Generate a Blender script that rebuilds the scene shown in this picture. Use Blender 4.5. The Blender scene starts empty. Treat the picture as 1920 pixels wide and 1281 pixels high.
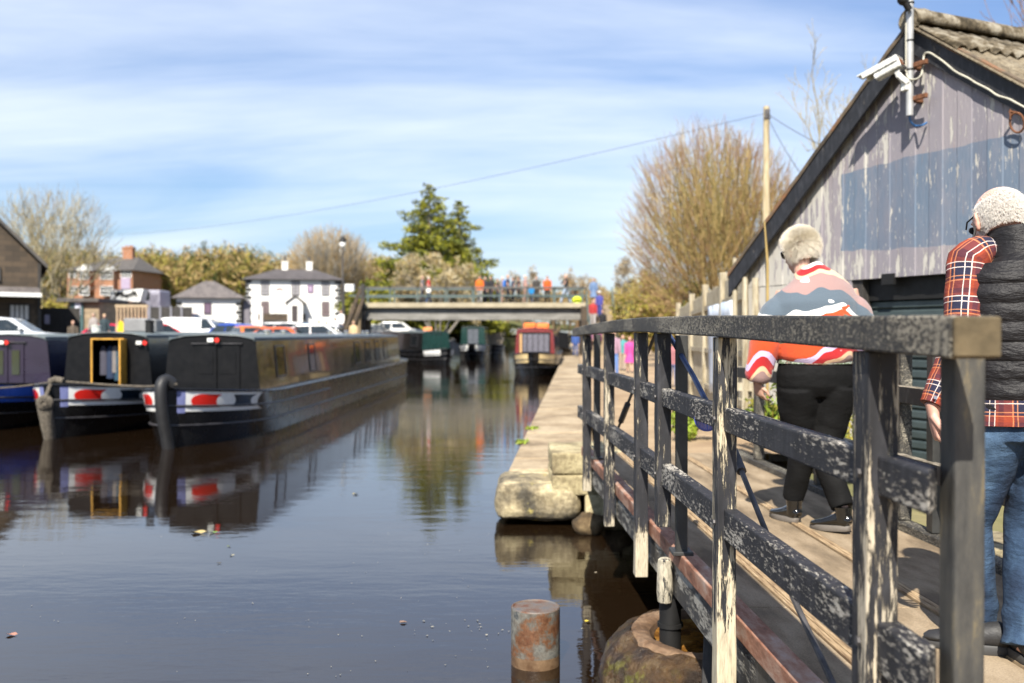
import bpy, bmesh, math, random
import numpy as np
from mathutils import Vector, Matrix, noise as mnoise
R = math.radians
sc = bpy.context.scene
COL = sc.collection
F, HY, HC = 1780.0, 625.0, 1.85          # focal length in photo pixels, horizon row, eye height above the water
def at(px, py, d):                       # a photo pixel at distance d -> a point of the place
    return Vector(((px-960)/F*d, d, HC-(py-HY)/F*d))
def ax(px, d): return (px-960)/F*d
def az(py, d): return HC-(py-HY)/F*d

# ---------------------------------------------------------------- mesh builder
class MB:
    def __init__(s): s.v=[]; s.f=[]; s.m=[]; s.uv={}
    def add(s, vs, fs, mi=0):
        o=len(s.v); s.v += [tuple(p) for p in vs]
        for f in fs: s.f.append([i+o for i in f]); s.m.append(mi)
    def box(s, c, d, rot=None, mi=0):
        x,y,z=[k/2 for k in d]; c=Vector(c)
        P=[Vector(p) for p in ((-x,-y,-z),(x,-y,-z),(x,y,-z),(-x,y,-z),(-x,-y,z),(x,-y,z),(x,y,z),(-x,y,z))]
        if rot is not None: P=[rot@p for p in P]
        s.add([p+c for p in P], [(0,3,2,1),(4,5,6,7),(0,1,5,4),(1,2,6,5),(2,3,7,6),(3,0,4,7)], mi)
    def hexa(s, P, mi=0):                # bottom four counter-clockwise, then the top four
        s.add(P, [(0,3,2,1),(4,5,6,7),(0,1,5,4),(1,2,6,5),(2,3,7,6),(3,0,4,7)], mi)
    def bar(s, a, b, w, h, up=(0,0,1), mi=0):
        a=Vector(a); b=Vector(b); d=(b-a); L=d.length; y=d.normalized(); u=Vector(up)
        x=y.cross(u)
        if x.length<1e-4: x=y.cross(Vector((1,0,0)))
        x.normalize(); z=x.cross(y)
        s.box((a+b)/2,(w,L,h),Matrix((x,y,z)).transposed(),mi)
    def prism(s, pts, ext, mi=0):        # planar polygon pushed along ext
        n=len(pts); e=Vector(ext); P=[Vector(p) for p in pts]; Q=[p+e for p in P]
        s.add(P+Q,[list(range(n))[::-1],list(range(n,2*n))]+[(i,(i+1)%n,n+(i+1)%n,n+i) for i in range(n)],mi)
    def rings(s, rr, cap=True, closed=True, mi=0, uv=None):
        n=len(rr[0]); o=len(s.v); k0=len(s.f)
        for r in rr: s.v += [tuple(p) for p in r]
        for j in range(len(rr)-1):
            for i in range(n if closed else n-1):
                a=o+j*n+i; b=o+j*n+(i+1)%n
                s.f.append([a,b,b+n,a+n]); s.m.append(mi)
                if uv: s.uv[len(s.f)-1]=[(uv(i,j)),(uv(i+1,j)),(uv(i+1,j+1)),(uv(i,j+1))]
        if cap and closed:
            s.f.append([o+i for i in range(n)][::-1]); s.m.append(mi)
            q=o+(len(rr)-1)*n; s.f.append([q+i for i in range(n)]); s.m.append(mi)
    def tube(s, pts, rad, n=8, cap=True, mi=0, flat=1.0):
        P=[Vector(p) for p in pts]; k=len(P)
        if not hasattr(rad,'__len__'): rad=[rad]*k
        t=(P[1]-P[0]).normalized()
        u=Vector((0,0,1)) if abs(t.z)<.9 else Vector((1,0,0))
        x=t.cross(u).normalized(); rr=[]
        for i in range(k):
            t=(P[min(i+1,k-1)]-P[max(i-1,0)])
            t=t.normalized() if t.length>1e-9 else Vector((0,0,1))
            x=(x-t*x.dot(t))
            x=x.normalized() if x.length>1e-6 else t.orthogonal().normalized()
            y=t.cross(x)
            rr.append([P[i]+(x*math.cos(2*math.pi*j/n)+y*math.sin(2*math.pi*j/n)*flat)*rad[i] for j in range(n)])
        s.rings(rr,cap,True,mi)
    def loft(s, secs, n=20, mi=0, uv=None, lat=(1,0,0), cap=True, fn=None):
        # secs: (centre, r_lateral, r_depth); cross-sections at right angles to the path
        C=[Vector(c[0]) for c in secs]; k=len(C); rr=[]; L=Vector(lat)
        for i in range(k):
            t=(C[min(i+1,k-1)]-C[max(i-1,0)]).normalized()
            x=(L-t*L.dot(t)); x=x.normalized() if x.length>1e-5 else t.orthogonal().normalized()
            y=t.cross(x); r=[]
            for j in range(n):
                a=2*math.pi*j/n; q=fn(i,j,a) if fn else 1.0
                r.append(C[i]+x*math.cos(a)*secs[i][1]*q+y*math.sin(a)*secs[i][2]*q)
            rr.append(r)
        s.rings(rr,cap,True,mi,uv)
    def ball(s, c, r, n=12, mi=0, rot=None):
        c=Vector(c); rx,ry,rz=(r,r,r) if not hasattr(r,'__len__') else r; rr=[]
        m=max(4,n//2)
        for j in range(m+1):
            th=math.pi*(j+.02 if j==0 else (j-.02 if j==m else j))/m
            ring=[Vector((rx*math.sin(th)*math.cos(2*math.pi*i/n),ry*math.sin(th)*math.sin(2*math.pi*i/n),-rz*math.cos(th))) for i in range(n)]
            if rot is not None: ring=[rot@p for p in ring]
            rr.append([p+c for p in ring])
        s.rings(rr,True,True,mi)
    def mesh(s, name, mats, smooth=False):
        me=bpy.data.meshes.new(name); me.from_pydata(s.v,[],s.f)
        if not isinstance(mats,(list,tuple)): mats=[mats]
        for q in mats: me.materials.append(q)
        if len(mats)>1: me.polygons.foreach_set('material_index',s.m)
        if smooth: me.polygons.foreach_set('use_smooth',[True]*len(s.f))
        if s.uv:
            ul=me.uv_layers.new(name='UVMap')
            for fi,c in s.uv.items():
                for li,q in zip(me.polygons[fi].loop_indices,c): ul.data[li].uv=q
        me.update(); return me
    def build(s, name, mats, parent=None, smooth=False, bevel=0, seg=1, loc=None, rotz=0):
        o=bpy.data.objects.new(name,s.mesh(name,mats,smooth)); COL.objects.link(o)
        if parent is not None: o.parent=parent
        if loc is not None: o.location=loc
        o.rotation_euler.z=rotz
        if bevel:
            b=o.modifiers.new('Bevel','BEVEL'); b.width=bevel; b.segments=seg; b.limit_method='ANGLE'; b.angle_limit=R(40)
        if smooth and not bevel: autosmooth(o)
        return o
def autosmooth(o, ang=45):
    me=o.data
    bm=bmesh.new(); bm.from_mesh(me)
    for e in bm.edges:
        if len(e.link_faces)==2 and e.calc_face_angle(0)>R(ang): e.smooth=False
    bm.to_mesh(me); bm.free()
def tag(o, label=None, cat=None, group=None, kind=None):
    if label: o['label']=label
    if cat: o['category']=cat
    if group: o['group']=group
    if kind: o['kind']=kind
    return o
def thing(name, label, cat, loc=(0,0,0), rotz=0, group=None):
    o=bpy.data.objects.new(name,None); COL.objects.link(o); o.empty_display_size=.2
    o.location=loc; o.rotation_euler=(0,0,rotz)
    return tag(o,label,cat,group)
def copy_tree(o, parent=None):
    c=o.copy(); COL.objects.link(c)
    if parent is not None: c.parent=parent
    for ch in list(o.children): copy_tree(ch,c)
    return c
def fuse(mb, name, mats, voxel, parent=None, smooth_it=4, fac=.5):
    # grow overlapping shapes into one continuous skin
    me=mb.mesh(name+'_raw',mats); o=bpy.data.objects.new(name,me); COL.objects.link(o)
    m=o.modifiers.new('r','REMESH'); m.mode='VOXEL'; m.voxel_size=voxel; m.use_smooth_shade=True
    if smooth_it:
        q=o.modifiers.new('s','SMOOTH'); q.iterations=smooth_it; q.factor=fac
    dg=bpy.context.evaluated_depsgraph_get(); dg.update()
    nm=bpy.data.meshes.new_from_object(o.evaluated_get(dg)); nm.name=name
    o.modifiers.clear(); o.data=nm; bpy.data.meshes.remove(me)
    nm.polygons.foreach_set('use_smooth',[True]*len(nm.polygons))
    if not len(nm.materials):
        for q in (mats if isinstance(mats,(list,tuple)) else [mats]): nm.materials.append(q)
    if parent is not None: o.parent=parent
    return o

# ---------------------------------------------------------------- materials
class NT:
    def __init__(s, name):
        s.mat=bpy.data.materials.new(name); s.mat.use_nodes=True; s.t=s.mat.node_tree
        s.b=s.t.nodes['Principled BSDF']; s._o=None
    def n(s, typ, ins=None, **kw):
        q=s.t.nodes.new('ShaderNode'+typ)
        for k,v in kw.items(): setattr(q,k,v)
        for k,v in (ins or {}).items(): s.put(q.inputs[k],v)
        return q
    def put(s, sock, v):
        if hasattr(v,'is_output'): s.t.links.new(v,sock)
        elif hasattr(v,'outputs'): s.t.links.new(v.outputs[0],sock)
        else:
            if hasattr(sock.default_value,'__len__') and hasattr(v,'__len__') and len(sock.default_value)==4 and len(v)==3: v=(*v,1)
            sock.default_value=v
    def obj(s):
        if s._o is None: s._o=s.n('TexCoord').outputs['Object']
        return s._o
    def noise(s, scale, stretch=(1,1,1), detail=6, rough=.6, off=0, co=None):
        m=s.n('Mapping',{'Vector':co or s.obj(),'Scale':stretch,'Location':(off,off*1.7,off*.3)})
        return s.n('TexNoise',{'Vector':m,'Scale':scale,'Detail':detail,'Roughness':rough}).outputs['Fac']
    def math(s, op, a, b=0, c=0, clamp=False):
        q=s.n('Math',operation=op,use_clamp=clamp); s.put(q.inputs[0],a); s.put(q.inputs[1],b); s.put(q.inputs[2],c); return q.outputs[0]
    def ramp(s, fac, stops, mode='LINEAR'):
        q=s.n('ValToRGB',{'Fac':fac}); q.color_ramp.interpolation=mode; e=q.color_ramp.elements
        while len(e)<len(stops): e.new(.5)
        for el,(p,c) in zip(e,stops):
            el.position=p; el.color=(*c,1) if hasattr(c,'__len__') else (c,c,c,1)
        return q.outputs[0]
    def mix(s, f, a, b, mode='MIX'):
        q=s.n('Mix',data_type='RGBA',blend_type=mode); s.put(q.inputs[0],f); s.put(q.inputs[6],a); s.put(q.inputs[7],b); return q.outputs[2]
    def bump(s, h, dist, strength=1.0):
        q=s.n('Bump',{'Height':h,'Distance':dist,'Strength':strength}); s.put(s.b.inputs['Normal'],q); return q
    def set(s, **kw):
        for k,v in kw.items(): s.put(s.b.inputs[k.replace('_',' ')],v)
        return s.mat
def flat(name, col, rough=.6, metal=0, coat=0, var=.18, scale=6, bump=0, bscale=60, spec=.5, stretch=(1,1,1)):
    t=NT(name); nz=t.noise(scale,stretch,5)
    c1=tuple(x*(1-var) for x in col); c2=tuple(min(1,x*(1+var)) for x in col)
    t.set(Base_Color=t.ramp(nz,[(.3,c1),(.7,c2)]),Metallic=metal,Coat_Weight=coat,Specular_IOR_Level=spec)
    t.set(Roughness=t.ramp(t.noise(scale*2.3,stretch,4),[(.3,max(0,rough-.08)),(.7,min(1,rough+.08))]))
    if bump: t.bump(t.noise(bscale,stretch,5),bump)
    return t.mat
def patchy(name, stops, scale=4, stretch=(1,1,1), rough=.85, bump=.004, bscale=40, detail=8, metal=0, rstops=None, fine=None):
    stops=[(.5+(p-.5)*.62,c) for p,c in stops]
    t=NT(name); nz=t.noise(scale,stretch,detail,.65); c=t.ramp(nz,stops)
    if fine: c=t.mix(fine[1],c,t.ramp(t.noise(fine[0],(1,1,1),4,.7,3),[(.35,(.25,.25,.25)),(.65,(1,1,1))]),'MULTIPLY')
    t.set(Base_Color=c,Roughness=rough if rstops is None else t.ramp(nz,rstops),Metallic=metal)
    if bump: t.bump(t.noise(bscale,stretch,6),bump)
    return t.mat
def peel(name, paint, under, th=.55, soft=.03, scale=1.0, stretch=(38,38,5), big=(2.2,2.2,1.2), bigw=.55, zlow=None, edge=.35, rough=.62):
    # weathered paint that has come off the wood in flakes along the grain
    t=NT(name)
    a=t.noise(scale,stretch,10,.74); b=t.noise(1.0,big,3,.5,5)
    f=t.math('ADD',a,t.math('MULTIPLY',t.math('SUBTRACT',b,.5),bigw))
    if zlow:
        z=t.n('SeparateXYZ',{0:t.obj()}).outputs[2]
        f=t.math('ADD',f,t.math('MULTIPLY',t.math('SUBTRACT',zlow[0],z,clamp=True),zlow[1]))
    k=t.ramp(f,[(th,0.),(th+soft,1.)])
    p=t.ramp(t.noise(3,(9,9,3),6,.6,9),[(.3,tuple(x*.6 for x in paint)),(.5,paint),(.75,tuple(min(1,x*1.9+.012) for x in paint))])
    u=t.ramp(t.noise(2,tuple(x*1.4 for x in stretch),6,.6,2),[(.25,tuple(x*.42 for x in under)),(.5,under),(.75,tuple(min(1,x*1.3) for x in under))])
    t.set(Base_Color=t.mix(k,p,u),Roughness=t.ramp(k,[(0,rough),(1,.9)]))
    h=t.math('ADD',t.math('MULTIPLY',k,-1.),t.math('MULTIPLY',a,.6))
    t.bump(h,.0035); return t.mat

BLACKP=(.017,.017,.020)
m_post=peel('peeling_black_post_paint',BLACKP,(.50,.43,.30),.475,.035,1.0,(42,42,4.5),(6,6,1.3),.62,zlow=(.82,1.4))
m_post2=peel('flaked_black_post_paint',BLACKP,(.44,.385,.285),.55,.045,1.0,(60,60,7),(6,6,1.5),.5,zlow=(.62,1.2))
m_post3=peel('pair_post_paint',BLACKP,(.46,.40,.29),.56,.04,1.0,(60,60,6),(9,9,1.3),.5,zlow=(.80,1.5))
m_postA=peel('worn_near_post_paint',BLACKP,(.46,.40,.30),.50,.04,1.0,(60,60,6),(9,9,1.3),.65)
m_rail=peel('flaked_black_rail_paint',BLACKP,(.41,.38,.325),.54,.045,1.0,(85,24,85),(7,2.2,9),.5)
m_toprail=peel('lichen_speckled_rail_paint',(.040,.037,.032),(.28,.255,.20),.50,.07,1.0,(120,55,120),(9,1.8,9),.42)
m_raildark=peel('dark_rail_paint',(.015,.014,.014),(.12,.10,.07),.66,.06,1.0,(50,18,50),(5,2,5),.4)
m_railtopwood=patchy('bare_grey_wood',[(.3,(.10,.085,.062)),(.5,(.24,.21,.16)),(.7,(.36,.32,.25))],3,(16,2,16),.9,.003,30)
m_endgrain=patchy('brown_end_grain',[(.3,(.060,.045,.022)),(.7,(.14,.105,.056))],7,(1,1,1),.85,.002,60)
m_fascia=peel('flaked_fascia_paint',(.035,.034,.033),(.30,.285,.245),.50,.06,1.0,(26,7,30),(4,1.5,5),.6)
m_block=peel('white_worn_block',(.03,.03,.03),(.42,.38,.29),.40,.05,1.0,(30,30,10),(9,9,5),.7)
m_steel=flat('painted_dark_steel',(.030,.030,.028),.5,0,0,.45,9,.0012,40)
m_endpost=patchy('worn_dark_post_paint',[(.28,(.030,.030,.029)),(.5,(.050,.049,.045)),(.66,(.068,.064,.054)),(.80,(.14,.115,.07))],3.2,(9,9,2.2),.55,.0012,50)
m_rodblue=flat('dark_blue_rod_paint',(.03,.05,.12),.4,.2,0,.5,14)
m_rod=flat('grey_iron_rod',(.09,.085,.085),.5,.4,0,.5,14)
m_rustplate=patchy('rust_red_plate',[(.25,(.10,.045,.028)),(.45,(.25,.11,.065)),(.6,(.33,.20,.14)),(.8,(.40,.32,.27))],4,(3,1,3),.75,.0015,60,8)
m_black=flat('matt_black_iron',(.012,.012,.012),.6,.3)
def deck_mat():
    t=NT('gritty_deck_board'); n1=t.noise(3,(2,.6,1),6); n2=t.noise(160,(1,1,1),3)
    c=t.ramp(n1,[(.36,(.17,.125,.077)),(.5,(.28,.21,.13)),(.64,(.38,.295,.195))])
    c=t.mix(.55,c,t.ramp(n2,[(.35,(.45,.45,.45)),(.65,(1,1,1))]),'MULTIPLY')
    t.set(Base_Color=c,Roughness=.92); t.bump(n2,.0016); return t.mat
m_deck=deck_mat()
m_batten=patchy('worn_pale_batten',[(.3,(.20,.13,.07)),(.6,(.42,.30,.17)),(.8,(.5,.40,.26))],3,(30,2,10),.85,.002,50)

def stone_mat(name, a, b, c, scale=2.2, moss=None, spots=.5):
    t=NT(name); n1=t.noise(scale,(1,1,1),9,.62); n2=t.noise(scale*9,(1,1,1),6,.7,4)
    col=t.ramp(n1,[(.385,a),(.5,b),(.60,c)])
    col=t.mix(spots,col,t.ramp(n2,[(.40,(.35,.32,.28)),(.56,(1,1,1))]),'MULTIPLY')
    if moss:
        k=t.ramp(t.noise(scale*1.6,(1,1,1),7,.7,11),[(moss[1],0.),(moss[1]+.07,1.)])
        col=t.mix(k,col,moss[0])
    t.set(Base_Color=col,Roughness=.9); t.bump(t.math('ADD',n2,t.math('MULTIPLY',n1,2)),.012); return t.mat
m_quaystone=stone_mat('yellow_lichen_sandstone',(.085,.075,.055),(.30,.25,.155),(.58,.50,.31),2.6,((.40,.33,.10),.60),.6)
m_coping=stone_mat('worn_sandstone_coping',(.22,.165,.10),(.345,.265,.165),(.42,.335,.22),1.2,None,.35)
m_masonry=stone_mat('pale_abutment_sandstone',(.20,.16,.09),(.38,.32,.18),(.52,.45,.27),3.,((.28,.25,.08),.62),.5)
m_wetstone=stone_mat('wet_brown_stone',(.035,.024,.012),(.10,.065,.03),(.17,.12,.06),3.5,((.20,.21,.04),.64),.5)
def pier_mat():
    t=NT('algae_stained_pier_stone'); n1=t.noise(3.2,(1,1,1),9,.65); n2=t.noise(22,(1,1,1),6,.7,4)
    col=t.ramp(n1,[(.36,(.010,.006,.003)),(.46,(.030,.016,.006)),(.55,(.075,.040,.013)),(.64,(.14,.095,.045))])
    k=t.ramp(t.noise(7,(1,1,1),8,.75,11),[(.52,0.),(.58,1.)])
    z=t.n('SeparateXYZ',{0:t.obj()}).outputs[2]
    k=t.math('MULTIPLY',k,t.ramp(z,[(.17,1.),(.24,0.)]))
    col=t.mix(k,col,(.12,.11,.015))
    col=t.mix(.5,col,t.ramp(n2,[(.40,(.35,.32,.28)),(.56,(1,1,1))]),'MULTIPLY')
    t.set(Base_Color=col,Roughness=.28); t.bump(t.math('ADD',n2,t.math('MULTIPLY',n1,2)),.03); return t.mat
m_pier=pier_mat()
m_pierring=stone_mat('rubbed_pale_ring_stone',(.085,.045,.02),(.17,.10,.055),(.25,.165,.10),4,None,.4)
def path_mat():
    t=NT('sandy_gravel_towpath'); n1=t.noise(.8,(1,1,1),6); n2=t.noise(45,(1,1,1),5,.7)
    c=t.ramp(n1,[(.38,(.31,.215,.125)),(.62,(.47,.345,.21))])
    c=t.mix(.5,c,t.ramp(n2,[(.35,(.5,.48,.45)),(.65,(1,1,1))]),'MULTIPLY')
    t.set(Base_Color=c,Roughness=.95); t.bump(n2,.01); return t.mat
m_path=path_mat()
m_ground=patchy('grassy_rough_ground',[(.3,(.06,.065,.02)),(.5,(.13,.13,.045)),(.7,(.22,.19,.09))],.35,(1,1,1),.95,.05,4,8)
m_tarmac=patchy('car_park_tarmac',[(.3,(.06,.058,.055)),(.7,(.11,.105,.10))],.6,(1,1,1),.92,.01,40)
m_hill=patchy('hillside_grass',[(.3,(.055,.062,.018)),(.55,(.11,.115,.03)),(.75,(.18,.16,.06))],.05,(1,1,1),.95,.2,.5)
def water_mat():
    t=NT('brown_canal_water')
    n1=t.noise(1.0,(1.1,3.4,1),4,.5); n2=t.noise(1.0,(5,13,1),4,.55,7); n3=t.noise(1.0,(.16,.34,1),3,.5,3)
    amp=t.ramp(n3,[(.35,.25),(.7,1.)])
    h=t.math('ADD',t.math('MULTIPLY',n1,.55),t.math('MULTIPLY',n2,.16))
    h=t.math('MULTIPLY',h,amp)
    t.set(Base_Color=(.011,.0062,.0030),Roughness=.012,IOR=1.80,Specular_IOR_Level=.5)
    t.bump(h,.012,1.0); return t.mat
m_water=water_mat()
def glass(name,col=(.012,.014,.016),rough=.04): return flat(name,col,rough,0,0,.2,3,0,60,.7)
m_glass=glass('dark_window_glass'); m_carglass=glass('car_window_glass',(.015,.022,.025))
m_white=flat('white_paint',(.78,.78,.75),.5,0,0,.05,2)
m_render_white=flat('white_render',(.80,.79,.75),.85,0,0,.05,1.2,.002,30)
m_slate=patchy('grey_slate_roof',[(.3,(.085,.075,.072)),(.7,(.16,.14,.13))],1.2,(4,1,3),.75,.01,14)
m_darkslate=patchy('dark_slate_roof',[(.3,(.06,.055,.05)),(.7,(.11,.10,.09))],1.2,(4,1,3),.8,.01,14)
def brick_mat(name,a,b,mortar,scale=1.0,bw=.22,rh=.075):
    t=NT(name)
    s=t.n('SeparateXYZ',{0:t.obj()}); u=t.math('ADD',s.outputs[0],s.outputs[1])
    co=t.n('CombineXYZ',{0:u,1:s.outputs[2],2:0})
    q=t.n('TexBrick',{'Vector':co,'Color1':a,'Color2':b,'Mortar':mortar,'Scale':scale,'Mortar Size':.008,'Brick Width':bw,'Row Height':rh,'Bias':0.})
    c=t.mix(.5,q.outputs[0],t.ramp(t.noise(2,(1,1,1),6),[(.3,(.6,.6,.6)),(.7,(1,1,1))]),'MULTIPLY')
    t.set(Base_Color=c,Roughness=.9); t.bump(q.outputs[1],.006,-1); return t.mat
m_brick=brick_mat('orange_brick',(.40,.15,.055),(.31,.105,.04),(.35,.30,.24))
m_rubble=brick_mat('brown_rubble_stone',(.105,.075,.048),(.055,.042,.03),(.04,.034,.027),1,.55,.22)
m_stonewall=brick_mat('buff_coursed_stone',(.34,.26,.165),(.24,.19,.12),(.28,.23,.16),1,.5,.2)
m_concrete=patchy('weathered_concrete',[(.3,(.15,.145,.13)),(.7,(.25,.24,.22))],.8,(1,1,3),.9,.004,20)
m_deckedge=patchy('pale_bridge_edge',[(.3,(.29,.25,.17)),(.7,(.40,.345,.24))],1,(1,1,1),.85,.003,20)
m_greenrail=flat('green_grey_rail_paint',(.075,.105,.10),.5)
m_darkwood=patchy('dark_stained_fence_wood',[(.3,(.020,.019,.018)),(.7,(.05,.045,.04))],2,(12,12,2),.8,.004,30)
m_fencewood=patchy('weathered_fence_boards',[(.3,(.23,.19,.12)),(.5,(.38,.33,.23)),(.72,(.5,.45,.34))],2.5,(9,9,1.2),.9,.003,40)
m_polewood=patchy('pale_pole_wood',[(.3,(.33,.27,.16)),(.7,(.5,.42,.27))],2,(8,8,1),.85,.003,40)
# trees
m_bark=patchy('grey_olive_bark',[(.3,(.20,.17,.09)),(.7,(.40,.35,.22))],4,(4,4,1),.9,.01,20)
m_willow=patchy('yellow_willow_bark',[(.3,(.26,.19,.065)),(.7,(.48,.36,.15))],3,(3,3,1),.85,.008,20)
m_twig=flat('brown_twigs',(.19,.135,.075),.85); m_twig_ol=flat('olive_twigs',(.20,.165,.05),.85)
m_twig_gr=flat('grey_twigs',(.20,.18,.15),.85); m_twig_red=flat('red_brown_twigs',(.20,.115,.06),.85)
def leaf(name,a,b):
    t=NT(name); t.set(Base_Color=t.ramp(t.noise(1.5,(1,1,1),4,.6),[(.35,a),(.65,b)]),Roughness=.65,Specular_IOR_Level=.3)
    t.set(Subsurface_Weight=0.0); return t.mat
m_conif=leaf('yellow_green_needles',(.125,.14,.013),(.29,.275,.024)); m_conif2=leaf('deep_green_needles',(.04,.06,.011),(.10,.12,.018))
m_blossom=leaf('cream_blossom',(.33,.27,.155),(.50,.43,.28))
m_olive=leaf('olive_spring_leaf',(.19,.165,.025),(.33,.285,.05)); m_tan=leaf('tan_bud_twigs',(.27,.19,.07),(.42,.31,.12))
m_brownw=leaf('brown_bare_wood',(.23,.155,.065),(.36,.25,.11)); m_greyw=leaf('grey_bare_wood',(.26,.215,.14),(.38,.32,.22))
m_green=leaf('fresh_green_leaf',(.13,.20,.02),(.28,.36,.035)); m_dgreen=leaf('dark_ivy_leaf',(.02,.035,.008),(.06,.085,.016))
m_grass=leaf('short_grass',(.12,.16,.025),(.26,.29,.05))
# ---------------------------------------------------------------- camera, sky, sun
cam=bpy.data.cameras.new('camera'); camo=bpy.data.objects.new('camera',cam); COL.objects.link(camo)
camo.location=(0,0,HC); camo.rotation_euler=(R(90-.5),0,0)
cam.sensor_width=36; cam.lens=F/1920*36; cam.clip_start=.05; cam.clip_end=6000
cam.dof.use_dof=True; cam.dof.focus_distance=3.6; cam.dof.aperture_fstop=2.5
sc.camera=camo
SUN=Vector((-.24,-.971,0)); EL=R(45)
W=bpy.data.worlds.new('World'); sc.world=W; W.use_nodes=True
wt=W.node_tree; bg=wt.nodes['Background']
def wn(typ,ins=None,**kw):
    q=wt.nodes.new('ShaderNode'+typ)
    for k,v in kw.items(): setattr(q,k,v)
    for k,v in (ins or {}).items():
        if hasattr(v,'is_output'): wt.links.new(v,q.inputs[k])
        elif hasattr(v,'outputs'): wt.links.new(v.outputs[0],q.inputs[k])
        else: q.inputs[k].default_value=v
    return q
sky=wn('TexSky',sky_type='NISHITA',sun_disc=False,sun_elevation=EL,sun_rotation=math.atan2(SUN.x,SUN.y),altitude=50,air_density=1.0,dust_density=.25,ozone_density=2.0)
CLOC=(6.9,.5,0)
tc=wn('TexCoord'); sp=wn('SeparateXYZ',{0:tc.outputs['Generated']})
zz=wn('Math',{0:sp.outputs[2],1:.14},operation='ADD'); zz=wn('Math',{0:zz,1:.05},operation='MAXIMUM')
u=wn('Math',{0:sp.outputs[0],1:zz},operation='DIVIDE'); v=wn('Math',{0:sp.outputs[1],1:zz},operation='DIVIDE')
co=wn('CombineXYZ',{0:u,1:v})
# high thin cloud on a flat layer above the place: broad soft veils with faint finer combing
def cl(rot,sc_,loc,scale,det,ro,dis):
    m=wn('Mapping',{'Vector':co,'Rotation':(0,0,R(rot)),'Scale':sc_,'Location':loc})
    return wn('TexNoise',{'Vector':m,'Scale':scale,'Detail':det,'Roughness':ro,'Distortion':dis})
n1=cl(28,(.34,.62,1),CLOC,1.0,6,.52,.7); n2=cl(18,(.55,2.3,1),(4.,2.,0),1.2,6,.58,.6); n3=cl(0,(.16,.20,1),(.7,1.15,0),1.0,2,.5,0)
a1=wn('Math',{0:n1,1:.60},operation='MULTIPLY'); a2=wn('Math',{0:n2,1:.24,2:a1},operation='MULTIPLY_ADD'); a3=wn('Math',{0:n3,1:.55,2:a2},operation='MULTIPLY_ADD')
rp=wn('ValToRGB',{'Fac':a3}); e=rp.color_ramp.elements; rp.color_ramp.interpolation='EASE'
e[0].position=.46; e[0].color=(0,0,0,1); e[1].position=.88; e[1].color=(1,1,1,1)
hi=wn('MapRange',{0:sp.outputs[2],1:.33,2:.65,3:.76,4:.40},interpolation_type='SMOOTHSTEP')
cf=wn('Math',{0:rp.outputs[0],1:hi},operation='MULTIPLY')
mx=wn('Mix',data_type='RGBA'); wt.links.new(cf.outputs[0],mx.inputs[0])
tint=wn('Mix',data_type='RGBA',blend_type='MULTIPLY'); tint.inputs[0].default_value=1
el=wn('ValToRGB',{'Fac':sp.outputs[2]}); e=el.color_ramp.elements; e[0].position=0.; e[0].color=(.48,.54,.68,1); e[1].position=.46; e[1].color=(.80,.97,1.25,1)
e=el.color_ramp.elements.new(.13); e.color=(.75,.81,.91,1)
wt.links.new(sky.outputs[0],tint.inputs[6]); wt.links.new(el.outputs[0],tint.inputs[7])
wt.links.new(tint.outputs[2],mx.inputs[6]); mx.inputs[7].default_value=(7.8,8.4,9.2,1)
wt.links.new(mx.outputs[2],bg.inputs[0]); bg.inputs[1].default_value=.075
sun=bpy.data.lights.new('sun','SUN'); sun.energy=5.0; sun.angle=R(.53); sun.color=(1,.93,.82)
suno=bpy.data.objects.new('sun',sun); COL.objects.link(suno)
tosun=Vector((SUN.x*math.cos(EL),SUN.y*math.cos(EL),math.sin(EL)))
suno.rotation_euler=tosun.to_track_quat('Z','Y').to_euler(); suno.location=(-20,-60,60)
sc.view_settings.view_transform='Standard'; sc.view_settings.look='None'; sc.view_settings.exposure=0.95; sc.view_settings.gamma=1
sc.cycles.use_denoising=True; sc.cycles.max_bounces=6; sc.cycles.transparent_max_bounces=6
sc.cycles.caustics_reflective=False; sc.cycles.caustics_refractive=False; sc.cycles.sample_clamp_indirect=6

# ---------------------------------------------------------------- ground, water, banks
def sheet(name, pts, z, mat, depth=None):
    b=MB()
    if depth is None: b.add([(x,y,z) for x,y in pts],[list(range(len(pts)))])
    else: b.prism([(x,y,z-depth) for x,y in pts],(0,0,depth))
    return tag(b.build(name,mat),kind='structure')
QE=lambda y: -.10+.066*(y-9)              # water's edge of the right-hand quay
sheet('canal_bed',[(-900,-300),(900,-300),(900,3000),(-900,3000)],-1.6,m_ground)
sheet('water',[(-70,-14),(60,-14),(60,190),(-70,190)],0,m_water)
sheet('car_park_ground',[(-300,24),(-16.5,24),(-16.5,40.5),(-9.6,41.5),(-9.4,64),(-7.0,110),(-5,168),(-300,168)],.95,m_tarmac,2.4)
sheet('far_ground',[(-900,168),(900,168),(900,2600),(-900,2600)],.95,m_ground,2.4)
ys=[9.9,12,15,20,28,40,60,90,130,168]
def zpath(y): return .70 if y<9.5 else (.46 if y>15 else .70-.24*(y-9.5)/5.5)
b=MB(); P=[]; Fc=[]
for y in [8.95]+ys: P += [(QE(y)+.95,y,zpath(y)),(QE(y)+3.2,y,zpath(y)+.02),(200,y,zpath(y)+.04)]
for i in range(len(ys)):
    for k in range(2): Fc.append((3*i+k,3*i+k+1,3*i+k+4,3*i+k+3))
b.add(P,Fc); tag(b.build('towpath',m_path),kind='structure')
# rough bank beside the shed
b=MB(); b.prism([(2.72,1.0,-1.2),(60,1.0,-1.2),(60,8.95,-1.2),(2.40,8.95,-1.2)],(0,0,1.72)); tag(b.build('bank_ground',m_ground),kind='structure')
sheet('near_quay',[(-4,-9),(30,-9),(30,1.0),(2.6,1.0),(2.6,1.3),(-4,1.3)],.70,m_path,2.2)
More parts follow.
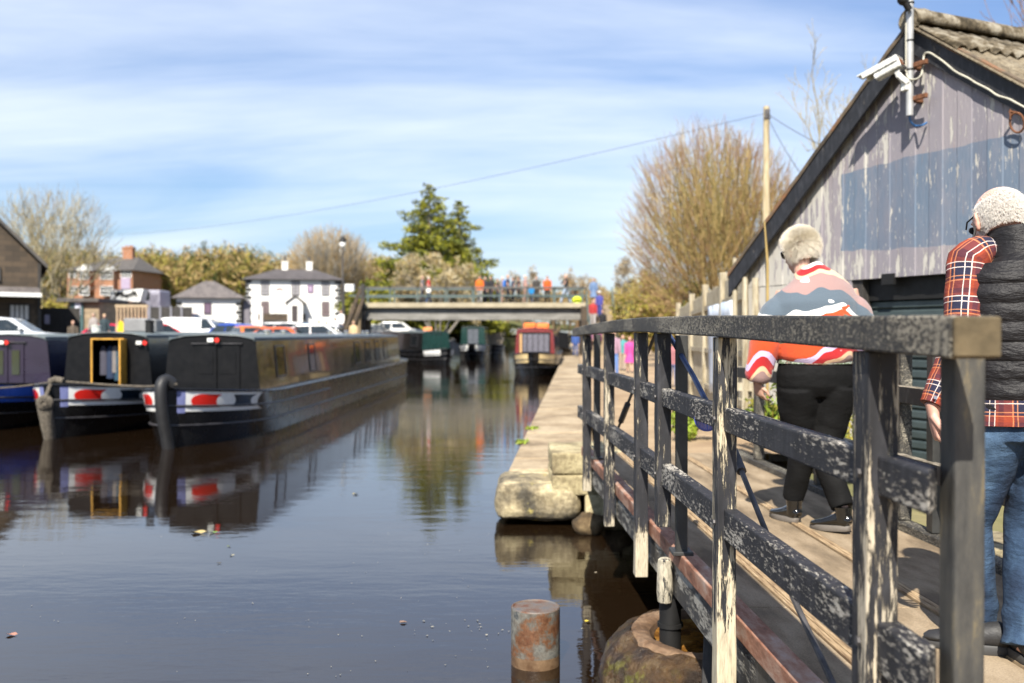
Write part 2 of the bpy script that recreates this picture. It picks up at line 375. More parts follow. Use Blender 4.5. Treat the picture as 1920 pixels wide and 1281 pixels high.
# hillside behind the houses
def hillz(x,y):
    d=max(0,(y-105)/70); h=1.0+7.5*(1-math.exp(-d*d*.9))
    h*= .25+.75/(1+math.exp((x+6)/12))
    return .9+h+ (mnoise.noise((x*.02,y*.02,3))*1.2 if y>110 else 0)
b=MB(); nx,ny=44,30; P=[]; Fc=[]
for j in range(ny):
    y=98+j*j*.55+j*2
    for i in range(nx): 
        x=-230+i*460/(nx-1); P.append((x,y,max(.9,hillz(x,y)) if j else .3))
for j in range(ny-1):
    for i in range(nx-1):
        a=j*nx+i; Fc.append((a,a+1,a+nx+1,a+nx))
HX=[k for k in Fc if all(P[i][0]<(-8.5 if P[i][1]<172 else 900) for i in k)]
b.add(P,HX); o=b.build('hillside_terrain',m_hill,smooth=True); tag(o,kind='structure')

# ---------------------------------------------------------------- right-hand quay
def rough(o, amp, scale, cuts=4, seed=0, sub=True):
    me=o.data; bm=bmesh.new(); bm.from_mesh(me)
    if cuts: bmesh.ops.subdivide_edges(bm,edges=bm.edges[:],cuts=cuts,use_grid_fill=True)
    bm.normal_update()
    for v in bm.verts:
        n=mnoise.noise(v.co*scale+Vector((seed,seed*2,0)))+.5*mnoise.noise(v.co*scale*2.7+Vector((seed,0,seed)))
        v.co += v.normal*n*amp
    for f in bm.faces: f.smooth=True
    bm.to_mesh(me); bm.free()
q=thing('quay_wall','long sandstone quay edging the water along the towpath','quay')
b=MB()
pts=[9.95]+ys[1:]
for y0,y1 in zip(pts[:-1],pts[1:]):
    b.hexa([(QE(y0)+.06,y0,-1.2),(QE(y0)+.97,y0,-1.2),(QE(y1)+.97,y1,-1.2),(QE(y1)+.06,y1,-1.2),(QE(y0)+.06,y0,.26),(QE(y0)+.97,y0,.26),(QE(y1)+.97,y1,.26),(QE(y1)+.06,y1,.26)])
b.build('wall_face',m_masonry,q)
b=MB(); random.seed(4); y=9.98
while y<120:
    L=random.uniform(.75,1.25)*(1 if y<40 else 3); y1=min(y+L,120); g=.022
    zt=.42+random.uniform(-.008,.008)
    b.hexa([(QE(y)-random.uniform(0,.02),y+g,.26),(QE(y)+.94,y+g,.26),(QE(y1)+.94,y1,.26),(QE(y1)-random.uniform(0,.02),y1,.26),
            (QE(y),y+g,zt),(QE(y)+.945,y+g,zt+.01),(QE(y1)+.945,y1,zt+.01),(QE(y1),y1,zt)]); y=y1
b.build('coping',m_coping,q,bevel=.018,seg=2)
b=MB(); b.box((0,0,0),(.80,.96,.36)); o=b.build('coping_stone',m_quaystone,None,loc=(.245,9.50,.235))
bv=bmesh.new(); bv.from_mesh(o.data); bmesh.ops.bevel(bv,geom=bv.edges[:],offset=.135,segments=4,affect='EDGES',profile=.6); bv.to_mesh(o.data); bv.free()
rough(o,.060,2.6,2,3); tag(o,'big rounded yellow lichened stone at the quay end above the water','stone')
a=thing('bridge_abutment','pale sandstone block abutment under the far end of the footbridge','abutment')
b=MB()
b.box((.72,9.55,.60),(.68,1.0,.21)); b.build('top_course',m_masonry,a,bevel=.02,seg=2)
b=MB(); b.box((.60,9.53,.40),(.45,.98,.19)); b.box((1.9,9.53,.40),(2.2,.98,.19)); b.build('middle_course',m_masonry,a,bevel=.02,seg=2)
b=MB(); b.box((.87,9.48,-.1),(.34,.9,.82)); b.box((1.95,9.5,-.3),(1.8,.9,1.2)); b.build('pier_stones',m_masonry,a,bevel=.025,seg=2)
for o in a.children: rough(o,.018,3.5,3,7)
def rock(name,c,r,mat,label,cat='rock',seed=1,grp=None):
    b=MB(); b.ball((0,0,0),r,14); o=b.build(name,mat,None,smooth=True,loc=c); rough(o,.22*min(r),2.2/max(r)*.6,1,seed); return tag(o,label,cat,grp)
rock('rock',(.72,8.78,.08),(.16,.14,.11),m_wetstone,'small wet brown rock at the foot of the pale abutment',seed=4)
rock('rock',(1.0,9.0,.08),(.15,.12,.16),m_wetstone,'mossy green rock tucked under the footbridge end','rock',seed=9)
# ---------------------------------------------------------------- footbridge
XL=lambda a,y: a-.029*y
XR=lambda y: 2.60-.06*y
fb=thing('footbridge','weathered black wooden footbridge with flaking paint spanning the water','footbridge')
ZT=[(1.70,1.882),(2.15,1.89),(3.5,1.916),(5,1.934),(6.0,1.936),(6.9,1.928),(8.0,1.916),(9.0,1.895)]
def ztop(y):
    for (y0,z0),(y1,z1) in zip(ZT[:-1],ZT[1:]):
        if y<=y1: return z0+(z1-z0)*(max(y,y0)-y0)/(y1-y0)
    return ZT[-1][1]
def beam(xf, y0, y1, w, h, n=28, curve=True):
    b=MB(); rr=[]
    for i in range(n+1):
        y=y0+(y1-y0)*i/n; z=ztop(y) if curve else 1.9; x=xf(y)
        rr.append([(x-w/2,y,z-h),(x+w/2,y,z-h),(x+w/2,y,z),(x-w/2,y,z)])
    b.rings(rr); return b
beam(lambda y:XL(.878,y),1.70,9.05,.086,.078).build('top_rail',m_toprail,fb,bevel=.006,seg=2)
b=MB(); x=XL(.878,1.70); b.box((x,1.692,1.843),(.084,.014,.074)); b.build('rail_end',m_endgrain,fb,bevel=.004)
def post(xf,y,z0,z1,mat,w=.07,d=.095,seed=0,name='post'):
    b=MB(); rr=[]; random.seed(seed)
    for i in range(13):
        z=z0+(z1-z0)*i/12; x=xf(y); j=lambda: random.uniform(-.0018,.0018)
        rr.append([(x-w/2+j(),y-d/2+j(),z),(x+w/2+j(),y-d/2+j(),z),(x+w/2+j(),y+d/2+j(),z),(x-w/2+j(),y+d/2+j(),z)])
    b.rings(rr); return b.build(name,mat,fb,bevel=.005,seg=2)
PL=lambda y: XL(.885,y)
for k,(y,z0,mt) in enumerate(((2.15,.46,m_postA),(3.50,.46,m_post),(4.71,.895,m_post3),(5.37,.477,m_post3),(6.74,.483,m_post2),(8.2,.49,m_post2))):
    post(PL,y,z0,ztop(y)-.0805,mt,seed=k)
for y in (4.60,8.05):                      # inner dark steel uprights standing on the plate
    b=MB(); x=XL(.955,y); b.box((x,y,1.31),(.055,.045,1.06)); b.box((x,y,.79),(.10,.12,.02)); b.build('steel_upright',m_steel,fb,bevel=.004)
b=MB(); x=XL(.998,1.93); b.box((x-.026,1.93,1.17),(.064,.072,1.40)); b.build('end_post',m_endpost,fb,bevel=.008,seg=2)
for (zc,h) in ((1.534,.088),(1.153,.112)):
    b=MB(); rr=[]
    for i in range(17):
        y=1.86+(8.9-1.86)*i/16; dz=-.0022*max(0,y-5)**2 if zc<1.3 else -.001*max(0,y-5)**2; x=XL(.898,y)
        k_=.082 if i==0 else 0
        rr.append([(x-.026,y,zc-h/2+dz),(x+.026,y+k_,zc-h/2+dz),(x+.026,y+k_,zc+h/2+dz),(x-.026,y,zc+h/2+dz)])
    b.rings(rr); o=b.build('rail',[m_rail,m_railtopwood],fb,bevel=.006,seg=2)
    for p in o.data.polygons:
        if p.normal.z>.9 or abs(p.normal.y)>.9: p.material_index=1
# plate, fascia and deck
b=MB(); e0,e1=1.35,8.95
PE=lambda y: .985-.036*y
b.hexa([(PE(e0)-.01,e0,.700),(PE(e0)+.075,e0,.700),(PE(e1)+.075,e1,.700),(PE(e1)-.01,e1,.700),(PE(e0)-.01,e0,.782),(PE(e0)+.075,e0,.782),(PE(e1)+.075,e1,.782),(PE(e1)-.01,e1,.782)])
b.build('edge_plate',m_rustplate,fb,bevel=.006,seg=2)
b=MB(); b.hexa([(PE(e0)+.004,e0,.515),(PE(e0)+.07,e0,.515),(PE(e1)+.07,e1,.53),(PE(e1)+.004,e1,.53),(PE(e0)+.004,e0,.697),(PE(e0)+.07,e0,.697),(PE(e1)+.07,e1,.697),(PE(e1)+.004,e1,.697)])
b.build('fascia_beam',m_fascia,fb,bevel=.006)
b=MB()
for k,(y0,y1) in enumerate(((1.35,3.9),(3.908,6.4),(6.408,8.95))):
    for xa,xb in ((lambda y:PE(y)+.078,lambda y:XL(1.252,y)),(lambda y:XL(1.312,y),lambda y:XL(1.815,y)),(lambda y:XL(1.885,y),lambda y:XR(y)-.05)):
        b.hexa([(xa(y0),y0,.67),(xb(y0),y0,.67),(xb(y1),y1,.67),(xa(y1),y1,.67),(xa(y0),y0,.72),(xb(y0),y0,.72),(xb(y1),y1,.72),(xa(y1),y1,.72)])
b.build('deck',m_deck,fb,bevel=.004)
for a in (1.268,1.296,1.836,1.864):
    b=MB(); y0,y1=1.35,8.94
    b.hexa([(XL(a,y0)-.012,y0,.68),(XL(a,y0)+.012,y0,.68),(XL(a,y1)+.012,y1,.68),(XL(a,y1)-.012,y1,.68),(XL(a,y0)-.012,y0,.727),(XL(a,y0)+.012,y0,.727),(XL(a,y1)+.012,y1,.727),(XL(a,y1)-.012,y1,.727)])
    b.build('batten',m_batten,fb,bevel=.003)
b=MB(); b.hexa([(XL(1.0,e0),e0,.60),(XR(e0)-.06,e0,.60),(XR(e1)-.06,e1,.60),(XL(1.0,e1),e1,.60),(XL(1.0,e0),e0,.668),(XR(e0)-.06,e0,.668),(XR(e1)-.06,e1,.668),(XL(1.0,e1),e1,.668)])
b.build('bearer',m_black,fb)
# right-hand parapet
b=MB(); b.hexa([(XR(e0)-.048,e0,.52),(XR(e0)+.05,e0,.52),(XR(e1)+.05,e1,.52),(XR(e1)-.048,e1,.52),(XR(e0)-.048,e0,.765),(XR(e0)+.05,e0,.765),(XR(e1)+.05,e1,.765),(XR(e1)-.048,e1,.765)])
b.build('edge_beam',m_toprail,fb,bevel=.006)
beam(lambda y:XR(y),1.60,8.7,.085,.078).build('top_rail',m_toprail,fb,bevel=.006)
for k,(y,mt,w) in enumerate(((2.6,m_steel,.07),(5.15,m_steel,.07),(5.52,m_toprail,.07),(6.8,m_steel,.06),(8.15,m_toprail,.075))):
    post(lambda y:XR(y)+.01,y,.768,ztop(y)-.0805,mt,w,.08,20+k)
for (zc,h) in ((1.50,.10),(1.10,.11)):
    b=MB(); y0,y1=1.7,8.6
    b.hexa([(XR(y0)-.05,y0,zc-h/2),(XR(y0)-.005,y0,zc-h/2),(XR(y1)-.005,y1,zc-h/2),(XR(y1)-.05,y1,zc-h/2),(XR(y0)-.05,y0,zc+h/2),(XR(y0)-.005,y0,zc+h/2),(XR(y1)-.005,y1,zc+h/2),(XR(y1)-.05,y1,zc+h/2)])
    o=b.build('rail',[m_raildark,m_railtopwood],fb,bevel=.005)
    for p in o.data.polygons:
        if p.normal.z>.9: p.material_index=1
# tie rods with turnbuckles
def rodpt(px,py,a):
    y=a*1780/(px-908.4); return Vector((XL(a,y),y,HC-(py-HY)/F*y))
r1=[rodpt(1251,622,.95),rodpt(1300,705,.95),rodpt(1334,772,.955)]; r2=[rodpt(1386,872,.985),rodpt(1432,985,.99),rodpt(1490,1125,.995),rodpt(1562,1281,1.0)]
r2.append(r2[-1]+(r2[-1]-r2[-2])*.32)
b=MB(); b.tube(r1,.0125,8); b.tube([r1[-1],r2[0]],.0085,8); o=b.build('tie_rod',m_rodblue,fb,smooth=True)
b=MB(); b.tube(r2,.0105,8); b.tube([r2[0]-(r2[1]-r2[0])*.25,r2[0]+(r2[1]-r2[0])*.12],.02,8); b.build('tie_rod',m_rod,fb,smooth=True)
b=MB(); b.tube([(XL(.95,7.6),7.6,.78),(XL(.95,5.25),5.25,1.86)],.010,6); b.tube([(XL(.95,6.6),6.6,1.24),(XL(.95,6.3),6.3,1.377)],.022,8); b.build('tie_rod',m_steel,fb,smooth=True)
b=MB(); c=r1[-1]; pts=[]
for i in range(40):
    t=i/39*5*math.pi; pts.append(c+Vector((.021*math.cos(t),-.02+.012*i/39*2-.01,.0)) + Vector((0,.018*math.sin(t),.03*i/39-.02)))
b.tube(pts,.004,5); pts=[c+Vector((.015,-.01,.01)),c+Vector((.03,-.03,-.05)),c+Vector((.02,-.05,-.09)),c+Vector((.0,-.05,-.11))]; b.tube(pts,.004,5)
b.build('cord',flat('bright_blue_cord',(.05,.22,.62),.5),fb,smooth=True)
# round disc hung on the cord
t=NT('blue_gold_disc_face'); r=t.n('VectorMath',{0:t.obj()},operation='LENGTH').outputs['Value']
s=t.n('SeparateXYZ',{0:t.obj()}); wv=t.n('TexWave',{'Vector':t.obj(),'Scale':22.,'Distortion':4.,'Detail':2.})
cc=t.ramp(wv.outputs['Fac'],[(.35,(.05,.12,.5)),(.45,(.75,.35,.10)),(.65,(.85,.55,.2)),(.7,(.06,.15,.55))],'CONSTANT')
t.set(Base_Color=t.mix(t.ramp(r,[(.044,0.),(.046,1.)]),cc,(.07,.09,.35)),Roughness=.35)
p=rodpt(1326,785,.925); b=MB(); b.tube([(0,-.003,0),(0,.003,0)],.054,28); o=b.build('hanging_disc',t.mat,None,loc=p,bevel=.001)
tag(o,'round blue and gold disc hanging under the bridge rail beside the blue cord','disc')
# worn white block and pivot iron under the plate
b=MB(); b.loft([((0,0,-.115),.036,.042),((0,0,-.05),.043,.048),((0,0,.06),.04,.046),((0,0,.11),.034,.04)],8,lat=(1,0,0)); o=b.build('bearing_block',m_block,fb,bevel=.006,loc=(.775,4.80,.60))
b=MB(); b.tube([(.81,4.85,.50),(.81,4.85,.20)],.055,14); b.tube([(.81,4.85,.35),(.81,4.85,.37)],.066,14); b.build('pivot_iron',m_black,fb,smooth=True)
b=MB(); b.bar((.98,4.55,.62),(.93,4.42,.12),.09,.05); b.bar((1.15,4.6,.60),(1.15,4.6,.05),.2,.12); b.build('strut',m_raildark,fb,bevel=.004)
for y in (2.15,3.50,4.71,5.37,6.74,8.2):
    for z in (1.153,1.534):
        b=MB(); b.tube([(PL(y)-.036,y-.005,z),(PL(y)-.043,y-.005,z)],.011,6); b.build('bolt_head',m_rod,fb)
# ---------------------------------------------------------------- round stone pier and steel pile
p=thing('stone_pier','round algae stained stone pier in the water under the footbridge','stone pier',(1.08,5.02,0))
b=MB(); n=44; rr=[]
def prof(r,z,j,seed=0):
    return [Vector(((r*(1+.05*mnoise.noise((math.cos(2*math.pi*i/n)*1.3,math.sin(2*math.pi*i/n)*1.3,j*.25+seed))))*math.cos(2*math.pi*i/n),(r*(1+.05*mnoise.noise((math.cos(2*math.pi*i/n)*1.3,math.sin(2*math.pi*i/n)*1.3,j*.25+seed))))*math.sin(2*math.pi*i/n),z+.012*mnoise.noise((math.cos(2*math.pi*i/n)*2,math.sin(2*math.pi*i/n)*2,seed+j)))) for i in range(n)]
for j,(r,z) in enumerate(((.58,-.5),(.60,-.05),(.605,.06),(.585,.16),(.545,.225),(.50,.252),(.455,.262))): rr.append(prof(r,z,j))
b.rings(rr,cap=False); rough(b.build('drum',m_pier,p,smooth=True),.030,5.5,3,2)
b=MB(); rr=[prof(r,z,j,5) for j,(r,z) in enumerate(((.462,.245),(.45,.262),(.43,.272),(.37,.270),(.345,.255),(.335,.20)))]
b.rings(rr,cap=False); rough(b.build('raised_ring',m_pierring,p,smooth=True),.010,7,2,5)
b=MB(); rr=[prof(r,z,j,5) for j,(r,z) in enumerate(((.33,.236),(.25,.222),(.17,.232),(.02,.236)))]
b.rings(rr,cap=False); wet=patchy('wet_orange_hollow',[(.3,(.07,.03,.008)),(.55,(.22,.10,.02)),(.75,(.38,.22,.06))],5,(1,1,1),.12,.006,20); b.build('wet_hollow',wet,p,smooth=True)
m_pile=patchy('rusted_galvanised_steel',[(.28,(.10,.036,.014)),(.42,(.16,.075,.035)),(.50,(.13,.115,.095)),(.62,(.20,.195,.17)),(.74,(.05,.06,.068))],6.5,(1,1,1),.6,.003,30,12,0,None,(40,.5))
m_pilewet=patchy('wet_dark_rust',[(.3,(.09,.05,.025)),(.7,(.20,.13,.075))],9,(1,1,1),.35,.003,30)
m_piletop=patchy('rust_rimmed_steel_top',[(.3,(.11,.045,.022)),(.5,(.13,.10,.08)),(.7,(.10,.10,.105))],9,(1,1,1),.6,.003,30)
p=thing('mooring_pile','rusty round steel pile standing in the open water','mooring pile',(.132,5.31,0))
b=MB(); b.tube([(0,0,.06),(0,0,.315)],.137,40,cap=False); b.build('pile_body',m_pile,p,smooth=True)
b=MB(); b.tube([(0,0,-.6),(0,0,.06)],.1372,40,cap=False); b.build('wet_foot',m_pilewet,p,smooth=True)
b=MB(); rr=[[Vector((r*math.cos(2*math.pi*i/40),r*math.sin(2*math.pi*i/40),z)) for i in range(40)] for r,z in ((.137,.315),(.1335,.321),(.128,.322),(.122,.316),(.02,.318))]
b.rings(rr,cap=True); b.build('pile_cap',m_piletop,p,smooth=True)
# ---------------------------------------------------------------- shed on the right
TH=R(66); SU=Vector((math.cos(TH),-math.sin(TH),0)); SN=Vector((-math.sin(TH),-math.cos(TH),0)); UP=Vector((0,0,1))
D0=8.5; SO=Vector((755/1780*D0,D0,0))     # foot of the gable's centre line
AZ=1.85+.3174*D0; SL,SR=.80,.70           # apex height, roof slopes to the far and near side
WL=.2794*D0; WR=3.4
def sp3(s,z,o=0): return SO+SU*s+SN*o+UP*z
def rz(s): return AZ+(s*SL if s<0 else -s*SR)
def lint(s): return 2.365-.0*s
def s_at(px):
    t=(px-960)/1780; return (t*D0-755/1780*D0)/(SU.x-t*SU.y)
shed=thing('boat_shed','peeling lilac grey boarded boat shed with dark barge boards and corrugated roof','shed')
def shedwall():
    t=NT('faded_lilac_cladding')
    o=t.obj(); s=t.n('VectorMath',{0:o,1:tuple(SU)},operation='DOT_PRODUCT').outputs['Value']
    s0=SO.dot(SU); sl=t.math('SUBTRACT',s,s0); z=t.n('SeparateXYZ',{0:o}).outputs[2]
    # boards of slightly different tint
    bi=t.math('FLOOR',t.math('MULTIPLY',sl,1/.148)); wn_=t.n('TexWhiteNoise',{'W':bi},noise_dimensions='1D').outputs[0]
    sv=t.n('CombineXYZ',{0:sl,1:z,2:0})
    big=t.noise(1.1,(1,1,1),5,.6,0,sv)
    base=t.ramp(t.math('ADD',t.math('MULTIPLY',wn_,.32),t.math('MULTIPLY',big,.68)),[(.2,(.205,.192,.22)),(.5,(.255,.235,.255)),(.8,(.30,.268,.278))])
    blue=t.ramp(t.math('ADD',t.math('MULTIPLY',wn_,.3),t.math('MULTIPLY',t.noise(1.7,(1,.6,1),6,.65,4,sv),.6)),[(.25,(.125,.15,.20)),(.5,(.115,.165,.23)),(.75,(.19,.195,.235))])
    # the over-painted rectangle where a sign once was
    w=t.math('MULTIPLY',t.math('SUBTRACT',t.noise(2.5,(1,1,1),4,.6,8,sv),.5),.11)
    zt=t.math('ADD',t.math('MULTIPLY_ADD',sl,.012,3.43),w); zb=t.math('ADD',t.math('MULTIPLY_ADD',sl,-.047,2.618),w)
    sb=t.math('ADD',s_at(1577),w)
    def gt(a,b): return t.math('GREATER_THAN',a,b)
    k=t.math('MULTIPLY',t.math('MULTIPLY',gt(zt,z),gt(z,zb)),gt(sl,sb))
    kk=t.ramp(t.noise(1,(9,2.2,1),6,.65,31,sv),[(.36,.62),(.55,.95)])
    c=t.mix(t.math('MULTIPLY',k,kk),base,blue)
    # pinker fresh coat just under it
    # flaked spots: long runs down the boards
    f=t.noise(1.0,(16,2.6,1),8,.66,3,sv); far=t.math('MULTIPLY',t.math('ADD',t.math('MULTIPLY',sl,-1.),-.2,clamp=False),.085,clamp=True)
    low=t.math('MINIMUM',t.math('MULTIPLY',t.math('SUBTRACT',2.62,z,clamp=True),.26),.045)
    f2=t.math('ADD',t.math('ADD',f,far),low); f2=t.math('SUBTRACT',f2,t.math('MULTIPLY',k,.05))
    fl=t.ramp(f2,[(.575,0.),(.605,1.)])
    c=t.mix(fl,c,(.46,.44,.395))
    f3=t.noise(1.0,(55,11,1),5,.6,21,sv); c=t.mix(t.ramp(f3,[(.635,0.),(.665,.85)]),c,(.46,.44,.40))
    rust=t.ramp(t.noise(1.0,(30,1.6,1),6,.7,13,sv),[(.62,0.),(.74,.6)]); c=t.mix(rust,c,(.28,.15,.08))
    t.set(Base_Color=c,Roughness=.72)
    t.bump(t.math('MULTIPLY_ADD',fl,-.5,t.noise(1,(60,8,1),6,.6,1,sv)),.004); return t.mat
m_shed=shedwall()
m_barge=peel('flaking_black_barge_board',(.016,.017,.021),(.11,.10,.095),.64,.08,1.0,(22,22,12),(4,4,3),.45)
m_bargetop=patchy('rusty_mossy_board_edge',[(.3,(.05,.04,.03)),(.5,(.13,.095,.06)),(.66,(.22,.10,.045)),(.8,(.38,.16,.05))],2.2,(1,1,1),.9,.006,30)
m_shutter=flat('dark_green_grey_shutter',(.055,.075,.078),.5,.3,0,.2,3)
def corr_mat():
    t=NT('lichened_corrugated_roof'); n1=t.noise(2.5,(1,1,1),8,.68); n2=t.noise(26,(1,1,1),6,.7,4)
    c=t.ramp(n1,[(.3,(.085,.066,.043)),(.48,(.20,.165,.115)),(.7,(.30,.265,.20))])
    c=t.mix(.75,c,t.ramp(n2,[(.38,(.25,.22,.17)),(.52,(.85,.82,.75)),(.64,(1.,1.,.95))]),'MULTIPLY')
    t.set(Base_Color=c,Roughness=.95); t.bump(n2,.015); return t.mat
m_corr=corr_mat()
m_ridge=patchy('mossy_ridge_cap',[(.3,(.035,.026,.012)),(.45,(.11,.085,.05)),(.58,(.21,.18,.13)),(.72,(.30,.27,.21))],7,(1,1,1),.95,.02,24)
# ribbed gable cladding built board by board
b=MB(); bw=.148; k0=int(-WL/bw)-1; k1=int(WR/bw)+1; xs=[]
for k in range(k0,k1):
    s0=max(-WL,k*bw); s1=min(WR,(k+1)*bw)
    if s1-s0<.01: continue
    o=.006 if k%2 else 0.
    g=.010
    for (sa,sb_,oa,ob) in ((s0,s0+g,(0 if k%2 else .006),o),(s0+g,s1,o,o)):
        if sb_<=sa: continue
        b.add([sp3(sa,lint(sa),oa),sp3(sb_,lint(sb_),ob),sp3(sb_,max(lint(sb_)+.01,rz(sb_)-.02),ob),sp3(sa,max(lint(sa)+.01,rz(sa)-.02),oa)],[(0,1,2,3)])
b.build('gable_cladding',m_shed,shed)
# the wall under the lintel: jambs, shutter, side return
b=MB(); b.prism([sp3(-WL,.1,0),sp3(s_at(1595),.1,0),sp3(s_at(1595),2.36,0),sp3(-WL,2.36,0)],-SN*.12); b.build('lower_cladding',m_shed,shed)
b=MB(); b.prism([sp3(s_at(1595)+.005,.1,-.02),sp3(s_at(1595)+.13,.1,-.02),sp3(s_at(1595)+.13,2.36,-.02),sp3(s_at(1595)+.005,2.36,-.02)],-SN*.14); b.build('door_jamb',m_darkwood,shed)
b=MB(); sa=s_at(1595)+.13; sbb=WR; n=26; rr=[]; z=.05; h=2.36/n
for i in range(n):
    z0=.05+i*.092
    if z0>2.27: break
    for (zz0,oo) in ((z0,-.16),(z0+.02,-.135),(z0+.07,-.135),(z0+.09,-.16)): rr.append([sp3(sa,zz0,oo),sp3(sbb,zz0,oo)])
b.rings(rr,cap=False,closed=False); b.build('roller_shutter',m_shutter,shed)
b=MB(); b.prism([sp3(sa,2.16,-.10),sp3(sbb,2.16,-.10),sp3(sbb,2.362,-.10),sp3(sa,2.362,-.10)],-SN*.2); b.build('shutter_box',m_black,shed)
b=MB(); b.prism([sp3(s_at(1655),2.30,.02),sp3(s_at(1678),2.30,.02),sp3(s_at(1678),2.40,.02),sp3(s_at(1655),2.40,.02)],-SN*.03); b.build('lintel_notch',m_black,shed)
ID=-SN                                     # inward along the ridge
DEP=11.0
b=MB()
for s,sl in ((-WL,1),(WR,-1)):
    b.prism([sp3(s,.0,-.02),sp3(s,.0,-.02)+ID*DEP,sp3(s,rz(s)-.03,-.02)+ID*DEP,sp3(s,rz(s)-.03,-.02)],SU*.08*sl)
b.build('side_wall',m_shed,shed)
# corrugated roof: waves run along the ridge, sheets fall both ways
def roof(sgn,name):
    b=MB(); rr=[]; n=200; se=(-WL-.22) if sgn<0 else WR+.2
    for i in range(n+1):
        d=-.10+(DEP+.10)*i/n; w=.022*math.cos(2*math.pi*d/.146)
        m=[]
        for q in range(7):
            s=se*q/6; sag=-.02*math.sin(q/6*math.pi)
            m.append(sp3(s,rz(s)+.055+w+sag,-d))
        rr.append(m)
    b.rings(rr,cap=False,closed=False); o=b.build(name,m_corr,shed,smooth=True)
    so=o.modifiers.new('thick','SOLIDIFY'); so.thickness=.012
roof(-1,'roof_sheet'); roof(1,'roof_sheet')
b=MB(); rr=[]; n=150
for i in range(n+1):
    d=-.09+(DEP+.05)*i/n; r=.115*(1.0 + (.10 if (d%1.3)<.12 else 0)); m=[]
    for q in range(11):
        a=math.pi*(-.12+1.24*q/10); m.append(sp3(-r*math.cos(a),AZ+.085+r*math.sin(a)*.95,-d))
    rr.append(m)
b.rings(rr,cap=False,closed=False); o=b.build('ridge_cap',m_ridge,shed,smooth=True); so=o.modifiers.new('t','SOLIDIFY'); so.thickness=.014
# scalloped flange of the ridge cap on the near slope
b=MB(); rr=[]
for i in range(241):
    d=-.07+DEP*i/240; w=.030*math.cos(2*math.pi*d/.146)
    lip=.50+.025*abs(((d/.146)%1)-.5)*4*.5
    rr.append([sp3(s,rz(s)+.085+w*(s/.5),-d) for s in (.10,.28,lip)])
b.rings(rr,cap=False,closed=False); o=b.build('ridge_flange',m_ridge,shed,smooth=True); so=o.modifiers.new('t','SOLIDIFY'); so.thickness=.016
b=MB(); c=sp3(0,AZ+.085,.088); b.tube([c,c+SN*-.03],.112,18); b.build('ridge_end',m_corr,shed)
# barge boards
for s0,s1,nm in ((-WL-.2,0,'barge_board'),(0,WR+.15,'barge_board')):
    b=MB(); n=8; rr=[]; random.seed(3)
    dn=.25 if s0<0 else .235
    for i in range(n+1):
        s=s0+(s1-s0)*i/n; z=rz(s)+.03; j=.012*mnoise.noise((s*3,0,1))
        lo=z-dn+j
        oa=.075 if s0<0 else .016
        rr.append([sp3(s,lo,oa),sp3(s,lo,oa+.03),sp3(s,z,oa+.03),sp3(s,z,oa)])
    b.rings(rr); b.build(nm,m_barge,shed)
    b=MB(); rr=[]
    for i in range(n*3+1):
        s=s0+(s1-s0)*i/(n*3); z=rz(s)+.031+.01*mnoise.noise((s*7,3,1))
        oa=.075 if s0<0 else .016; rr.append([sp3(s,z-.02,oa-.004),sp3(s,z-.03,oa+.042),sp3(s,z+.02,oa+.042),sp3(s,z+.028,oa-.004)])
    b.rings(rr); b.build('board_edge',m_bargetop,shed)
# soffit closing the overhang
b=MB()
for s0,s1 in ((-WL-.2,0),(0,WR)): b.hexa([sp3(s0,rz(s0)-.03,.0),sp3(s1,rz(s1)-.03,.0),sp3(s1,rz(s1)-.03,(.074 if s0<0 else .0155)),sp3(s0,rz(s0)-.03,(.074 if s0<0 else .0155)),sp3(s0,rz(s0)-.0,.0),sp3(s1,rz(s1)-.0,.0),sp3(s1,rz(s1)-.0,(.074 if s0<0 else .0155)),sp3(s0,rz(s0)-.0,(.074 if s0<0 else .0155))])
b.build('soffit',m_black,shed)
# mast with cable, brackets
m_galv=flat('galvanised_tube',(.42,.42,.41),.45,.35,0,.12,9)
m_cable=flat('cream_cable',(.46,.44,.36),.5); m_bluec=flat('blue_water_pipe',(.03,.12,.30),.4); m_rusty=flat('rusty_bracket',(.15,.06,.026),.85,0,0,.4,30)
ms=thing('conduit_mast','grey steel tube mast clamped to the shed gable with rusty brackets','mast')
s_m=s_at(1703); OFF=.14; s_m+=.05
def mp(px,py,o):                            # point standing off the gable by o that shows at a photo pixel
    t=(px-960)/1780; B=SO+SN*o
    s=(t*B.y-B.x)/(SU.x-t*SU.y); P=B+SU*s; P.z=HC-(py-HY)/F*P.y; return P
b=MB(); p0=mp(1704,218,OFF); p1=mp(1704,-60,OFF); p1.x,p1.y=p0.x,p0.y; b.tube([p0,p1],.031,16); b.build('tube',m_galv,ms,smooth=True)
for y in (125,187):
    b=MB(); q=mp(1704,y,OFF); b.bar(q-SN*.0,q-SN*OFF,.05,.045); b.bar(q-SN*.02+SU*.02,q-SN*.02+SU*.17,.03,.04); b.build('bracket',m_rusty,ms,bevel=.003)
for y in (8,78,132):
    b=MB(); q=mp(1704,y,OFF); b.tube([q-UP*.006,q+UP*.006],.037,12); b.build('cable_tie',m_black,ms)
pts=[mp(1697,45,OFF+.03),mp(1697,90,OFF+.03),mp(1697,130,OFF+.03),mp(1699,143,OFF+.03),mp(1706,150,OFF+.02),mp(1718,149,OFF),mp(1726,140,.12),mp(1729,122,.08),mp(1730,108,.06),mp(1734,101,.06),mp(1742,101,.062)]
for px,py in ((1752,107),(1768,118),(1790,136),(1812,147),(1828,157),(1850,168),(1868,180),(1890,187),(1905,195),(1925,206),(1950,222)): pts.append(mp(px,py,.062))
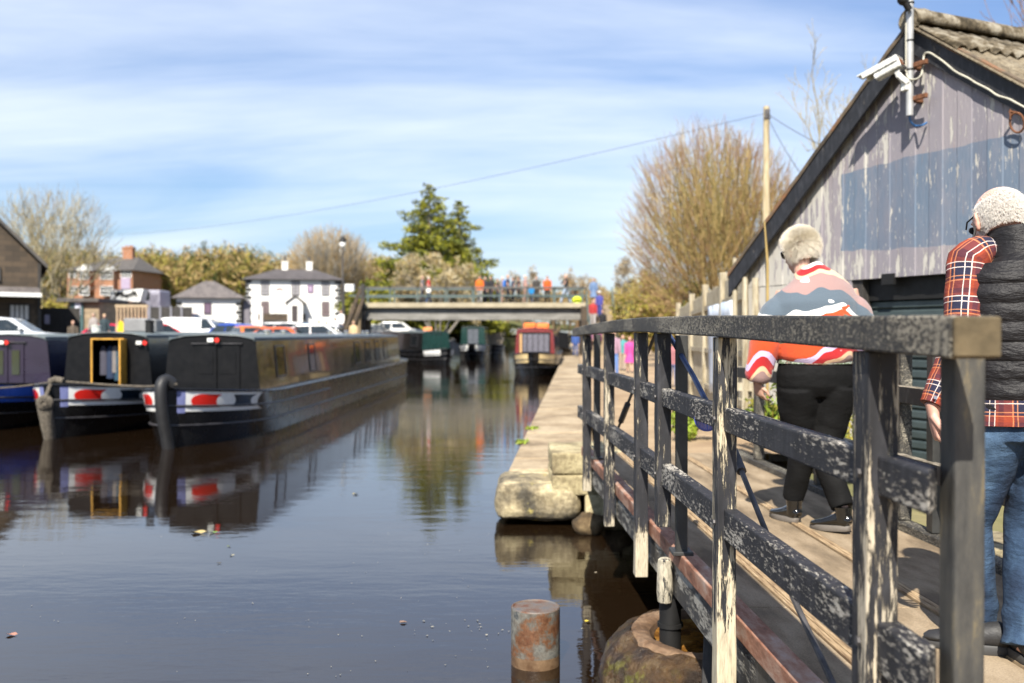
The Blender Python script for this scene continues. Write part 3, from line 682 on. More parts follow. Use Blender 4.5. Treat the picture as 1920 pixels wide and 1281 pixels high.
def smooth(pts,k=4):
    out=[]
    n=len(pts)
    for i in range(n-1):
        a,b_,c,d=pts[max(i-1,0)],pts[i],pts[i+1],pts[min(i+2,n-1)]
        for j in range(k):
            t=j/k; out.append(.5*((2*b_)+(c-a)*t+(2*a-5*b_+4*c-d)*t*t+(3*b_-a-3*c+d)*t**3))
    return out+[pts[-1]]
b=MB(); b.tube(smooth(pts),.0085,8); o=b.build('cable',m_cable,None,smooth=True); tag(o,'cream cable looping off the mast and running under the barge board','cable')
b=MB(); b.tube(smooth([mp(1704,216,OFF),mp(1705,226,OFF-.02),mp(1709,233,OFF-.05),mp(1716,237,OFF-.1),mp(1727,236,.10),mp(1736,231,.02)]),.009,8); o=b.build('blue_pipe',m_bluec,None,smooth=True); tag(o,'short blue pipe curling from the mast foot into the boarding','pipe')
# camera on the mast
m_cam=peel('weathered_white_camera_paint',(.66,.66,.62),(.20,.17,.13),.66,.04,1.0,(40,40,40),(6,6,6),.3)
cc=thing('security_camera','weathered white security camera with sun hood angled off the mast','camera')
A=mp(1688,118,OFF+.08); B=mp(1626,152,OFF+.20)
ax_=(A-B).normalized(); upv=(UP-ax_*UP.dot(ax_)).normalized()
b=MB(); b.bar(B+ax_*.07,A,.115,.09,upv); b.build('housing',m_cam,cc,bevel=.014,seg=2)
b=MB(); b.bar(B-ax_*.06+upv*.058,A+ax_*.0+upv*.058,.145,.010,upv)
sd=ax_.cross(upv)
for s in (1,-1): b.bar(B-ax_*.02+upv*.035+sd*.07*s,A+upv*.035+sd*.07*s,.006,.045,upv)
b.build('sun_hood',m_cam,cc,bevel=.003)
b=MB(); b.bar(A-ax_*.002,A+ax_*.006,.08,.06,upv); b.build('end_plate',m_rusty,cc)
b=MB(); q=(A+B)/2-upv*.05+ax_*.10; b.bar(q,q-upv*.07,.05,.05); b.bar(q-upv*.06,mp(1700,158,OFF+.03),.05,.045); b.bar(mp(1696,150,OFF+.03),mp(1696,172,OFF+.03),.07,.05,SN); b.build('wall_arm',m_cam,cc,bevel=.006)
b=MB(); b.tube(smooth([A-upv*.03,A-upv*.07+ax_*.02,mp(1685,136,OFF+.1),mp(1698,137,OFF+.02)]),.008,6); b.build('lead',m_black,cc,smooth=True)
b=MB(); q=mp(1690,4,OFF+.1); b.ball(q,(.05,.05,.035),14,rot=Matrix.Rotation(R(35),3,'Y')); b.tube([q,mp(1702,2,OFF)],.02,8); b.tube([q+Vector((-.03,-.02,.06)),q+Vector((.06,0,-.08))],.03,10)
o=b.build('junction_box',m_black,None,smooth=True); tag(o,'dark rounded cable box at the top of the mast cut by the picture edge','box')
# iron ring on the gable
rg=thing('iron_ring','rusty iron ring hanging from an eye on the lilac gable','ring')
b=MB(); q=mp(1905,231,.075); pts=[q+SU*(.062*math.cos(a))+UP*(.075*math.sin(a))+SN*.02*math.sin(a) for a in [i/24*2*math.pi for i in range(25)]]; b.tube(pts,.009,7,cap=False); b.build('ring',m_rusty,rg,smooth=True)
b=MB(); q=mp(1908,213,.0); b.tube([q,q+SN*.10],.012,8); b.tube([q+SN*.095+UP*.02,q+SN*.095-UP*.06],.007,6); b.build('eye_bolt',m_rusty,rg,smooth=True)
# ---------------------------------------------------------------- right bank: ledge, plants, fence
b=MB(); b.prism([(2.74,2.0,.45),(3.1,2.0,.45),(2.88,5.6,.45),(2.56,5.6,.45)],(0,0,.24)); o=b.build('stone_ledge',m_wetstone if False else m_quaystone,None,bevel=.03,seg=2); rough(o,.03,2.5,5,2); tag(o,'low brown stone ledge between the footbridge and the shed shutter','ledge')
def leafcloud(name, centres, n, size, mats, parent=None, seed=0, elong=1.0, droop=0.0, probs=None, up=.0):
    # many small leaf-sized faces spread through ellipsoids (centre, radii)
    rng=np.random.default_rng(seed); P=[]
    w=np.array([c[1][0]*c[1][1]*c[1][2] for c in centres])**.8; w=w/w.sum(); cnt=rng.multinomial(n,w)
    for (c,r),k in zip(centres,cnt):
        d=rng.normal(size=(k,3)); d/=np.linalg.norm(d,axis=1)[:,None]; q=rng.random(k)**(1/2.2)
        P.append(np.array(c)+d*q[:,None]*np.array(r))
    P=np.concatenate(P); N=len(P)
    a=rng.normal(size=(N,3)); a[:,2]=a[:,2]*(1-droop)+up; a/=np.linalg.norm(a,axis=1)[:,None]
    b_=rng.normal(size=(N,3)); b_-=a*(a*b_).sum(1)[:,None]; b_/=np.linalg.norm(b_,axis=1)[:,None]
    s=size*(.6+.8*rng.random(N))[:,None]
    L=a*s*elong; S=b_*s/elong**.5
    V=np.stack([P-L-S*.15,P-S*.55,P+L,P+S*.55],1).reshape(-1,3)
    me=bpy.data.meshes.new(name); me.vertices.add(4*N); me.vertices.foreach_set('co',V.ravel())
    me.loops.add(4*N); me.loops.foreach_set('vertex_index',np.arange(4*N)); me.polygons.add(N)
    me.polygons.foreach_set('loop_start',np.arange(0,4*N,4)); me.polygons.foreach_set('loop_total',np.full(N,4))
    for m in mats: me.materials.append(m)
    if len(mats)>1: me.polygons.foreach_set('material_index',rng.choice(len(mats),N,p=probs).astype(np.int32))
    me.update(); me.validate(); o=bpy.data.objects.new(name,me); COL.objects.link(o)
    if parent is not None: o.parent=parent
    return o
def plant(name,label,cat,c,r,n,size,mats,seed,stems=7,stem_mat=None,probs=None):
    t=thing(name,label,cat,c); rnd=random.Random(seed); b=MB(); cl=[]
    for i in range(stems):
        a=rnd.uniform(0,6.28); q=rnd.uniform(.2,.9); tip=Vector((math.cos(a)*r[0]*q,math.sin(a)*r[1]*q,r[2]*rnd.uniform(.8,1.9)))
        b.tube([Vector((tip.x*.1,tip.y*.1,-.02)),tip*.55+Vector((0,0,.05*r[2])),tip],[.012,.008,.004] if r[2]<1 else [.03,.02,.01],5)
        cl.append((tuple(tip*.9),(r[0]*.42,r[1]*.42,r[2]*.40))); cl.append((tuple(tip*.5),(r[0]*.4,r[1]*.4,r[2]*.4)))
    b.build('stems',stem_mat or m_twig_ol,t); o=leafcloud('foliage',cl,n,size,mats,t,seed,1.25,probs=probs); return t
plant('leafy_weed','bright green weeds sprouting at the towpath edge behind the bridge rail','plant',(1.98,10.6,.69),(.34,.55,.15),700,.035,[m_green,m_grass],5)
plant('ivy_bush','yellow green bush growing between the fence end and the right parapet','bush',(2.62,9.35,.70),(.30,.4,.36),1500,.030,[m_green,m_olive,m_dgreen],8,9,probs=[.45,.35,.2])
plant('leafy_weed','pale spindly weed behind the black trousered walker','plant',(2.95,8.3,.68),(.25,.3,.28),260,.03,[m_grass,m_olive],11)
plant('grass_tuft','small bright grass tuft on the stone ledge by the shutter','plant',(2.90,5.05,.68),(.10,.12,.05),160,.022,[m_green,m_grass],17)
plant('grass_tuft','low grass tuft growing at the quay edge nearer the big stone','plant',(.10,12.3,.42),(.16,.10,.02),170,.022,[m_green,m_grass],13)
plant('grass_tuft','low grass tuft growing at the quay edge farther along','plant',(.28,14.1,.42),(.18,.16,.02),170,.022,[m_green,m_grass],14)
b=MB(); b.tube(smooth([Vector((2.92,4.95,.69)),Vector((2.89,5.0,.85)),Vector((2.80,5.0,1.0)),Vector((2.70,5.0,1.12))]),.004,5); o=b.build('dry_stalk',m_tan,None); tag(o,'single dry bent stalk in front of the grey shutter','stalk')
FX=lambda y: 2.78+.105*(y-11)
fn=thing('board_fence','weathered close boarded fence along the towpath beside the shed','fence')
b=MB(); y=11.2; random.seed(9)
while y<22.6:
    w=.105; zt=2.62-.016*(y-11)+random.uniform(-.02,.02)
    b.box((FX(y),y+w/2,(.45+zt)/2),(.02,w-.008,zt-.45),Matrix.Rotation(-.105,3,'Z')); y+=w
b.build('boards',m_fencewood,fn)
for y in (11.12,13.6,16.2,18.9,22.75):
    b=MB(); zt=2.76-.016*(y-11); b.box((FX(y)-.03,y,(.3+zt)/2),(.10,.10,zt-.3)); b.build('post',m_fencewood,fn,bevel=.01)
for z in (1.0,1.6,2.3):
    b=MB(); b.hexa([(FX(11.1)-.055,11.1,z-.04),(FX(11.1)-.015,11.1,z-.04),(FX(22.7)-.015,22.7,z-.12),(FX(22.7)-.055,22.7,z-.12),(FX(11.1)-.055,11.1,z+.04),(FX(11.1)-.015,11.1,z+.04),(FX(22.7)-.015,22.7,z-.04),(FX(22.7)-.055,22.7,z-.04)]); b.build('cross_rail',m_fencewood,fn)
fr=thing('fence_return','pale split timber fence posts standing at the shed corner','fence')
for k,(x,y,zt,w) in enumerate(((2.60,10.6,2.55,.075),(2.69,10.5,2.46,.085),(2.78,10.45,2.10,.085),(2.52,10.75,2.70,.06))):
    b=MB(); b.tube([(x,y,.4),(x+.01,y,1.4),(x,y,zt)],[w*.55,w*.52,w*.45],7); b.build('post',m_fencewood,fr)
b=MB(); b.bar((2.50,10.7,1.25),(2.85,10.38,1.25),.04,.09); b.build('cross_rail',m_fencewood,fr)
b=MB(); b.tube([(2.72,10.1,.5),(2.73,10.15,2.6),(2.71,10.2,3.05)],[.018,.015,.008],6); o=b.build('garden_cane',m_tan,None); tag(o,'thin brown cane leaning upright in front of the shed corner','cane')
t=NT('pale_blue_banner_cloth'); cz=t.noise(2.2,(1,1,1),5,.6); t.set(Base_Color=t.ramp(cz,[(.38,(.55,.63,.74)),(.5,(.70,.75,.80)),(.62,(.42,.52,.66)),(.75,(.66,.72,.80))]),Roughness=.7)
b=MB(); rr=[]
for i in range(13):
    y=12.3+3.0*i/12; rr.append([(FX(y)-.06-.012*math.sin(i*1.7+z*3),y,z) for z in [2.28-1.35*q/8-.02*math.sin(i*1.3)*(q/8) for q in range(9)]])
b.rings(rr,cap=False,closed=False); o=b.build('banner',t.mat,None,smooth=True); so=o.modifiers.new('t','SOLIDIFY'); so.thickness=.004; tag(o,'pale blue and white banner sheet fixed to the boarded fence','banner')
up_=thing('utility_pole','tall pale wooden utility pole rising behind the shed roof','pole',(ax(1436,30),30,0))
b=MB(); b.tube([(0,0,.3),(0,0,9.0)],[.125,.095],14); b.build('pole',m_polewood,up_,smooth=True)
b=MB(); b.box((0,-.11,8.75),(.16,.05,.28)); b.tube([(-.12,-.1,8.6),(.12,-.1,8.6)],.02,6); b.build('insulator_bracket',m_rod,up_)
def wire(name,p0,p1,sag,r,label):
    b=MB(); p0=Vector(p0); p1=Vector(p1); b.tube([p0.lerp(p1,i/40)-Vector((0,0,sag*4*(i/40)*(1-i/40))) for i in range(41)],r,5); o=b.build(name,m_rod,None); return tag(o,label,'wire')
P0=at(1432,214,29.9)
wire('overhead_wire',P0,at(222,440,75),.72,.0085,'long thin overhead wire sagging left across the sky from the pole')
wire('overhead_wire',P0+Vector((.1,0,0)),at(1760,330,22),.35,.011,'upper short wire from the pole to the shed side')
wire('overhead_wire',P0+Vector((.1,0,-.1)),at(1560,400,20),.2,.011,'lower slack wire dropping from the pole behind the shed roof')
# ---------------------------------------------------------------- people
m_skin=flat('pale_skin',(.55,.33,.24),.55,0,0,.10,9); m_skin2=flat('pink_skin',(.58,.33,.25),.5,0,0,.12,14)
m_bald=flat('pink_scalp',(.60,.36,.28),.45,0,0,.08,20)
m_hairw=flat('silver_white_hair',(.78,.72,.60),.55,0,0,.08,60); m_hairg=flat('short_white_hair',(.74,.70,.64),.55,0,0,.06,60)
def headmb(b, c, yaw=0, pitch=0, s=1.0):
    # skull, jaw, face, ears and neck as overlapping forms; faces local +y
    Rm=Matrix.Rotation(yaw,3,'Z')@Matrix.Rotation(pitch,3,'X'); c=Vector(c)
    P=lambda x,y,z: c+Rm@(Vector((x,y,z))*s)
    b.ball(P(0,-.012,.03),(.076*s,.095*s,.088*s),20,rot=Rm)
    b.loft([(P(0,.02,.05),.066*s,.075*s),(P(0,.03,0),.065*s,.07*s),(P(0,.035,-.045),.056*s,.062*s),(P(0,.042,-.085),.042*s,.045*s),(P(0,.05,-.112),.022*s,.026*s)],14,lat=Rm@Vector((1,0,0)))
    b.loft([(P(0,.088,.030),.008*s,.009*s),(P(0,.102,.005),.011*s,.012*s),(P(0,.112,-.018),.016*s,.014*s),(P(0,.098,-.028),.014*s,.010*s)],10,lat=Rm@Vector((1,0,0)))
    b.ball(P(0,.088,-.058),(.024*s,.012*s,.007*s),10,rot=Rm); b.ball(P(0,.086,-.068),(.020*s,.011*s,.008*s),10,rot=Rm)
    b.ball(P(0,.078,.040),(.056*s,.018*s,.012*s),12,rot=Rm)
    for q in (1,-1):
        b.ball(P(.031*q,.082,.018),(.014*s,.010*s,.010*s),10,rot=Rm)
        b.ball(P(.078*q,-.005,-.002),(.011*s,.021*s,.034*s),12,rot=Rm@Matrix.Rotation(.35*q,3,'Z'))
        b.ball(P(.084*q,-.016,.010),(.007*s,.014*s,.022*s),10,rot=Rm@Matrix.Rotation(.5*q,3,'Z'))
    return P,Rm
def handmb(b, wrist, d, back, side, s=1.0, curl=.5, spread=1.0):
    # wrist point, direction of the fingers, back-of-hand normal, side (+1/-1) on which the thumb leaves the palm
    w=Vector(wrist); d=Vector(d).normalized(); n=Vector(back); n=(n-d*n.dot(d)).normalized(); x=d.cross(n).normalized()*side
    b.loft([(w-d*.03*s,.027*s,.021*s),(w+d*.015*s,.032*s,.019*s),(w+d*.05*s,.041*s,.017*s),(w+d*.085*s,.040*s,.014*s),(w+d*.098*s,.034*s,.010*s)],14,lat=x)
    for k,(o,L,r,c) in enumerate(((.033,.076,.0088,curl*.8),(.0112,.085,.0090,curl),(-.0112,.080,.0088,curl*1.1),(-.033,.064,.0080,curl*1.25))):
        p=w+d*(.088-.004*abs(k-1.2))*s+x*o*s; dr=(d+x*o*.35*spread*10*.1).normalized(); pts=[p-dr*.02*s,p]; a=c*.45
        for q,f in enumerate((.45,.30,.25)):
            a+= c*(.55 if q else .25)
            pts.append(pts[-1]+(dr*math.cos(a)-n*math.sin(a))*L*f*s)
        b.tube(pts,[r*s,r*1.02*s,r*s*.95,r*.88*s,r*.68*s],9)
    p=w+d*.025*s+x*.028*s; t1=(d*.72+x*.62-n*.28).normalized(); t2=(d*.93+x*.12-n*.34).normalized()
    b.tube([p-t1*.012*s,p+t1*.022*s,p+t1*.045*s,p+t1*.045*s+t2*.028*s,p+t1*.045*s+t2*.05*s],[.014*s,.0135*s,.0115*s,.0105*s,.007*s],9)
def strands(name, mat, parent, roots, length, rad=.0022, seed=0, jitter=.35, droop=.0):
    rng=random.Random(seed); b=MB()
    for p,dv in roots:
        L=length*rng.uniform(.65,1.25); d=(Vector(dv)+Vector((rng.gauss(0,jitter),rng.gauss(0,jitter),rng.gauss(0,jitter)))).normalized()
        q=Vector(p)+d*L*.55; e=q+(d+Vector((rng.gauss(0,.3),rng.gauss(0,.3),rng.gauss(0,.3)-droop))).normalized()*L*.5
        b.tube([p,q,e],[rad,rad*.85,rad*.3],3,cap=False)
    return b.build(name,mat,parent,smooth=True)
# --- the man in the quilted vest -------------------------------------------------
man=thing('person','white haired man in black quilted gilet, plaid shirt and blue jeans on the bridge','person',(1.735,3.30,.72))
sm=1780/3.30
MX=lambda px,d=3.30: (px-960)/F*d-1.735
MZ=lambda py,d=3.30: HC-(py-HY)/F*d-.72
b=MB()
hc=(MX(1872,3.36),.06,MZ(412,3.36)-.012); P_,Rm=headmb(b,hc,yaw=.02,pitch=-.40,s=1.04)
nk=Vector(hc)+Vector((.03,-.01,-.06))
b.loft([((.045,-.005,1.28),.10,.085),((.03,.0,1.40),.062,.062),(nk,.058,.062),(nk+Vector((-.0,.02,.06)),.052,.06)],16)
b.loft([((.05,0,.80),.165,.115),((.05,0,.92),.16,.11),((.05,-.005,1.05),.155,.10),((.05,-.01,1.20),.175,.105),((.05,-.005,1.32),.17,.095),((.045,0,1.38),.10,.07)],20)
wl=Vector((MX(1747,3.25),-.06,MZ(768,3.25))); el=Vector((MX(1800,3.28),-.03,MZ(650,3.28))); shl=Vector((MX(1814),.025,MZ(490)))
wr=Vector((.40,.20,.86)); er=Vector((.38,.0,1.08)); shr=Vector((.25,-.01,1.34))
for sh_,e_,w_ in ((shl,el,wl),(shr,er,wr)): b.loft([(sh_,.05,.05),(sh_.lerp(e_,.5),.045,.045),(e_,.038,.04),(e_.lerp(w_,.6),.034,.036),(w_,.025,.022)],12,lat=(1,0,0))
handmb(b,wl+Vector((0,0,-.005)),Vector((.16,-.05,-1)),Vector((-.93,.25,.1)),-1,1.02,.85)
handmb(b,wr,Vector((-.1,.5,-.8)),Vector((.8,.1,.2)),-1,1.0,.6)
hipl=Vector((-.045,0,.80)); hipr=Vector((.135,-.005,.80))
knl=Vector((-.10,.10,.46)); anl=Vector((-.055,.13,.09)); knr=Vector((.10,.06,.46)); anr=Vector((.03,-.06,.09))
for h,k,a in ((hipl,knl,anl),(hipr,knr,anr)): b.loft([(h,.085,.09),(h.lerp(k,.5),.07,.072),(k,.052,.055),(k.lerp(a,.35),.05,.056),(a,.034,.038),(a-Vector((0,0,.05)),.034,.04)],14)
fuse(b,'body',m_skin2,.0042,man,3)
# jeans with creases
def jeans_mat():
    t=NT('washed_blue_denim'); n=t.noise(5,(1,1,.5),6,.6); f=t.noise(260,(1,1,1),2)
    c=t.ramp(n,[(.38,(.010,.025,.058)),(.5,(.026,.058,.115)),(.62,(.07,.13,.215))])
    c=t.mix(.35,c,t.ramp(f,[(.4,(.5,.5,.5)),(.6,(1,1,1))]),'MULTIPLY')
    t.set(Base_Color=c,Roughness=.9)
    t.bump(t.math('ADD',t.math('MULTIPLY',f,.12),t.noise(1,(7,7,15),3,.5,3)),.03); return t.mat
m_jeans=jeans_mat()
b=MB(); folds=lambda amp,k: (lambda i,j,a: 1+amp*math.sin(a*3+i*k)+amp*.7*math.sin(i*2.1+a))
b.loft([((.048,0,.89),.175,.125),((.048,-.01,.82),.19,.14),((.048,-.012,.76),.185,.14)],22)
def leg(h,k,a,seed,w=1.0):
    pts=[]; n=26
    for i in range(n):
        t=i/(n-1)
        p=h.lerp(k,t/.5) if t<.5 else k.lerp(a,(t-.5)/.5)
        r=(.112*(1-t/.5)+.080*(t/.5) if t<.5 else .080-.006*(t-.5)/.5)*w
        if t>.86: r+=.010*math.sin(i*2.6)
        pts.append((p,r,r*1.04))
    b.loft(pts,20,fn=lambda i,j,a: 1+.030*mnoise.noise((math.cos(a)*1.5+seed,math.sin(a)*1.5,i*.33))+.02*math.sin(i*1.15+a*2+seed))
leg(hipl+Vector((-.008,0,.0)),knl,anl+Vector((0,.0,-.035)),1); leg(hipr+Vector((.008,0,0)),knr,anr+Vector((0,0,-.035)),5,1.06)
jo=fuse(b,'jeans',m_jeans,.0075,man,3)
b=MB(); y=-.150
for (x0,x1) in ((-.055,.03),(.075,.16)):
    b.hexa([(x0,y+.01,.715),(x1,y+.01,.715),(x1,y+.012,.82),(x0,y+.012,.82),(x0,y-.0,.70),(x1,y-.0,.70),(x1,y+.005,.82),(x0,y+.005,.82)])
# shirt: plaid with u around and v along each tube
def plaid():
    t=NT('orange_navy_plaid'); uv=t.n('UVMap').outputs[0]; s=t.n('SeparateXYZ',{0:uv})
    def band(v,per,off,w):
        q=t.math('FRACT',t.math('ADD',t.math('MULTIPLY',v,1/per),off)); return t.math('LESS_THAN',q,w)
    U=t.math('ADD',s.outputs[0],t.math('MULTIPLY',t.noise(8,(1,1,1),3),.012)); V=t.math('ADD',s.outputs[1],t.math('MULTIPLY',t.noise(8,(1,1,1),3,.5,5),.012))
    def wv(v):
        c=t.mix(band(v,.118,0,.48),(.25,.036,.012),(.011,.012,.036))
        c=t.mix(band(v,.118,.25,.14),c,(.13,.018,.013)); return c
    c=t.mix(.5,wv(U),wv(V))
    for v in (U,V):
        for off,w in ((.03,.028),(-.13,.025)): c=t.mix(t.math('MULTIPLY',band(v,.118,off,w),.85),c,(.62,.55,.50))
        for off,w in ((.5,.03),(.62,.03)): c=t.mix(t.math('MULTIPLY',band(v,.118,off,w),.45),c,(.75,.30,.12))
    t.set(Base_Color=c,Roughness=.9); t.bump(t.noise(1,(14,14,20),4,.5,3),.012); return t.mat
m_plaid=plaid()
def sleeve(name,s0,e0,w0,r0,r1,r2,parent,mat,seed):
    pts=[]; n=34
    ins=Vector((.085 if s0.x<0 else -.085,0,.045))
    for k_ in range(5): pts.append((s0+ins*(1-k_/5)**1.0+Vector((0,0,.012*math.sin(k_/5*3.14))),r0*(.5+.48*math.sin(k_/5*1.57)),r0*(.55+.45*math.sin(k_/5*1.57))))
    for i in range(n):
        t=i/(n-1)
        p=s0.lerp(e0,t/.52) if t<.52 else e0.lerp(w0,(t-.52)/.48)
        r=r0+(r1-r0)*t/.52 if t<.52 else r1+(r2-r1)*(t-.52)/.48
        if t>.94: r*=.93
        pts.append((p,r,r*1.02))
    b=MB(); b.loft(pts,28,uv=lambda i,j: (i*2*math.pi*.06/28,j*.60/34),fn=lambda i,j,a: 1+.05*mnoise.noise((math.cos(a)*1.6+seed,math.sin(a)*1.6,i*.22))+.022*math.sin(i*.95+a*2+seed)*(1 if 14<i<37 else .3))
    return b.build(name,mat,parent,smooth=True)
sl=sleeve('shirt_sleeve',shl+Vector((.015,0,.0)),el,wl+Vector((0,0,.015)),.072,.064,.046,man,m_plaid,2)
b=MB(); q=wl+Vector((-.012,-.046,.045)); b.tube([q,q+Vector((-.001,-.004,0))],.006,10)
b.build('cuff_button',flat('blue_grey_button',(.15,.17,.22),.4),sl)
sleeve('shirt_sleeve',shr,er,wr,.075,.064,.048,man,m_plaid,7)
b=MB(); b.loft([((.05,-.01,.90),.208,.15),((.05,-.012,.85),.212,.152),((.05,-.014,.812),.214,.153)],36,uv=lambda i,j:(i*2*math.pi*.19/36,j*.05),fn=lambda i,j,a:1+.012*math.sin(a*7))
b.build('shirt_tail',m_plaid,man,smooth=True)
def puffer():
    t=NT('black_quilted_nylon'); n=t.noise(1,(9,9,26),5,.6); t.set(Base_Color=t.ramp(t.noise(3,(1,1,1),4),[(.3,(.006,.0056,.0066)),(.7,(.012,.0112,.0125))]),Roughness=.52,Sheen_Weight=.05,Specular_IOR_Level=.25)
    t.bump(n,.016); return t.mat
m_puff=puffer()
b=MB(); secs=[]; nz=92
key=[(.835,.212,.155,.055),(.90,.215,.155,.055),(1.02,.212,.150,.055),(1.15,.218,.150,.055),(1.27,.226,.145,.052),(1.345,.215,.128,.05),(1.395,.165,.105,.045),(1.425,.105,.085,.035)]
def lerpkey(z):
    for k0,k1 in zip(key[:-1],key[1:]):
        if z<=k1[0]:
            f=(z-k0[0])/(k1[0]-k0[0]); return [k0[i]+(k1[i]-k0[i])*f for i in range(4)]
    return key[-1]
for i in range(nz):
    z=.835+(1.425-.835)*i/(nz-1); k=lerpkey(z)
    ph=(z-.835)/.0665; q=abs(math.sin(math.pi*ph))**.45
    if z>1.36: q=1
    secs.append(((k[3],-.008,z),k[1]-.011*(1-q),k[2]-.011*(1-q)))
b.loft(secs,64,fn=lambda i,j,a:1+.012*mnoise.noise((math.cos(a)*3,math.sin(a)*3,i*.21))+.006*math.sin(a*17+i))
b.build('gilet',m_puff,man,smooth=True)
b=MB(); c0=Vector((.042,.004,1.395)); 
rr=[]
for i,(z,rx,ry) in enumerate(((-.03,.125,.105),(.0,.110,.098),(.035,.101,.096),(.07,.096,.094),(.088,.094,.093),(.092,.088,.087),(.080,.082,.081),(.03,.08,.08))):
    rr.append([c0+Vector((rx*math.cos(a)-.16*z,ry*math.sin(a)+.25*z,z+.018*(-math.sin(a))*(i/5))) for a in [k/32*2*math.pi for k in range(32)]])
b.rings(rr,cap=False); b.build('collar',m_puff,man,smooth=True)
# hair: short, white, receding from a pink crown
rt=[]; rng=random.Random(5); b=MB()
cen=P_(0,-.012,.03)
def onskull(th,ph,g=1.0): return cen+Rm@Vector((.078*1.04*math.cos(th)*math.cos(ph),.097*1.04*math.sin(th)*math.cos(ph),.090*1.04*math.sin(ph)))*g
for k in range(24000):
    th=rng.uniform(0,2*math.pi); ph=rng.uniform(-.75,1.05)
    lo=onskull(th,ph); l=Rm.inverted()@(lo-cen)
    if l.y>.045 and ph<.5: continue
    if ph>.42 and rng.random()<(.95 if l.y>-.07 else .55): continue
    nrm=(lo-cen).normalized(); down=Rm@Vector((0,-.5,-.8)); dv=nrm*.30+down*.85
    rt.append((lo-nrm*.003,dv))
strands('hair',m_hairg,man,rt,.020,.0006,3,.07,.3)
# glasses with a neck cord
b=MB(); b.tube([P_(-.082,-.01,.022),P_(-.080,.05,.030),P_(-.066,.090,.024)],.003,6); b.tube([P_(.082,-.01,.022),P_(.080,.05,.030),P_(.066,.090,.024)],.003,6)
for q in (1,-1): b.ball(P_(.034*q,.094,.020),(.024,.004,.017),12,rot=Rm)
b.tube(smooth([P_(-.083,-.008,.020),P_(-.088,.0,-.03),P_(-.10,.0,-.075),P_(-.07,-.02,-.115)]),.0042,6)
b.build('glasses',m_black,man,smooth=True)
m_shoe=flat('black_trainer',(.022,.022,.023),.6,0,0,.3,30,.0015,120); m_sole=flat('dark_grey_sole',(.05,.05,.05),.6); m_pale=flat('pale_heel_strip',(.35,.35,.35),.6)
def shoe(c,yaw,pitch,parent,mat,sole,L=.285,w=.052,boot=False):
    Rz=Matrix.Rotation(yaw,3,'Z')@Matrix.Rotation(pitch,3,'X'); c=Vector(c); P=lambda x,y,z:c+Rz@Vector((x,y,z))
    b=MB(); secs=[]
    for y,r,h in ((-.072,.026,.052),(-.06,.036,.072),(-.03,.040,.088),(.01,.040,.080),(.06,.042,.060),(.11,.047,.046),(.16,.046,.038),(.195,.034,.030),(.212,.015,.018)):
        secs.append((P(0,y*L/.285,.022+h/2),r*w/.05,h/2*1.1))
    b.loft(secs,16,lat=Rz@Vector((1,0,0)))
    if boot: b.loft([(P(0,-.028,.05),.042,.046),(P(0,-.030,.10),.043,.046),(P(0,-.030,.135),.046,.050)],16,lat=Rz@Vector((1,0,0)))
    u=b.build('shoe',mat,parent,smooth=True)
    b=MB(); out=[]
    for k in range(26):
        a=k/26*2*math.pi; y=.07+.145*math.sin(a)*L/.285; x=(.043 if y<.05 else .048)*math.cos(a)*w/.05*(1 if y<.15 else .9)
        out.append((x,y))
    b.rings([[P(x*s_,.07+(y-.07)*s_,z) for x,y in out] for z,s_ in ((.0,.96),(.006,1.02),(.028,1.03),(.034,.97))]); b.build('sole',sole,u,smooth=True)
    return u,P
u,P2=shoe((-.045,.05,0),1.15,0,man,m_shoe,m_sole); b=MB(); b.box((0,0,0),(.035,.004,.007)); 
u,P2=shoe((.035,-.085,0),-.12,0,man,m_shoe,m_sole); b=MB(); b.box(P2(0,-.085,.075),(.04,.006,.007)); b.build('heel_tab',m_pale,u)
# --- the woman in the patterned fleece -------------------------------------------
wo=thing('person','white haired woman in bright patterned fleece, black trousers and shiny shoes','person',(1.772,5.55,.72))
WX=lambda px,d=5.55:(px-960)/F*d-1.772
WZ=lambda py,d=5.55:HC-(py-HY)/F*d-.72
b=MB(); hc=(WX(1504),.05,1.60); P_,Rm=headmb(b,hc,yaw=.47,pitch=-.25,s=.98)
b.loft([((-.02,0,1.30),.10,.08),((-.045,.0,1.42),.056,.056),((-.068,.02,1.50),.05,.052),((-.072,.03,1.55),.048,.052)],14)
b.loft([((-.005,0,.84),.17,.12),((0,0,.98),.16,.11),((-.01,0,1.1),.16,.11),((-.015,0,1.25),.18,.11),((-.015,0,1.36),.15,.09),((-.02,0,1.42),.08,.06)],18)
wl=Vector((WX(1419),.0,WZ(716))); el=Vector((WX(1432),-.04,WZ(640))); shl=Vector((WX(1470),0,WZ(550)))
wr=Vector((WX(1600),.06,WZ(716))); er=Vector((WX(1612),-.05,WZ(640))); shr=Vector((WX(1592),0,WZ(545)))
for sh_,e_,w_ in ((shl,el,wl),(shr,er,wr)): b.loft([(sh_,.05,.05),(sh_.lerp(e_,.5),.042,.042),(e_,.035,.036),(e_.lerp(w_,.6),.03,.03),(w_,.023,.019)],12)
handmb(b,wl,Vector((.25,.2,-1)),Vector((-.8,-.4,.1)),-1,.92,.8); handmb(b,wr,Vector((.0,.25,-1)),Vector((.8,-.3,.1)),1,.92,.6)
hl=Vector((-.085,0,.83)); hr=Vector((.09,-.01,.83)); kl=Vector((-.045,.075,.47)); al=Vector((-.085,.16,.10)); kr=Vector((.048,-.015,.47)); ar=Vector((.11,-.17,.12))
for h,k,a in ((hl,kl,al),(hr,kr,ar)): b.loft([(h,.085,.09),(h.lerp(k,.5),.07,.07),(k,.05,.052),(k.lerp(a,.35),.048,.052),(a,.032,.036),(a-Vector((0,0,.05)),.032,.036)],14)
fuse(b,'body',m_skin,.0055,wo,5)
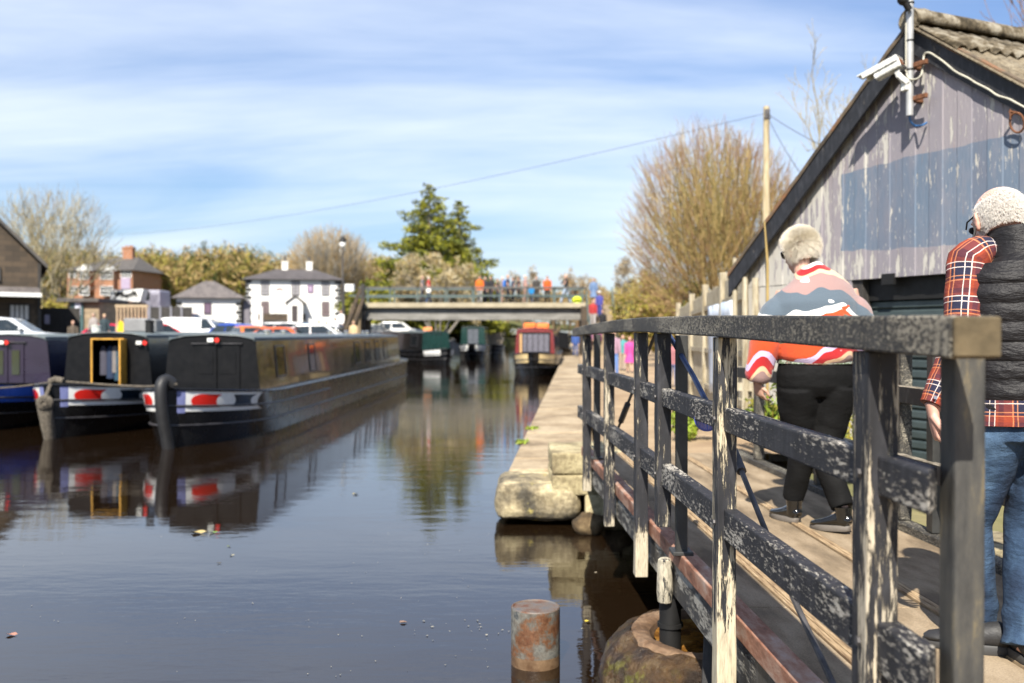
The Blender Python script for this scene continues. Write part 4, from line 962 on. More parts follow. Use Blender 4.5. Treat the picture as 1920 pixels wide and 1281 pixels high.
m_trou=flat('black_jersey_trousers',(.0048,.0048,.005),.85,0,0,.25,5,.016,3.0,.2,(1.3,1.3,2.2))
b=MB(); b.loft([((0,-.004,1.02),.195,.130),((0,-.012,.96),.216,.146),((0,-.018,.89),.230,.158),((0,-.018,.83),.228,.152),((0,-.014,.77),.20,.12)],24)
def wleg(pts_,seed):
    P=[Vector(p[0]) for p in pts_]; rs=[p[1] for p in pts_]; pts=[]
    n=30; m=len(P)-1
    for i in range(n):
        u=i/(n-1)*m; k=min(m-1,int(u)); f=u-k; pts.append((P[k].lerp(P[k+1],f),rs[k]+(rs[k+1]-rs[k])*f,(rs[k]+(rs[k+1]-rs[k])*f)*(1.05+.15*max(0,1-u))))
    b.loft(pts,20,fn=lambda i,j,a_:1+.035*mnoise.noise((math.cos(a_)*1.5+seed,math.sin(a_)*1.5,i*.32))+.020*math.sin(i*1.1+a_*2+seed))
wleg((((-.105,-.012,.82),.124),((-.092,.01,.69),.120),((-.078,.04,.585),.106),((-.048,.07,.49),.089),((-.042,.09,.42),.077),((-.06,.12,.28),.072),((-.082,.155,.13),.062)),3)
wleg((((.105,-.018,.82),.124),((.092,-.012,.69),.119),((.078,-.005,.585),.105),((.050,-.01,.49),.088),((.045,-.03,.42),.076),((.075,-.09,.28),.072),((.108,-.165,.14),.064)),8)
fuse(b,'trousers',m_trou,.008,wo,5)
def fleece():
    t=NT('camouflage_pattern_fleece'); o=t.obj(); s=t.n('SeparateXYZ',{0:o}); x,y,z=s.outputs
    w=t.math('SUBTRACT',t.noise(1,(3.8,3.8,1.5),1.2,.4,2),.5); w2=t.math('SUBTRACT',t.noise(1,(8,8,5),1.5,.4,8),.5)
    v=t.math('ADD',z,t.math('ADD',t.math('MULTIPLY',w,.36),t.math('MULTIPLY',w2,.07)))
    v=t.math('ADD',v,t.math('MULTIPLY',t.math('ABSOLUTE',x),.16))
    f=t.math('MULTIPLY',t.math('SUBTRACT',v,.80),1/.78)
    RED=(.48,.012,.016); ORG=(.60,.070,.012); LIL=(.62,.50,.72); SLATE=(.085,.115,.145); MAU=(.30,.19,.175); PEACH=(.72,.48,.29); WHT=(.80,.79,.75); OLV=(.115,.145,.085)
    st=[(0,MAU),(.10,MAU),(.165,PEACH),(.195,RED),(.262,LIL),(.315,ORG),(.43,OLV),(.50,ORG),(.535,WHT),(.585,SLATE),(.70,MAU),(.815,PEACH),(.845,RED),(.895,WHT),(.945,SLATE)]
    c=t.ramp(f,st,'CONSTANT')
    # stray flecks of the other yarns
    k=t.noise(1,(4.6,4.6,9.5),2,.4,15)
    c=t.mix(t.ramp(k,[(.685,0.),(.69,1.)],'LINEAR'),c,WHT)
    k2=t.noise(1,(5.5,5.5,10),2,.4,22); c=t.mix(t.ramp(k2,[(.71,0.),(.715,1.)]),c,ORG)
    t.set(Base_Color=c,Roughness=.95,Sheen_Weight=.25); t.bump(t.noise(150,(1,1,1),3,.6),.004); return t.mat
m_fleece=fleece()
b=MB(); b.loft([((.0,-.01,.985),.218,.158),((.0,-.014,1.0),.240,.175),((0,-.016,1.06),.252,.182),((-.005,-.015,1.18),.262,.180),((-.008,-.01,1.30),.262,.168),((-.01,0,1.385),.222,.140),((-.02,.0,1.445),.150,.112),((-.035,.005,1.485),.098,.092),((-.05,.012,1.515),.078,.08)],30,fn=lambda i,j,a:1+.02*mnoise.noise((math.cos(a)*2,math.sin(a)*2,i*.6)))
for s0,e0,w0,sd in ((shl,el,wl,1),(shr,er,wr,4)):
    pts=[]
    for i in range(18):
        t=i/17; p=s0.lerp(e0,t/.5) if t<.5 else e0.lerp(w0,(t-.5)/.5); r=.092-.016*t+.008*math.sin(min(1,t*1.3)*math.pi); r*= (.80 if t>.97 else 1)*(.55,.75,.9,1)[min(3,i)]
        if i<4: p=p+Vector(((.05 if s0.x<0 else -.05)*(1-i/4),0,-.035*(1-i/4)))
        pts.append((p,r,r))
    b.loft(pts,20,fn=lambda i,j,a:1+.04*mnoise.noise((math.cos(a)*1.7+sd,math.sin(a)*1.7,i*.4)))
fuse(b,'fleece_jacket',m_fleece,.010,wo,4)
b=MB(); b.loft([((0,-.012,.955),.226,.158),((0,-.012,.99),.222,.156)],30,fn=lambda i,j,a:1+.01*math.sin(a*6)); b.build('shirt_hem',patchy('green_leaf_print',[(.42,(.13,.17,.10)),(.5,(.45,.50,.42)),(.56,(.04,.06,.04)),(.65,(.30,.22,.17))],14,(1,1,1),.9,0),wo,smooth=True)
rt=[]; rng=random.Random(11); cen=P_(0,-.014,.034)
for k in range(20000):
    th=rng.uniform(0,2*math.pi); ph=rng.uniform(-.85,1.57)
    l=Vector((.076*math.cos(th)*math.cos(ph),.095*math.sin(th)*math.cos(ph),.088*math.sin(ph)))
    if l.y>.04 and ph<.45: continue
    if l.y<-.02 and ph<-.70: continue
    p=cen+Rm@l; nrm=(p-cen).normalized(); rt.append((p-nrm*.004,nrm*1.0+Rm@Vector((0,-.25,-.75+.85*min(1,max(0,(ph+.35)/1.1))))))
strands('hair',m_hairw,wo,rt,.044,.0008,12,.13,.1)
b=MB(); 
for q in (1,-1): 
    b.ball(P_(.034*q,.098,.018),(.033,.010,.024),14,rot=Rm@Matrix.Rotation(-.35*q,3,'Z')); b.tube([P_(.066*q,.085,.026),P_(.082*q,.03,.028),P_(.082*q,-.01,.022)],.005,6)
b.build('sunglasses',flat('black_gloss_lens',(.006,.006,.007),.12),wo,smooth=True)
m_patent=flat('black_patent_leather',(.006,.006,.006),.10,0,.6,.1,6,.004,14); m_gsole=flat('grey_brown_sole',(.13,.115,.10),.7)
shoe((-.10,.125,0),.35,-.02,wo,m_patent,m_gsole,.26,.050,True); shoe((.085,-.195,.012),.62,-.10,wo,m_patent,m_gsole,.26,.050,True)
# --- small figures on and around the far bridge ----------------------------------
def cloth(c): 
    k='cloth_%02x%02x%02x'%tuple(int(x*255) for x in c)
    return bpy.data.materials.get(k) or flat(k,c,.85)
def hairm(c):
    return cloth(c)
SK=m_skin
def figure(x,y,z,h,yaw,top,leg_,hair,label,stride=.12,arms=(.1,.1),skirt=None,seed=0,group=None,extra=None,long=True):
    t=thing('person',label,'person',(x,y,z),yaw,group); s=h/1.72; rnd=random.Random(seed)
    V=lambda a,b_,c: Vector((a,b_,c))*s
    fl=[V(-.09,0,.88),V(-.095,stride*.6,.48),V(-.10,stride,.06)]; fr=[V(.09,0,.88),V(.095,-stride*.3,.48),V(.10,-stride,.06)]
    al=[V(-.19,0,1.40),V(-.235,-.02,1.12),V(-.22,arms[0]+.02,.88)]; ar=[V(.19,0,1.40),V(.235,-.02,1.12),V(.22,arms[1]+.02,.88)]
    if arms[0]>.3: al=[al[0],V(-.23,.05,1.14),V(-.12,.28,1.15)]
    if arms[1]>.3: ar=[ar[0],V(.23,.05,1.14),V(.12,.28,1.15)]
    b=MB(); b.loft([(V(0,0,.82),.15*s,.10*s),(V(0,0,1.05),.14*s,.10*s),(V(0,0,1.3),.17*s,.105*s),(V(0,0,1.42),.12*s,.08*s),(V(0,0,1.47),.05*s,.05*s),(V(0,.01,1.54),.048*s,.05*s)],12)
    b.ball(V(0,.015,1.61),(.075*s,.095*s,.115*s),12); b.ball(V(0,.11,1.60),(.014*s,.02*s,.02*s),6)
    for L in (fl,fr): b.loft([(L[0],.08*s,.08*s),(L[1],.055*s,.055*s),(L[2],.04*s,.04*s),(L[2]+V(0,.06,-.03),.04*s,.03*s),(L[2]+V(0,.15,-.035),.025*s,.02*s)],8)
    for L in (al,ar): b.loft([(L[0],.05*s,.05*s),(L[1],.04*s,.04*s),(L[2],.026*s,.026*s),(L[2]+V(0,.01,-.09),.032*s,.016*s),(L[2]+V(0,.03,-.15),.02*s,.012*s)],8)
    fuse(b,'body',SK,.022*s,t,2)
    b=MB(); b.loft([(V(0,0,.84),.185*s,.135*s),(V(0,0,.95),.18*s,.13*s),(V(0,0,1.12),.175*s,.13*s),(V(0,0,1.32),.205*s,.13*s),(V(0,0,1.43),.15*s,.10*s),(V(0,0,1.49),.065*s,.065*s)],14)
    for L in (al,ar):
        e=L[2] if long else L[0].lerp(L[1],.6); b.loft([(L[0]-V(0,0,-.01),.075*s,.075*s),(L[0].lerp(e,.5),.062*s,.062*s),(e,.048*s,.048*s)],9)
    b.build('jacket',cloth(top),t,smooth=True)
    b=MB()
    if skirt: b.loft([(V(0,0,.98),.15*s,.12*s),(V(0,0,.75),.20*s,.17*s),(V(0,0,.48),.27*s,.23*s)],14); b.build('skirt',cloth(skirt),t,smooth=True)
    else:
        b.loft([(V(0,0,.95),.165*s,.12*s),(V(0,0,.80),.17*s,.125*s)],12)
        for L in (fl,fr): b.loft([(L[0],.095*s,.095*s),(L[1],.072*s,.072*s),(L[2],.058*s,.058*s)],9)
        b.build('trousers',cloth(leg_),t,smooth=True)
    b=MB(); b.ball(V(0,-.012,1.645),(.086*s,.100*s,.098*s),12)
    b.v=[(p[0],min(p[1],.07*s) if p[2]<1.66*s else p[1],max(p[2],1.57*s)) for p in b.v]; b.build('hair',hairm(hair),t,smooth=True)
    for L in (fl,fr):
        b=MB(); p=L[2]; b.loft([(p+V(0,-.07,-.02),.03*s,.035*s),(p+V(0,0,-.015),.045*s,.045*s),(p+V(0,.10,-.03),.045*s,.03*s),(p+V(0,.17,-.04),.03*s,.02*s)],8); b.build('shoe',cloth((.03,.03,.03)),t,smooth=True)
    if extra:
        kind,c=extra; b=MB()
        if kind=='pack': b.loft([(V(0,-.19,.98),.13*s,.08*s),(V(0,-.22,1.1),.15*s,.11*s),(V(0,-.21,1.3),.14*s,.10*s),(V(0,-.16,1.42),.09*s,.06*s)],12); o=b.build('rucksack',cloth(c),None,smooth=True)
        elif kind=='bag': b.loft([(V(.28,.02,.62),.05*s,.13*s),(V(.28,.02,.80),.07*s,.16*s),(V(.28,.02,.95),.04*s,.14*s)],10); b.tube([V(.27,-.1,.95),V(.23,0,1.4),V(.27,.12,.95)],.012*s,5); o=b.build('shoulder_bag',cloth(c),None,smooth=True)
        elif kind=='hat': b.tube([V(0,0,1.70),V(0,0,1.715)],.17*s,14); b.ball(V(0,0,1.72),(.09*s,.10*s,.07*s),12); o=b.build('sun_hat',cloth(c),None,smooth=True)
        o.location=(x,y,z); o.rotation_euler.z=yaw; lab={'pack':'rucksack','bag':'bag','hat':'hat'}[kind]
        tag(o,extra_label(kind,label),lab)
    return t
def extra_label(kind,label): 
    return {'pack':'bright blue rucksack on the back of the navy coated walker','bag':'white bag at the side of the red topped walker','hat':'white sun hat on the head of the blue dressed visitor'}[kind]
# ---------------------------------------------------------------- narrowboats
def gloss(name,c,rough=.12,var=.25): return flat(name,c,rough,0,.4,var,1.2)
m_hullblack=flat('black_hull_paint',(.0065,.0065,.007),.24,0,.12,.4,3,.0008,9,.4); m_cabblack=gloss('black_cabin_paint',(.012,.012,.013),.16)
m_front=flat('satin_black_bulkhead',(.0042,.0042,.0048),.42,0,0,.3,4,0,60,.22); m_roofgrey=flat('grey_green_cabin_roof',(.10,.12,.125),.35,0,.2,.15,2)
m_navy=gloss('navy_boat_paint',(.010,.016,.055)); m_purple=gloss('dark_purple_boat_paint',(.020,.013,.029),.3)
m_red=gloss('bright_red_boat_paint',(.62,.020,.014),.25,.1); m_bwhite=gloss('white_boat_paint',(.80,.80,.77),.25,.05); m_dkgreen=gloss('dark_green_boat_paint',(.010,.035,.030),.25)
m_blueb=gloss('bright_blue_boat_paint',(.03,.09,.42),.25); m_maroon=gloss('maroon_boat_paint',(.17,.022,.022),.3); m_cream=gloss('cream_boat_paint',(.72,.55,.28),.35,.1)
m_strake=flat('scuffed_steel_strake',(.045,.043,.045),.4,.2,0,.5,6); m_yellowwood=flat('varnished_yellow_door_frame',(.55,.29,.045),.4,0,0,.25,8)
m_rubber=flat('black_rubber_fender',(.012,.012,.013),.55,0,0,.3,10,.002,60); m_rope=patchy('frayed_rope',[(.3,(.045,.038,.03)),(.7,(.17,.145,.11))],30,(1,1,1),.95,.012,40)
m_lamp=flat('white_lamp_lens',(.75,.75,.70),.2); m_redlens=flat('red_horn',(.65,.03,.02),.3); m_bluegrey=flat('lavender_stem_band',(.16,.18,.36),.4); m_inside=flat('dark_cabin_inside',(.004,.004,.004),.9)
class Boat:
    def __init__(s,name,label,bow,head,L,beam=2.08,hullm=None,cabm=None,frontm=None,roofm=None,y0=2.2,roofz=1.84,group=None,gz=.78,endgap=2.2,opening=None):
        s.t=thing(name,label,'narrowboat',(bow[0],bow[1],0),head,group); s.L=L; s.hb=beam/2; s.gz=gz; s.y0=y0; s.rz=roofz
        s.cw=.89*beam/2.08; t=s.t; ys=[0,.06,.18,.38,.65,1.0,1.4,1.9,2.4,3.2]+[3.2+(L-6)*k/8 for k in range(1,9)]+[L-2.2,L-1.5,L-.9,L-.45,L-.15,L]
        s.levels=(-.45,-.02,.22,.46,None)
        b=MB(); rr=[]
        for y in ys:
            g=s.g(y); m=[]
            for f in (0,.30,.52,.74,1.0): m.append((s.w(y,f),y+s.rake(y,f),-.40+(g+.40)*f))
            rr.append([(-x,yy,z) for x,yy,z in m]+[(x,yy,z) for x,yy,z in m[::-1]])
        b.rings(rr,cap=False,closed=False); b.f.append([i for i in range(len(ys)*10) if i%10 in(4,)][:1]*0 or [0,1,2]); b.m.append(0)
        s.hull=b.build('hull',hullm or m_hullblack,t,smooth=True)
        b=MB(); rr=[]                           # deck a little under the gunwale
        for y in ys: w=s.w(y,1.0)-.01; z=s.g(y)-.03; rr.append([(-w,y+s.rake(y,1),z),(w,y+s.rake(y,1),z)])
        b.rings(rr,cap=False,closed=False); b.build('deck',m_front,s.hull)
        for f in (.56,.80,1.0):                 # rubbing strakes
            for q in (1,-1):
                b=MB(); pts=[s.pt(y,f,q,.012) for y in ys if (f>.9 or y<9 or f<.7)]; b.tube(pts,.019 if f<1 else .025,6); b.build('strake',m_strake if f<1 else (hullm or m_hullblack),s.hull,smooth=True)
        # cabin
        c=s.cw; g=s.gz-.04; y1=L-endgap; sec=lambda y,dz=0:[(-c,y,g),(-c*.90,y,roofz-.13),(-c*.86,y,roofz-.085),(-c*.55,y,roofz-.025),(0,y,roofz),(c*.55,y,roofz-.025),(c*.86,y,roofz-.085),(c*.90,y,roofz-.13),(c,y,g)]
        b=MB(); A=sec(y0); B=sec(y1); b.add(A+B,[(0,9,10,1),(7,16,17,8)]); s.cabin=b.build('cabin_side',cabm or m_cabblack,t)
        b=MB(); A=[(x*1.0,y-.03,z) for x,y,z in sec(y0)][1:8]; B=sec(y1)[1:8]; b.rings([A,B],cap=False,closed=False); o=b.build('roof',roofm or m_roofgrey,t,smooth=True); so=o.modifiers.new('t','SOLIDIFY'); so.thickness=.02
        for q in (1,-1):
            b=MB(); b.tube([(q*c*.865,y0-.02,roofz-.075),(q*c*.865,y1,roofz-.075)],.021,6); b.build('handrail',roofm or m_roofgrey,o)
        s.roof=o
        if opening:
            xa,xb,za,zb=opening; S=[(x,z) for x,y,z in sec(y0)]
            def zr(x):
                for (xx0,zz0),(xx1,zz1) in zip(S[1:-2],S[2:-1]):
                    if xx0<=x<=xx1: return zz0+(zz1-zz0)*(x-xx0)/(xx1-xx0)
                return roofz
            b=MB(); b.prism([(xa,y0,g),(xa,y0,zr(xa))]+[(x,y0,z) for x,z in S[::-1] if x<xa],(0,.03,0)); s.front=b.build('bulkhead',frontm or m_front,t)
            b=MB(); b.prism([(x,y0,z) for x,z in S[::-1] if x>xb]+[(xb,y0,zr(xb)),(xb,y0,g)],(0,.03,0)); b.build('bulkhead',frontm or m_front,t)
            b=MB(); b.prism([(xa,y0+.002,zb),(xb,y0+.002,zb),(xb,y0+.002,zr(xb)),(0,y0+.002,roofz),(xa,y0+.002,zr(xa))],(0,.026,0)); b.build('bulkhead',frontm or m_front,t)
        else:
            b=MB(); b.prism([(x,y0+.0,z) for x,y,z in sec(y0)],(0,.03,0)); s.front=b.build('bulkhead',frontm or m_front,t)
        b=MB(); b.prism([(x,y1-.03,z) for x,y,z in sec(y1)],(0,.03,0)); b.build('bulkhead',frontm or m_front,t)
    def g(s,y): return s.gz+.17*max(0,1-y/3.4)**1.7+(.10*max(0,1-(s.L-y)/2.0)**1.6)
    def w(s,y,f):
        k=min(1,max(0,y/(2.7-.2*f))); w=s.hb*(1-(1-k)**2.1)**.62 if k<1 else s.hb
        ye=s.L-y
        if ye<1.6: w*= (1-(1-ye/1.6)**2.6*(.55))
        nar=1-.55*(1-f)**1.5*max(0,1-y/3.0)
        return max(.012,w*nar*(.93+.07*f))
    def rake(s,y,f): return .16*(1-f)*max(0,1-y/1.5)
    def pt(s,y,f,q,off=0):
        e=.02; g=s.g(y); P=Vector((s.w(y,f)*q,y+s.rake(y,f),-.40+(g+.40)*f)); y2=y+e
        T=Vector((s.w(y2,f)*q,y2+s.rake(y2,f),-.40+(s.g(y2)+.40)*f))-P; T.normalize(); N=Vector((T.y*q,-T.x*q,0)).normalized()
        return P+N*off
    def patch(s,name,mat,poly,q,off,par=None):
        # poly in (y along the hull, f between keel line 0 and gunwale 1), filled as a fan of fine strips
        b=MB(); n=len(poly); cy=sum(p[0] for p in poly)/n; cf=sum(p[1] for p in poly)/n; rr=[]
        for k in range(7):
            u=1-k/6*.999; rr.append([s.pt(cy+(p[0]-cy)*u,cf+(p[1]-cf)*u,q,off) for p in poly])
        if q<0: rr=[r[::-1] for r in rr]
        b.rings(rr,cap=False); return b.build(name,mat,par or s.hull,smooth=True)
    def ymap(s,y0,Ls):
        ys=[y0+Ls*i/60 for i in range(61)]; ps=[s.w(y,.9)*.94+y*.34 for y in ys]
        def f(y):
            u=(y-y0)/Ls; tgt=ps[0]+(ps[-1]-ps[0])*u
            if u<=0: return y
            for i in range(60):
                if tgt<=ps[i+1]: return ys[i]+(ys[i+1]-ys[i])*(tgt-ps[i])/(ps[i+1]-ps[i]+1e-9)
            return ys[-1]+(u-1)*Ls*.8
        return f
    def bowpaint(s,q,f0=.73,f1=.985,y0=.13,Ls=2.0,cols=None,simple=None):
        def rect(a,b_,fa,fb,n=8):
            top=[(a+(b_-a)*i/n,fb) for i in range(n+1)]; bot=[(b_-(b_-a)*i/n,fa) for i in range(n+1)]; sd=[(b_,fb-(fb-fa)*i/4) for i in range(1,4)]; sd2=[(a,fa+(fb-fa)*i/4) for i in range(1,4)]
            return top+sd+bot+sd2
        def disc(cy,cf,ry,rf,n=28): return [(cy+ry*math.cos(2*math.pi*i/n),cf+rf*math.sin(2*math.pi*i/n)) for i in range(n)]
        if simple: s.patch('bow_panel',simple,rect(y0,y0+Ls,f0,f1),q,.006); return
        mid=(f0+f1)/2; hf=(f1-f0)/2; fm=s.ymap(y0,Ls)
        raw=s.patch; cv=lambda poly:[(fm(y),f) for y,f in poly]
        class S2: pass
        def patch(n,m,poly,q_,off,par=None): return raw(n,m,cv(poly),q_,off,par)
        U=lambda u:y0+Ls*u
        patch('bow_panel',m_bwhite,rect(y0,y0+Ls,f0,f1,24),q,.006)
        raw('stem_band',m_bluegrey,rect(.05,y0,f0-.02,f1),q,.007,s.hull)
        patch('red_block',m_red,rect(U(.17),U(.42),f0+.05,f1-.04),q,.010,s.hull); patch('red_round',m_red,disc(U(.17),mid+.003,Ls*.11,hf-.047),q,.0105,s.hull)
        patch('navy_block',gl_navy,rect(U(.56),U(.88),f0+.05,f1-.04),q,.010,s.hull)
        patch('white_round',m_bwhite,disc(U(.47),mid+.003,Ls*.115,hf-.030),q,.0135,s.hull)
        patch('white_crescent',m_bwhite,disc(U(.90),mid+.003,Ls*.115,hf-.040),q,.0135,s.hull)
        patch('dark_round',gl_navy,disc(U(1.04),mid,Ls*.165,hf+.012),q,.0165,s.hull)
    def window(s,y,w,z0,z1,q,frame=True,glassm=None):
        c=s.cw; g=s.gz-.04
        def P(yy,z,o): 
            f=(z-g)/(s.rz-.13-g); x=c*(1-.10*f); return ((x+o)*q,yy,z)
        b=MB()
        def slab(y0,y1,za,zb,o0,o1): b.hexa([P(y0,za,o0),P(y1,za,o0),P(y1,za,o1),P(y0,za,o1),P(y0,zb,o0),P(y1,zb,o0),P(y1,zb,o1),P(y0,zb,o1)])
        t_=.035
        slab(y-w/2-t_,y+w/2+t_,z1,z1+t_,-.01,.018); slab(y-w/2-t_,y+w/2+t_,z0-t_,z0,-.01,.018); slab(y-w/2-t_,y-w/2,z0,z1,-.01,.018); slab(y+w/2,y+w/2+t_,z0,z1,-.01,.018)
        o=b.build('window',m_strake,s.t)
        b=MB(); slab(y-w/2,y+w/2,z0,z1,-.005,.008); b.build('pane',glassm or m_glass,o)
    def doors(s,x=0,w=.62,z0=None,z1=None,mat=None,y=None):
        z0=z0 or s.gz-.02; z1=z1 or s.rz-.20; y=(s.y0 if y is None else y)
        for q in (-1,1):
            b=MB(); b.box((x+q*(w/4+.004),y-.012,(z0+z1)/2),(w/2-.008,.024,z1-z0)); o=b.build('door',mat or m_front,s.t,bevel=.006)
            b=MB(); b.box((x+q*(w/4),y-.029,(z0+z1)/2+.1),(w/2-.14,.008,(z1-z0)*.45)); b.build('door_panel',mat or m_front,o,bevel=.003)
        b=MB(); b.box((x,y-.03,z1+.02),(w+.10,.05,.025)); b.build('door_hood',m_strake,s.t,bevel=.004)
    def lamps(s,x,z):
        y=s.y0-.03
        b=MB(); b.box((x,y-.03,z),(.13,.07,.085)); o=b.build('headlamp',m_front,s.t,bevel=.015); b=MB(); b.box((x,y-.068,z),(.11,.008,.07)); b.build('lens',m_lamp,o,bevel=.003)
        b=MB(); b.tube([(x+.13,y+.03,z),(x+.13,y-.05,z),(x+.13,y-.10,z)],[.015,.025,.045],12); b.build('horn',m_redlens,s.t,smooth=True)
    def chimney(s,x,y,h=.28,r=.07,mat=None,cap=True):
        b=MB(); z=s.rz-.03; b.tube([(x,y,z),(x,y,z+h)],r,14); b.tube([(x,y,z+h),(x,y,z+h+.03)],r*1.15,14); b.tube([(x,y,z+h*.45),(x,y,z+h*.52)],r*1.06,14); b.build('chimney',mat or m_black,s.t,smooth=True)
    def vent(s,x,y): 
        b=MB(); z=s.rz-.02; b.tube([(x,y,z),(x,y,z+.07)],.05,12); b.ball((x,y,z+.085),(.085,.085,.035),12); b.build('mushroom_vent',m_galvb,s.t,smooth=True)
gl_navy=gloss('navy_bow_colour',(.008,.018,.030),.2); m_galvb=flat('polished_vent',(.75,.73,.66),.18,.9,0,.05,5)
G='narrowboats moored side by side with bows to the water'
B3=Boat('narrowboat','long glossy black narrowboat with plain closed doors and tall hose fender at its bow',(-5.55,15.25),-R(1.4),22.4,group=G,y0=2.15)
B3.bowpaint(1,Ls=1.95); B3.bowpaint(-1,Ls=1.95); B3.doors(.10,.84); B3.lamps(.0,B3.rz-.115)
for y,w in ((3.7,.62),(6.4,.55),(11.9,.72),(13.6,.72),(15.3,.72),(17.0,.72)): B3.window(y,w,1.02,1.58,1)
for y,w in ((4.2,.6),(8,.7),(12,.7)): B3.window(y,w,1.02,1.58,-1)
b=MB(); 
for y0,y1 in ((2.3,10.6),): 
    pass
for x,y in ((.2,5),(-.3,8.2),(.25,11.),(.0,14.5),(.3,16.5),(-.2,18.5)): B3.vent(x,y)
f3=MB(); f3.tube(smooth([Vector((.10,-.02,1.03)),Vector((.02,-.08,1.10)),Vector((-.02,-.17,1.02)),Vector((-.02,-.19,.8)),Vector((.0,-.16,.5)),Vector((.03,-.09,.2)),Vector((.05,-.03,-.1))]),.098,12)
o=f3.build('hose_fender',m_rubber,None,smooth=True,loc=B3.t.location,rotz=B3.t.rotation_euler.z); tag(o,'thick black rubber hose fender draped over the stem of the longest boat','fender')
B2=Boat('narrowboat','black narrowboat with yellow framed open cabin door and round rope fender',(-8.08,16.6),-R(1.4),17.5,group=G,y0=2.25,roofz=1.88,opening=(-.30,.30,.76,1.72))
B2.bowpaint(1,Ls=2.05); B2.bowpaint(-1,Ls=2.05); B2.lamps(.66,1.66)
for y,w in ((4,.7),(7,.7),(10,.7)): B2.window(y,w,1.05,1.6,1)
# open doorway: dark opening, yellow frame and leaf, clothes hanging inside
y=B2.y0
b=MB(); b.box((0,y+1.6,1.2),(1.4,.02,1.0)); b.build('inner_partition',m_inside,B2.t)
b=MB(); b.box((0,y+.8,.765),(1.4,1.5,.02)); b.build('cabin_floor',flat('brown_cabin_floor',(.10,.06,.03),.6),B2.t)
b=MB(); 
for x,w in ((-.315,.03),(.315,.035)): b.box((x,y-.02,1.24),(w,.035,1.0))
b.box((0,y-.02,1.735),(.66,.034,.03)); b.build('door_frame',m_yellowwood,B2.t,bevel=.004)
b=MB(); b.box((.37,y-.16,1.24),(.032,.30,.98)); b.box((.352,y-.16,1.24),(.01,.2,.8)); b.build('open_door',m_yellowwood,B2.t,bevel=.004)
for x,c,l in ((-.19,(.045,.045,.065),.55),(-.05,(.012,.025,.06),.62),(.045,(.16,.145,.14),.5),(.11,(.015,.05,.08),.66)):
    b=MB(); b.loft([((x,y+.22,1.60),.02,.015),((x,y+.22,1.52),.07,.03),((x,y+.22,1.56-l),.08,.035)],10); o=b.build('hanging_coat',cloth(c),B2.t,smooth=True)
B2.chimney(.45,3.2,.24,.085); B2.chimney(.16,4.0,.14,.06,m_bwhite)
b=MB(); b.box((-.60,5.2,2.03),(.56,.5,.32)); b.box((-.24,5.3,2.02),(.14,.45,.30)); o=b.build('roof_box',flat('grey_plastic_box',(.20,.20,.20),.6),None,bevel=.03,loc=B2.t.location,rotz=B2.t.rotation_euler.z); tag(o,'square grey storage box on the roof behind the yellow framed doorway','box')
b=MB(); n=26
for k in range(9):
    r=.13-.012*abs(k-4)*abs(k-4)*.4; b.tube([(r*math.cos(2*math.pi*i/n),-.04+.022*(k-4),r*math.sin(2*math.pi*i/n)) for i in range(n+1)],.016,6,cap=False)
b.ball((0,-.04,0),(.12,.08,.12),14); b.tube([(0,-.02,.1),(.05,.1,.32)],.03,8)
o=b.build('rope_fender',m_rope,None,smooth=True,loc=B2.t.location+Vector((-.02,-.12,.64)),rotz=.15); tag(o,'round coiled rope button fender on the bow of the boat with the open door','fender')
b=MB(); b.loft([((-.03,-.03,.62),.13,.10),((-.03,.02,.35),.115,.12),((-.02,.08,.1),.10,.12),((0,.12,-.1),.09,.1)],12,fn=lambda i,j,a:1+.12*math.sin(a*3+i*2)); o=b.build('rope_mat',m_rope,None,smooth=True,loc=B2.t.location+Vector((0,-.08,-.05)),rotz=0); tag(o,'matted hanging rope fender below the round coil at the waterline','fender')
B1=Boat('narrowboat','dark purple narrowboat with navy sides and blue bow panel at the picture edge',(-10.4,17.25),-R(1.4),16,hullm=m_hullblack,cabm=m_navy,frontm=m_purple,group=G,y0=2.25,roofz=1.84)
B1.bowpaint(1,Ls=1.6,y0=.5,simple=m_blueb); B1.lamps(-.10,1.66); B1.doors(.0,.66,mat=m_purple)
for x in (-.17,.17):
    b=MB(); b.box((x,B1.y0-.034,1.25),(.16,.012,.5)); b.build('door_glass',glass('boat_door_glass',(.03,.035,.02)),B1.t)
B1.chimney(.55,5.0,.20,.11,flat('pale_water_can',(.55,.57,.52),.4))
b=MB(); b.tube(smooth([B2.t.location+Vector((.05,.25,1.0)),B2.t.location+Vector((.9,.3,.93)),B2.t.location+Vector((1.8,-.2,.93)),B3.t.location+Vector((.05,.3,1.02))]),.020,6); b.tube([B2.t.location+Vector((-.12,.2,.98)),B2.t.location+Vector((-.02,.25,1.03)),B2.t.location+Vector((.14,.22,1.0))],.06,8); o=b.build('mooring_rope',m_rope,None,smooth=True); tag(o,'slack grey rope slung between the bows of the two red and white painted boats','rope')
b=MB(); b.tube(smooth([B2.t.location+Vector((-.03,.25,.99)),B2.t.location+Vector((-1.1,.4,.87)),B1.t.location+Vector((.1,.3,.92))]),.016,6); o=b.build('mooring_rope',m_rope,None,smooth=True); tag(o,'thin rope running left from the coiled fender bow towards the purple boat','rope')
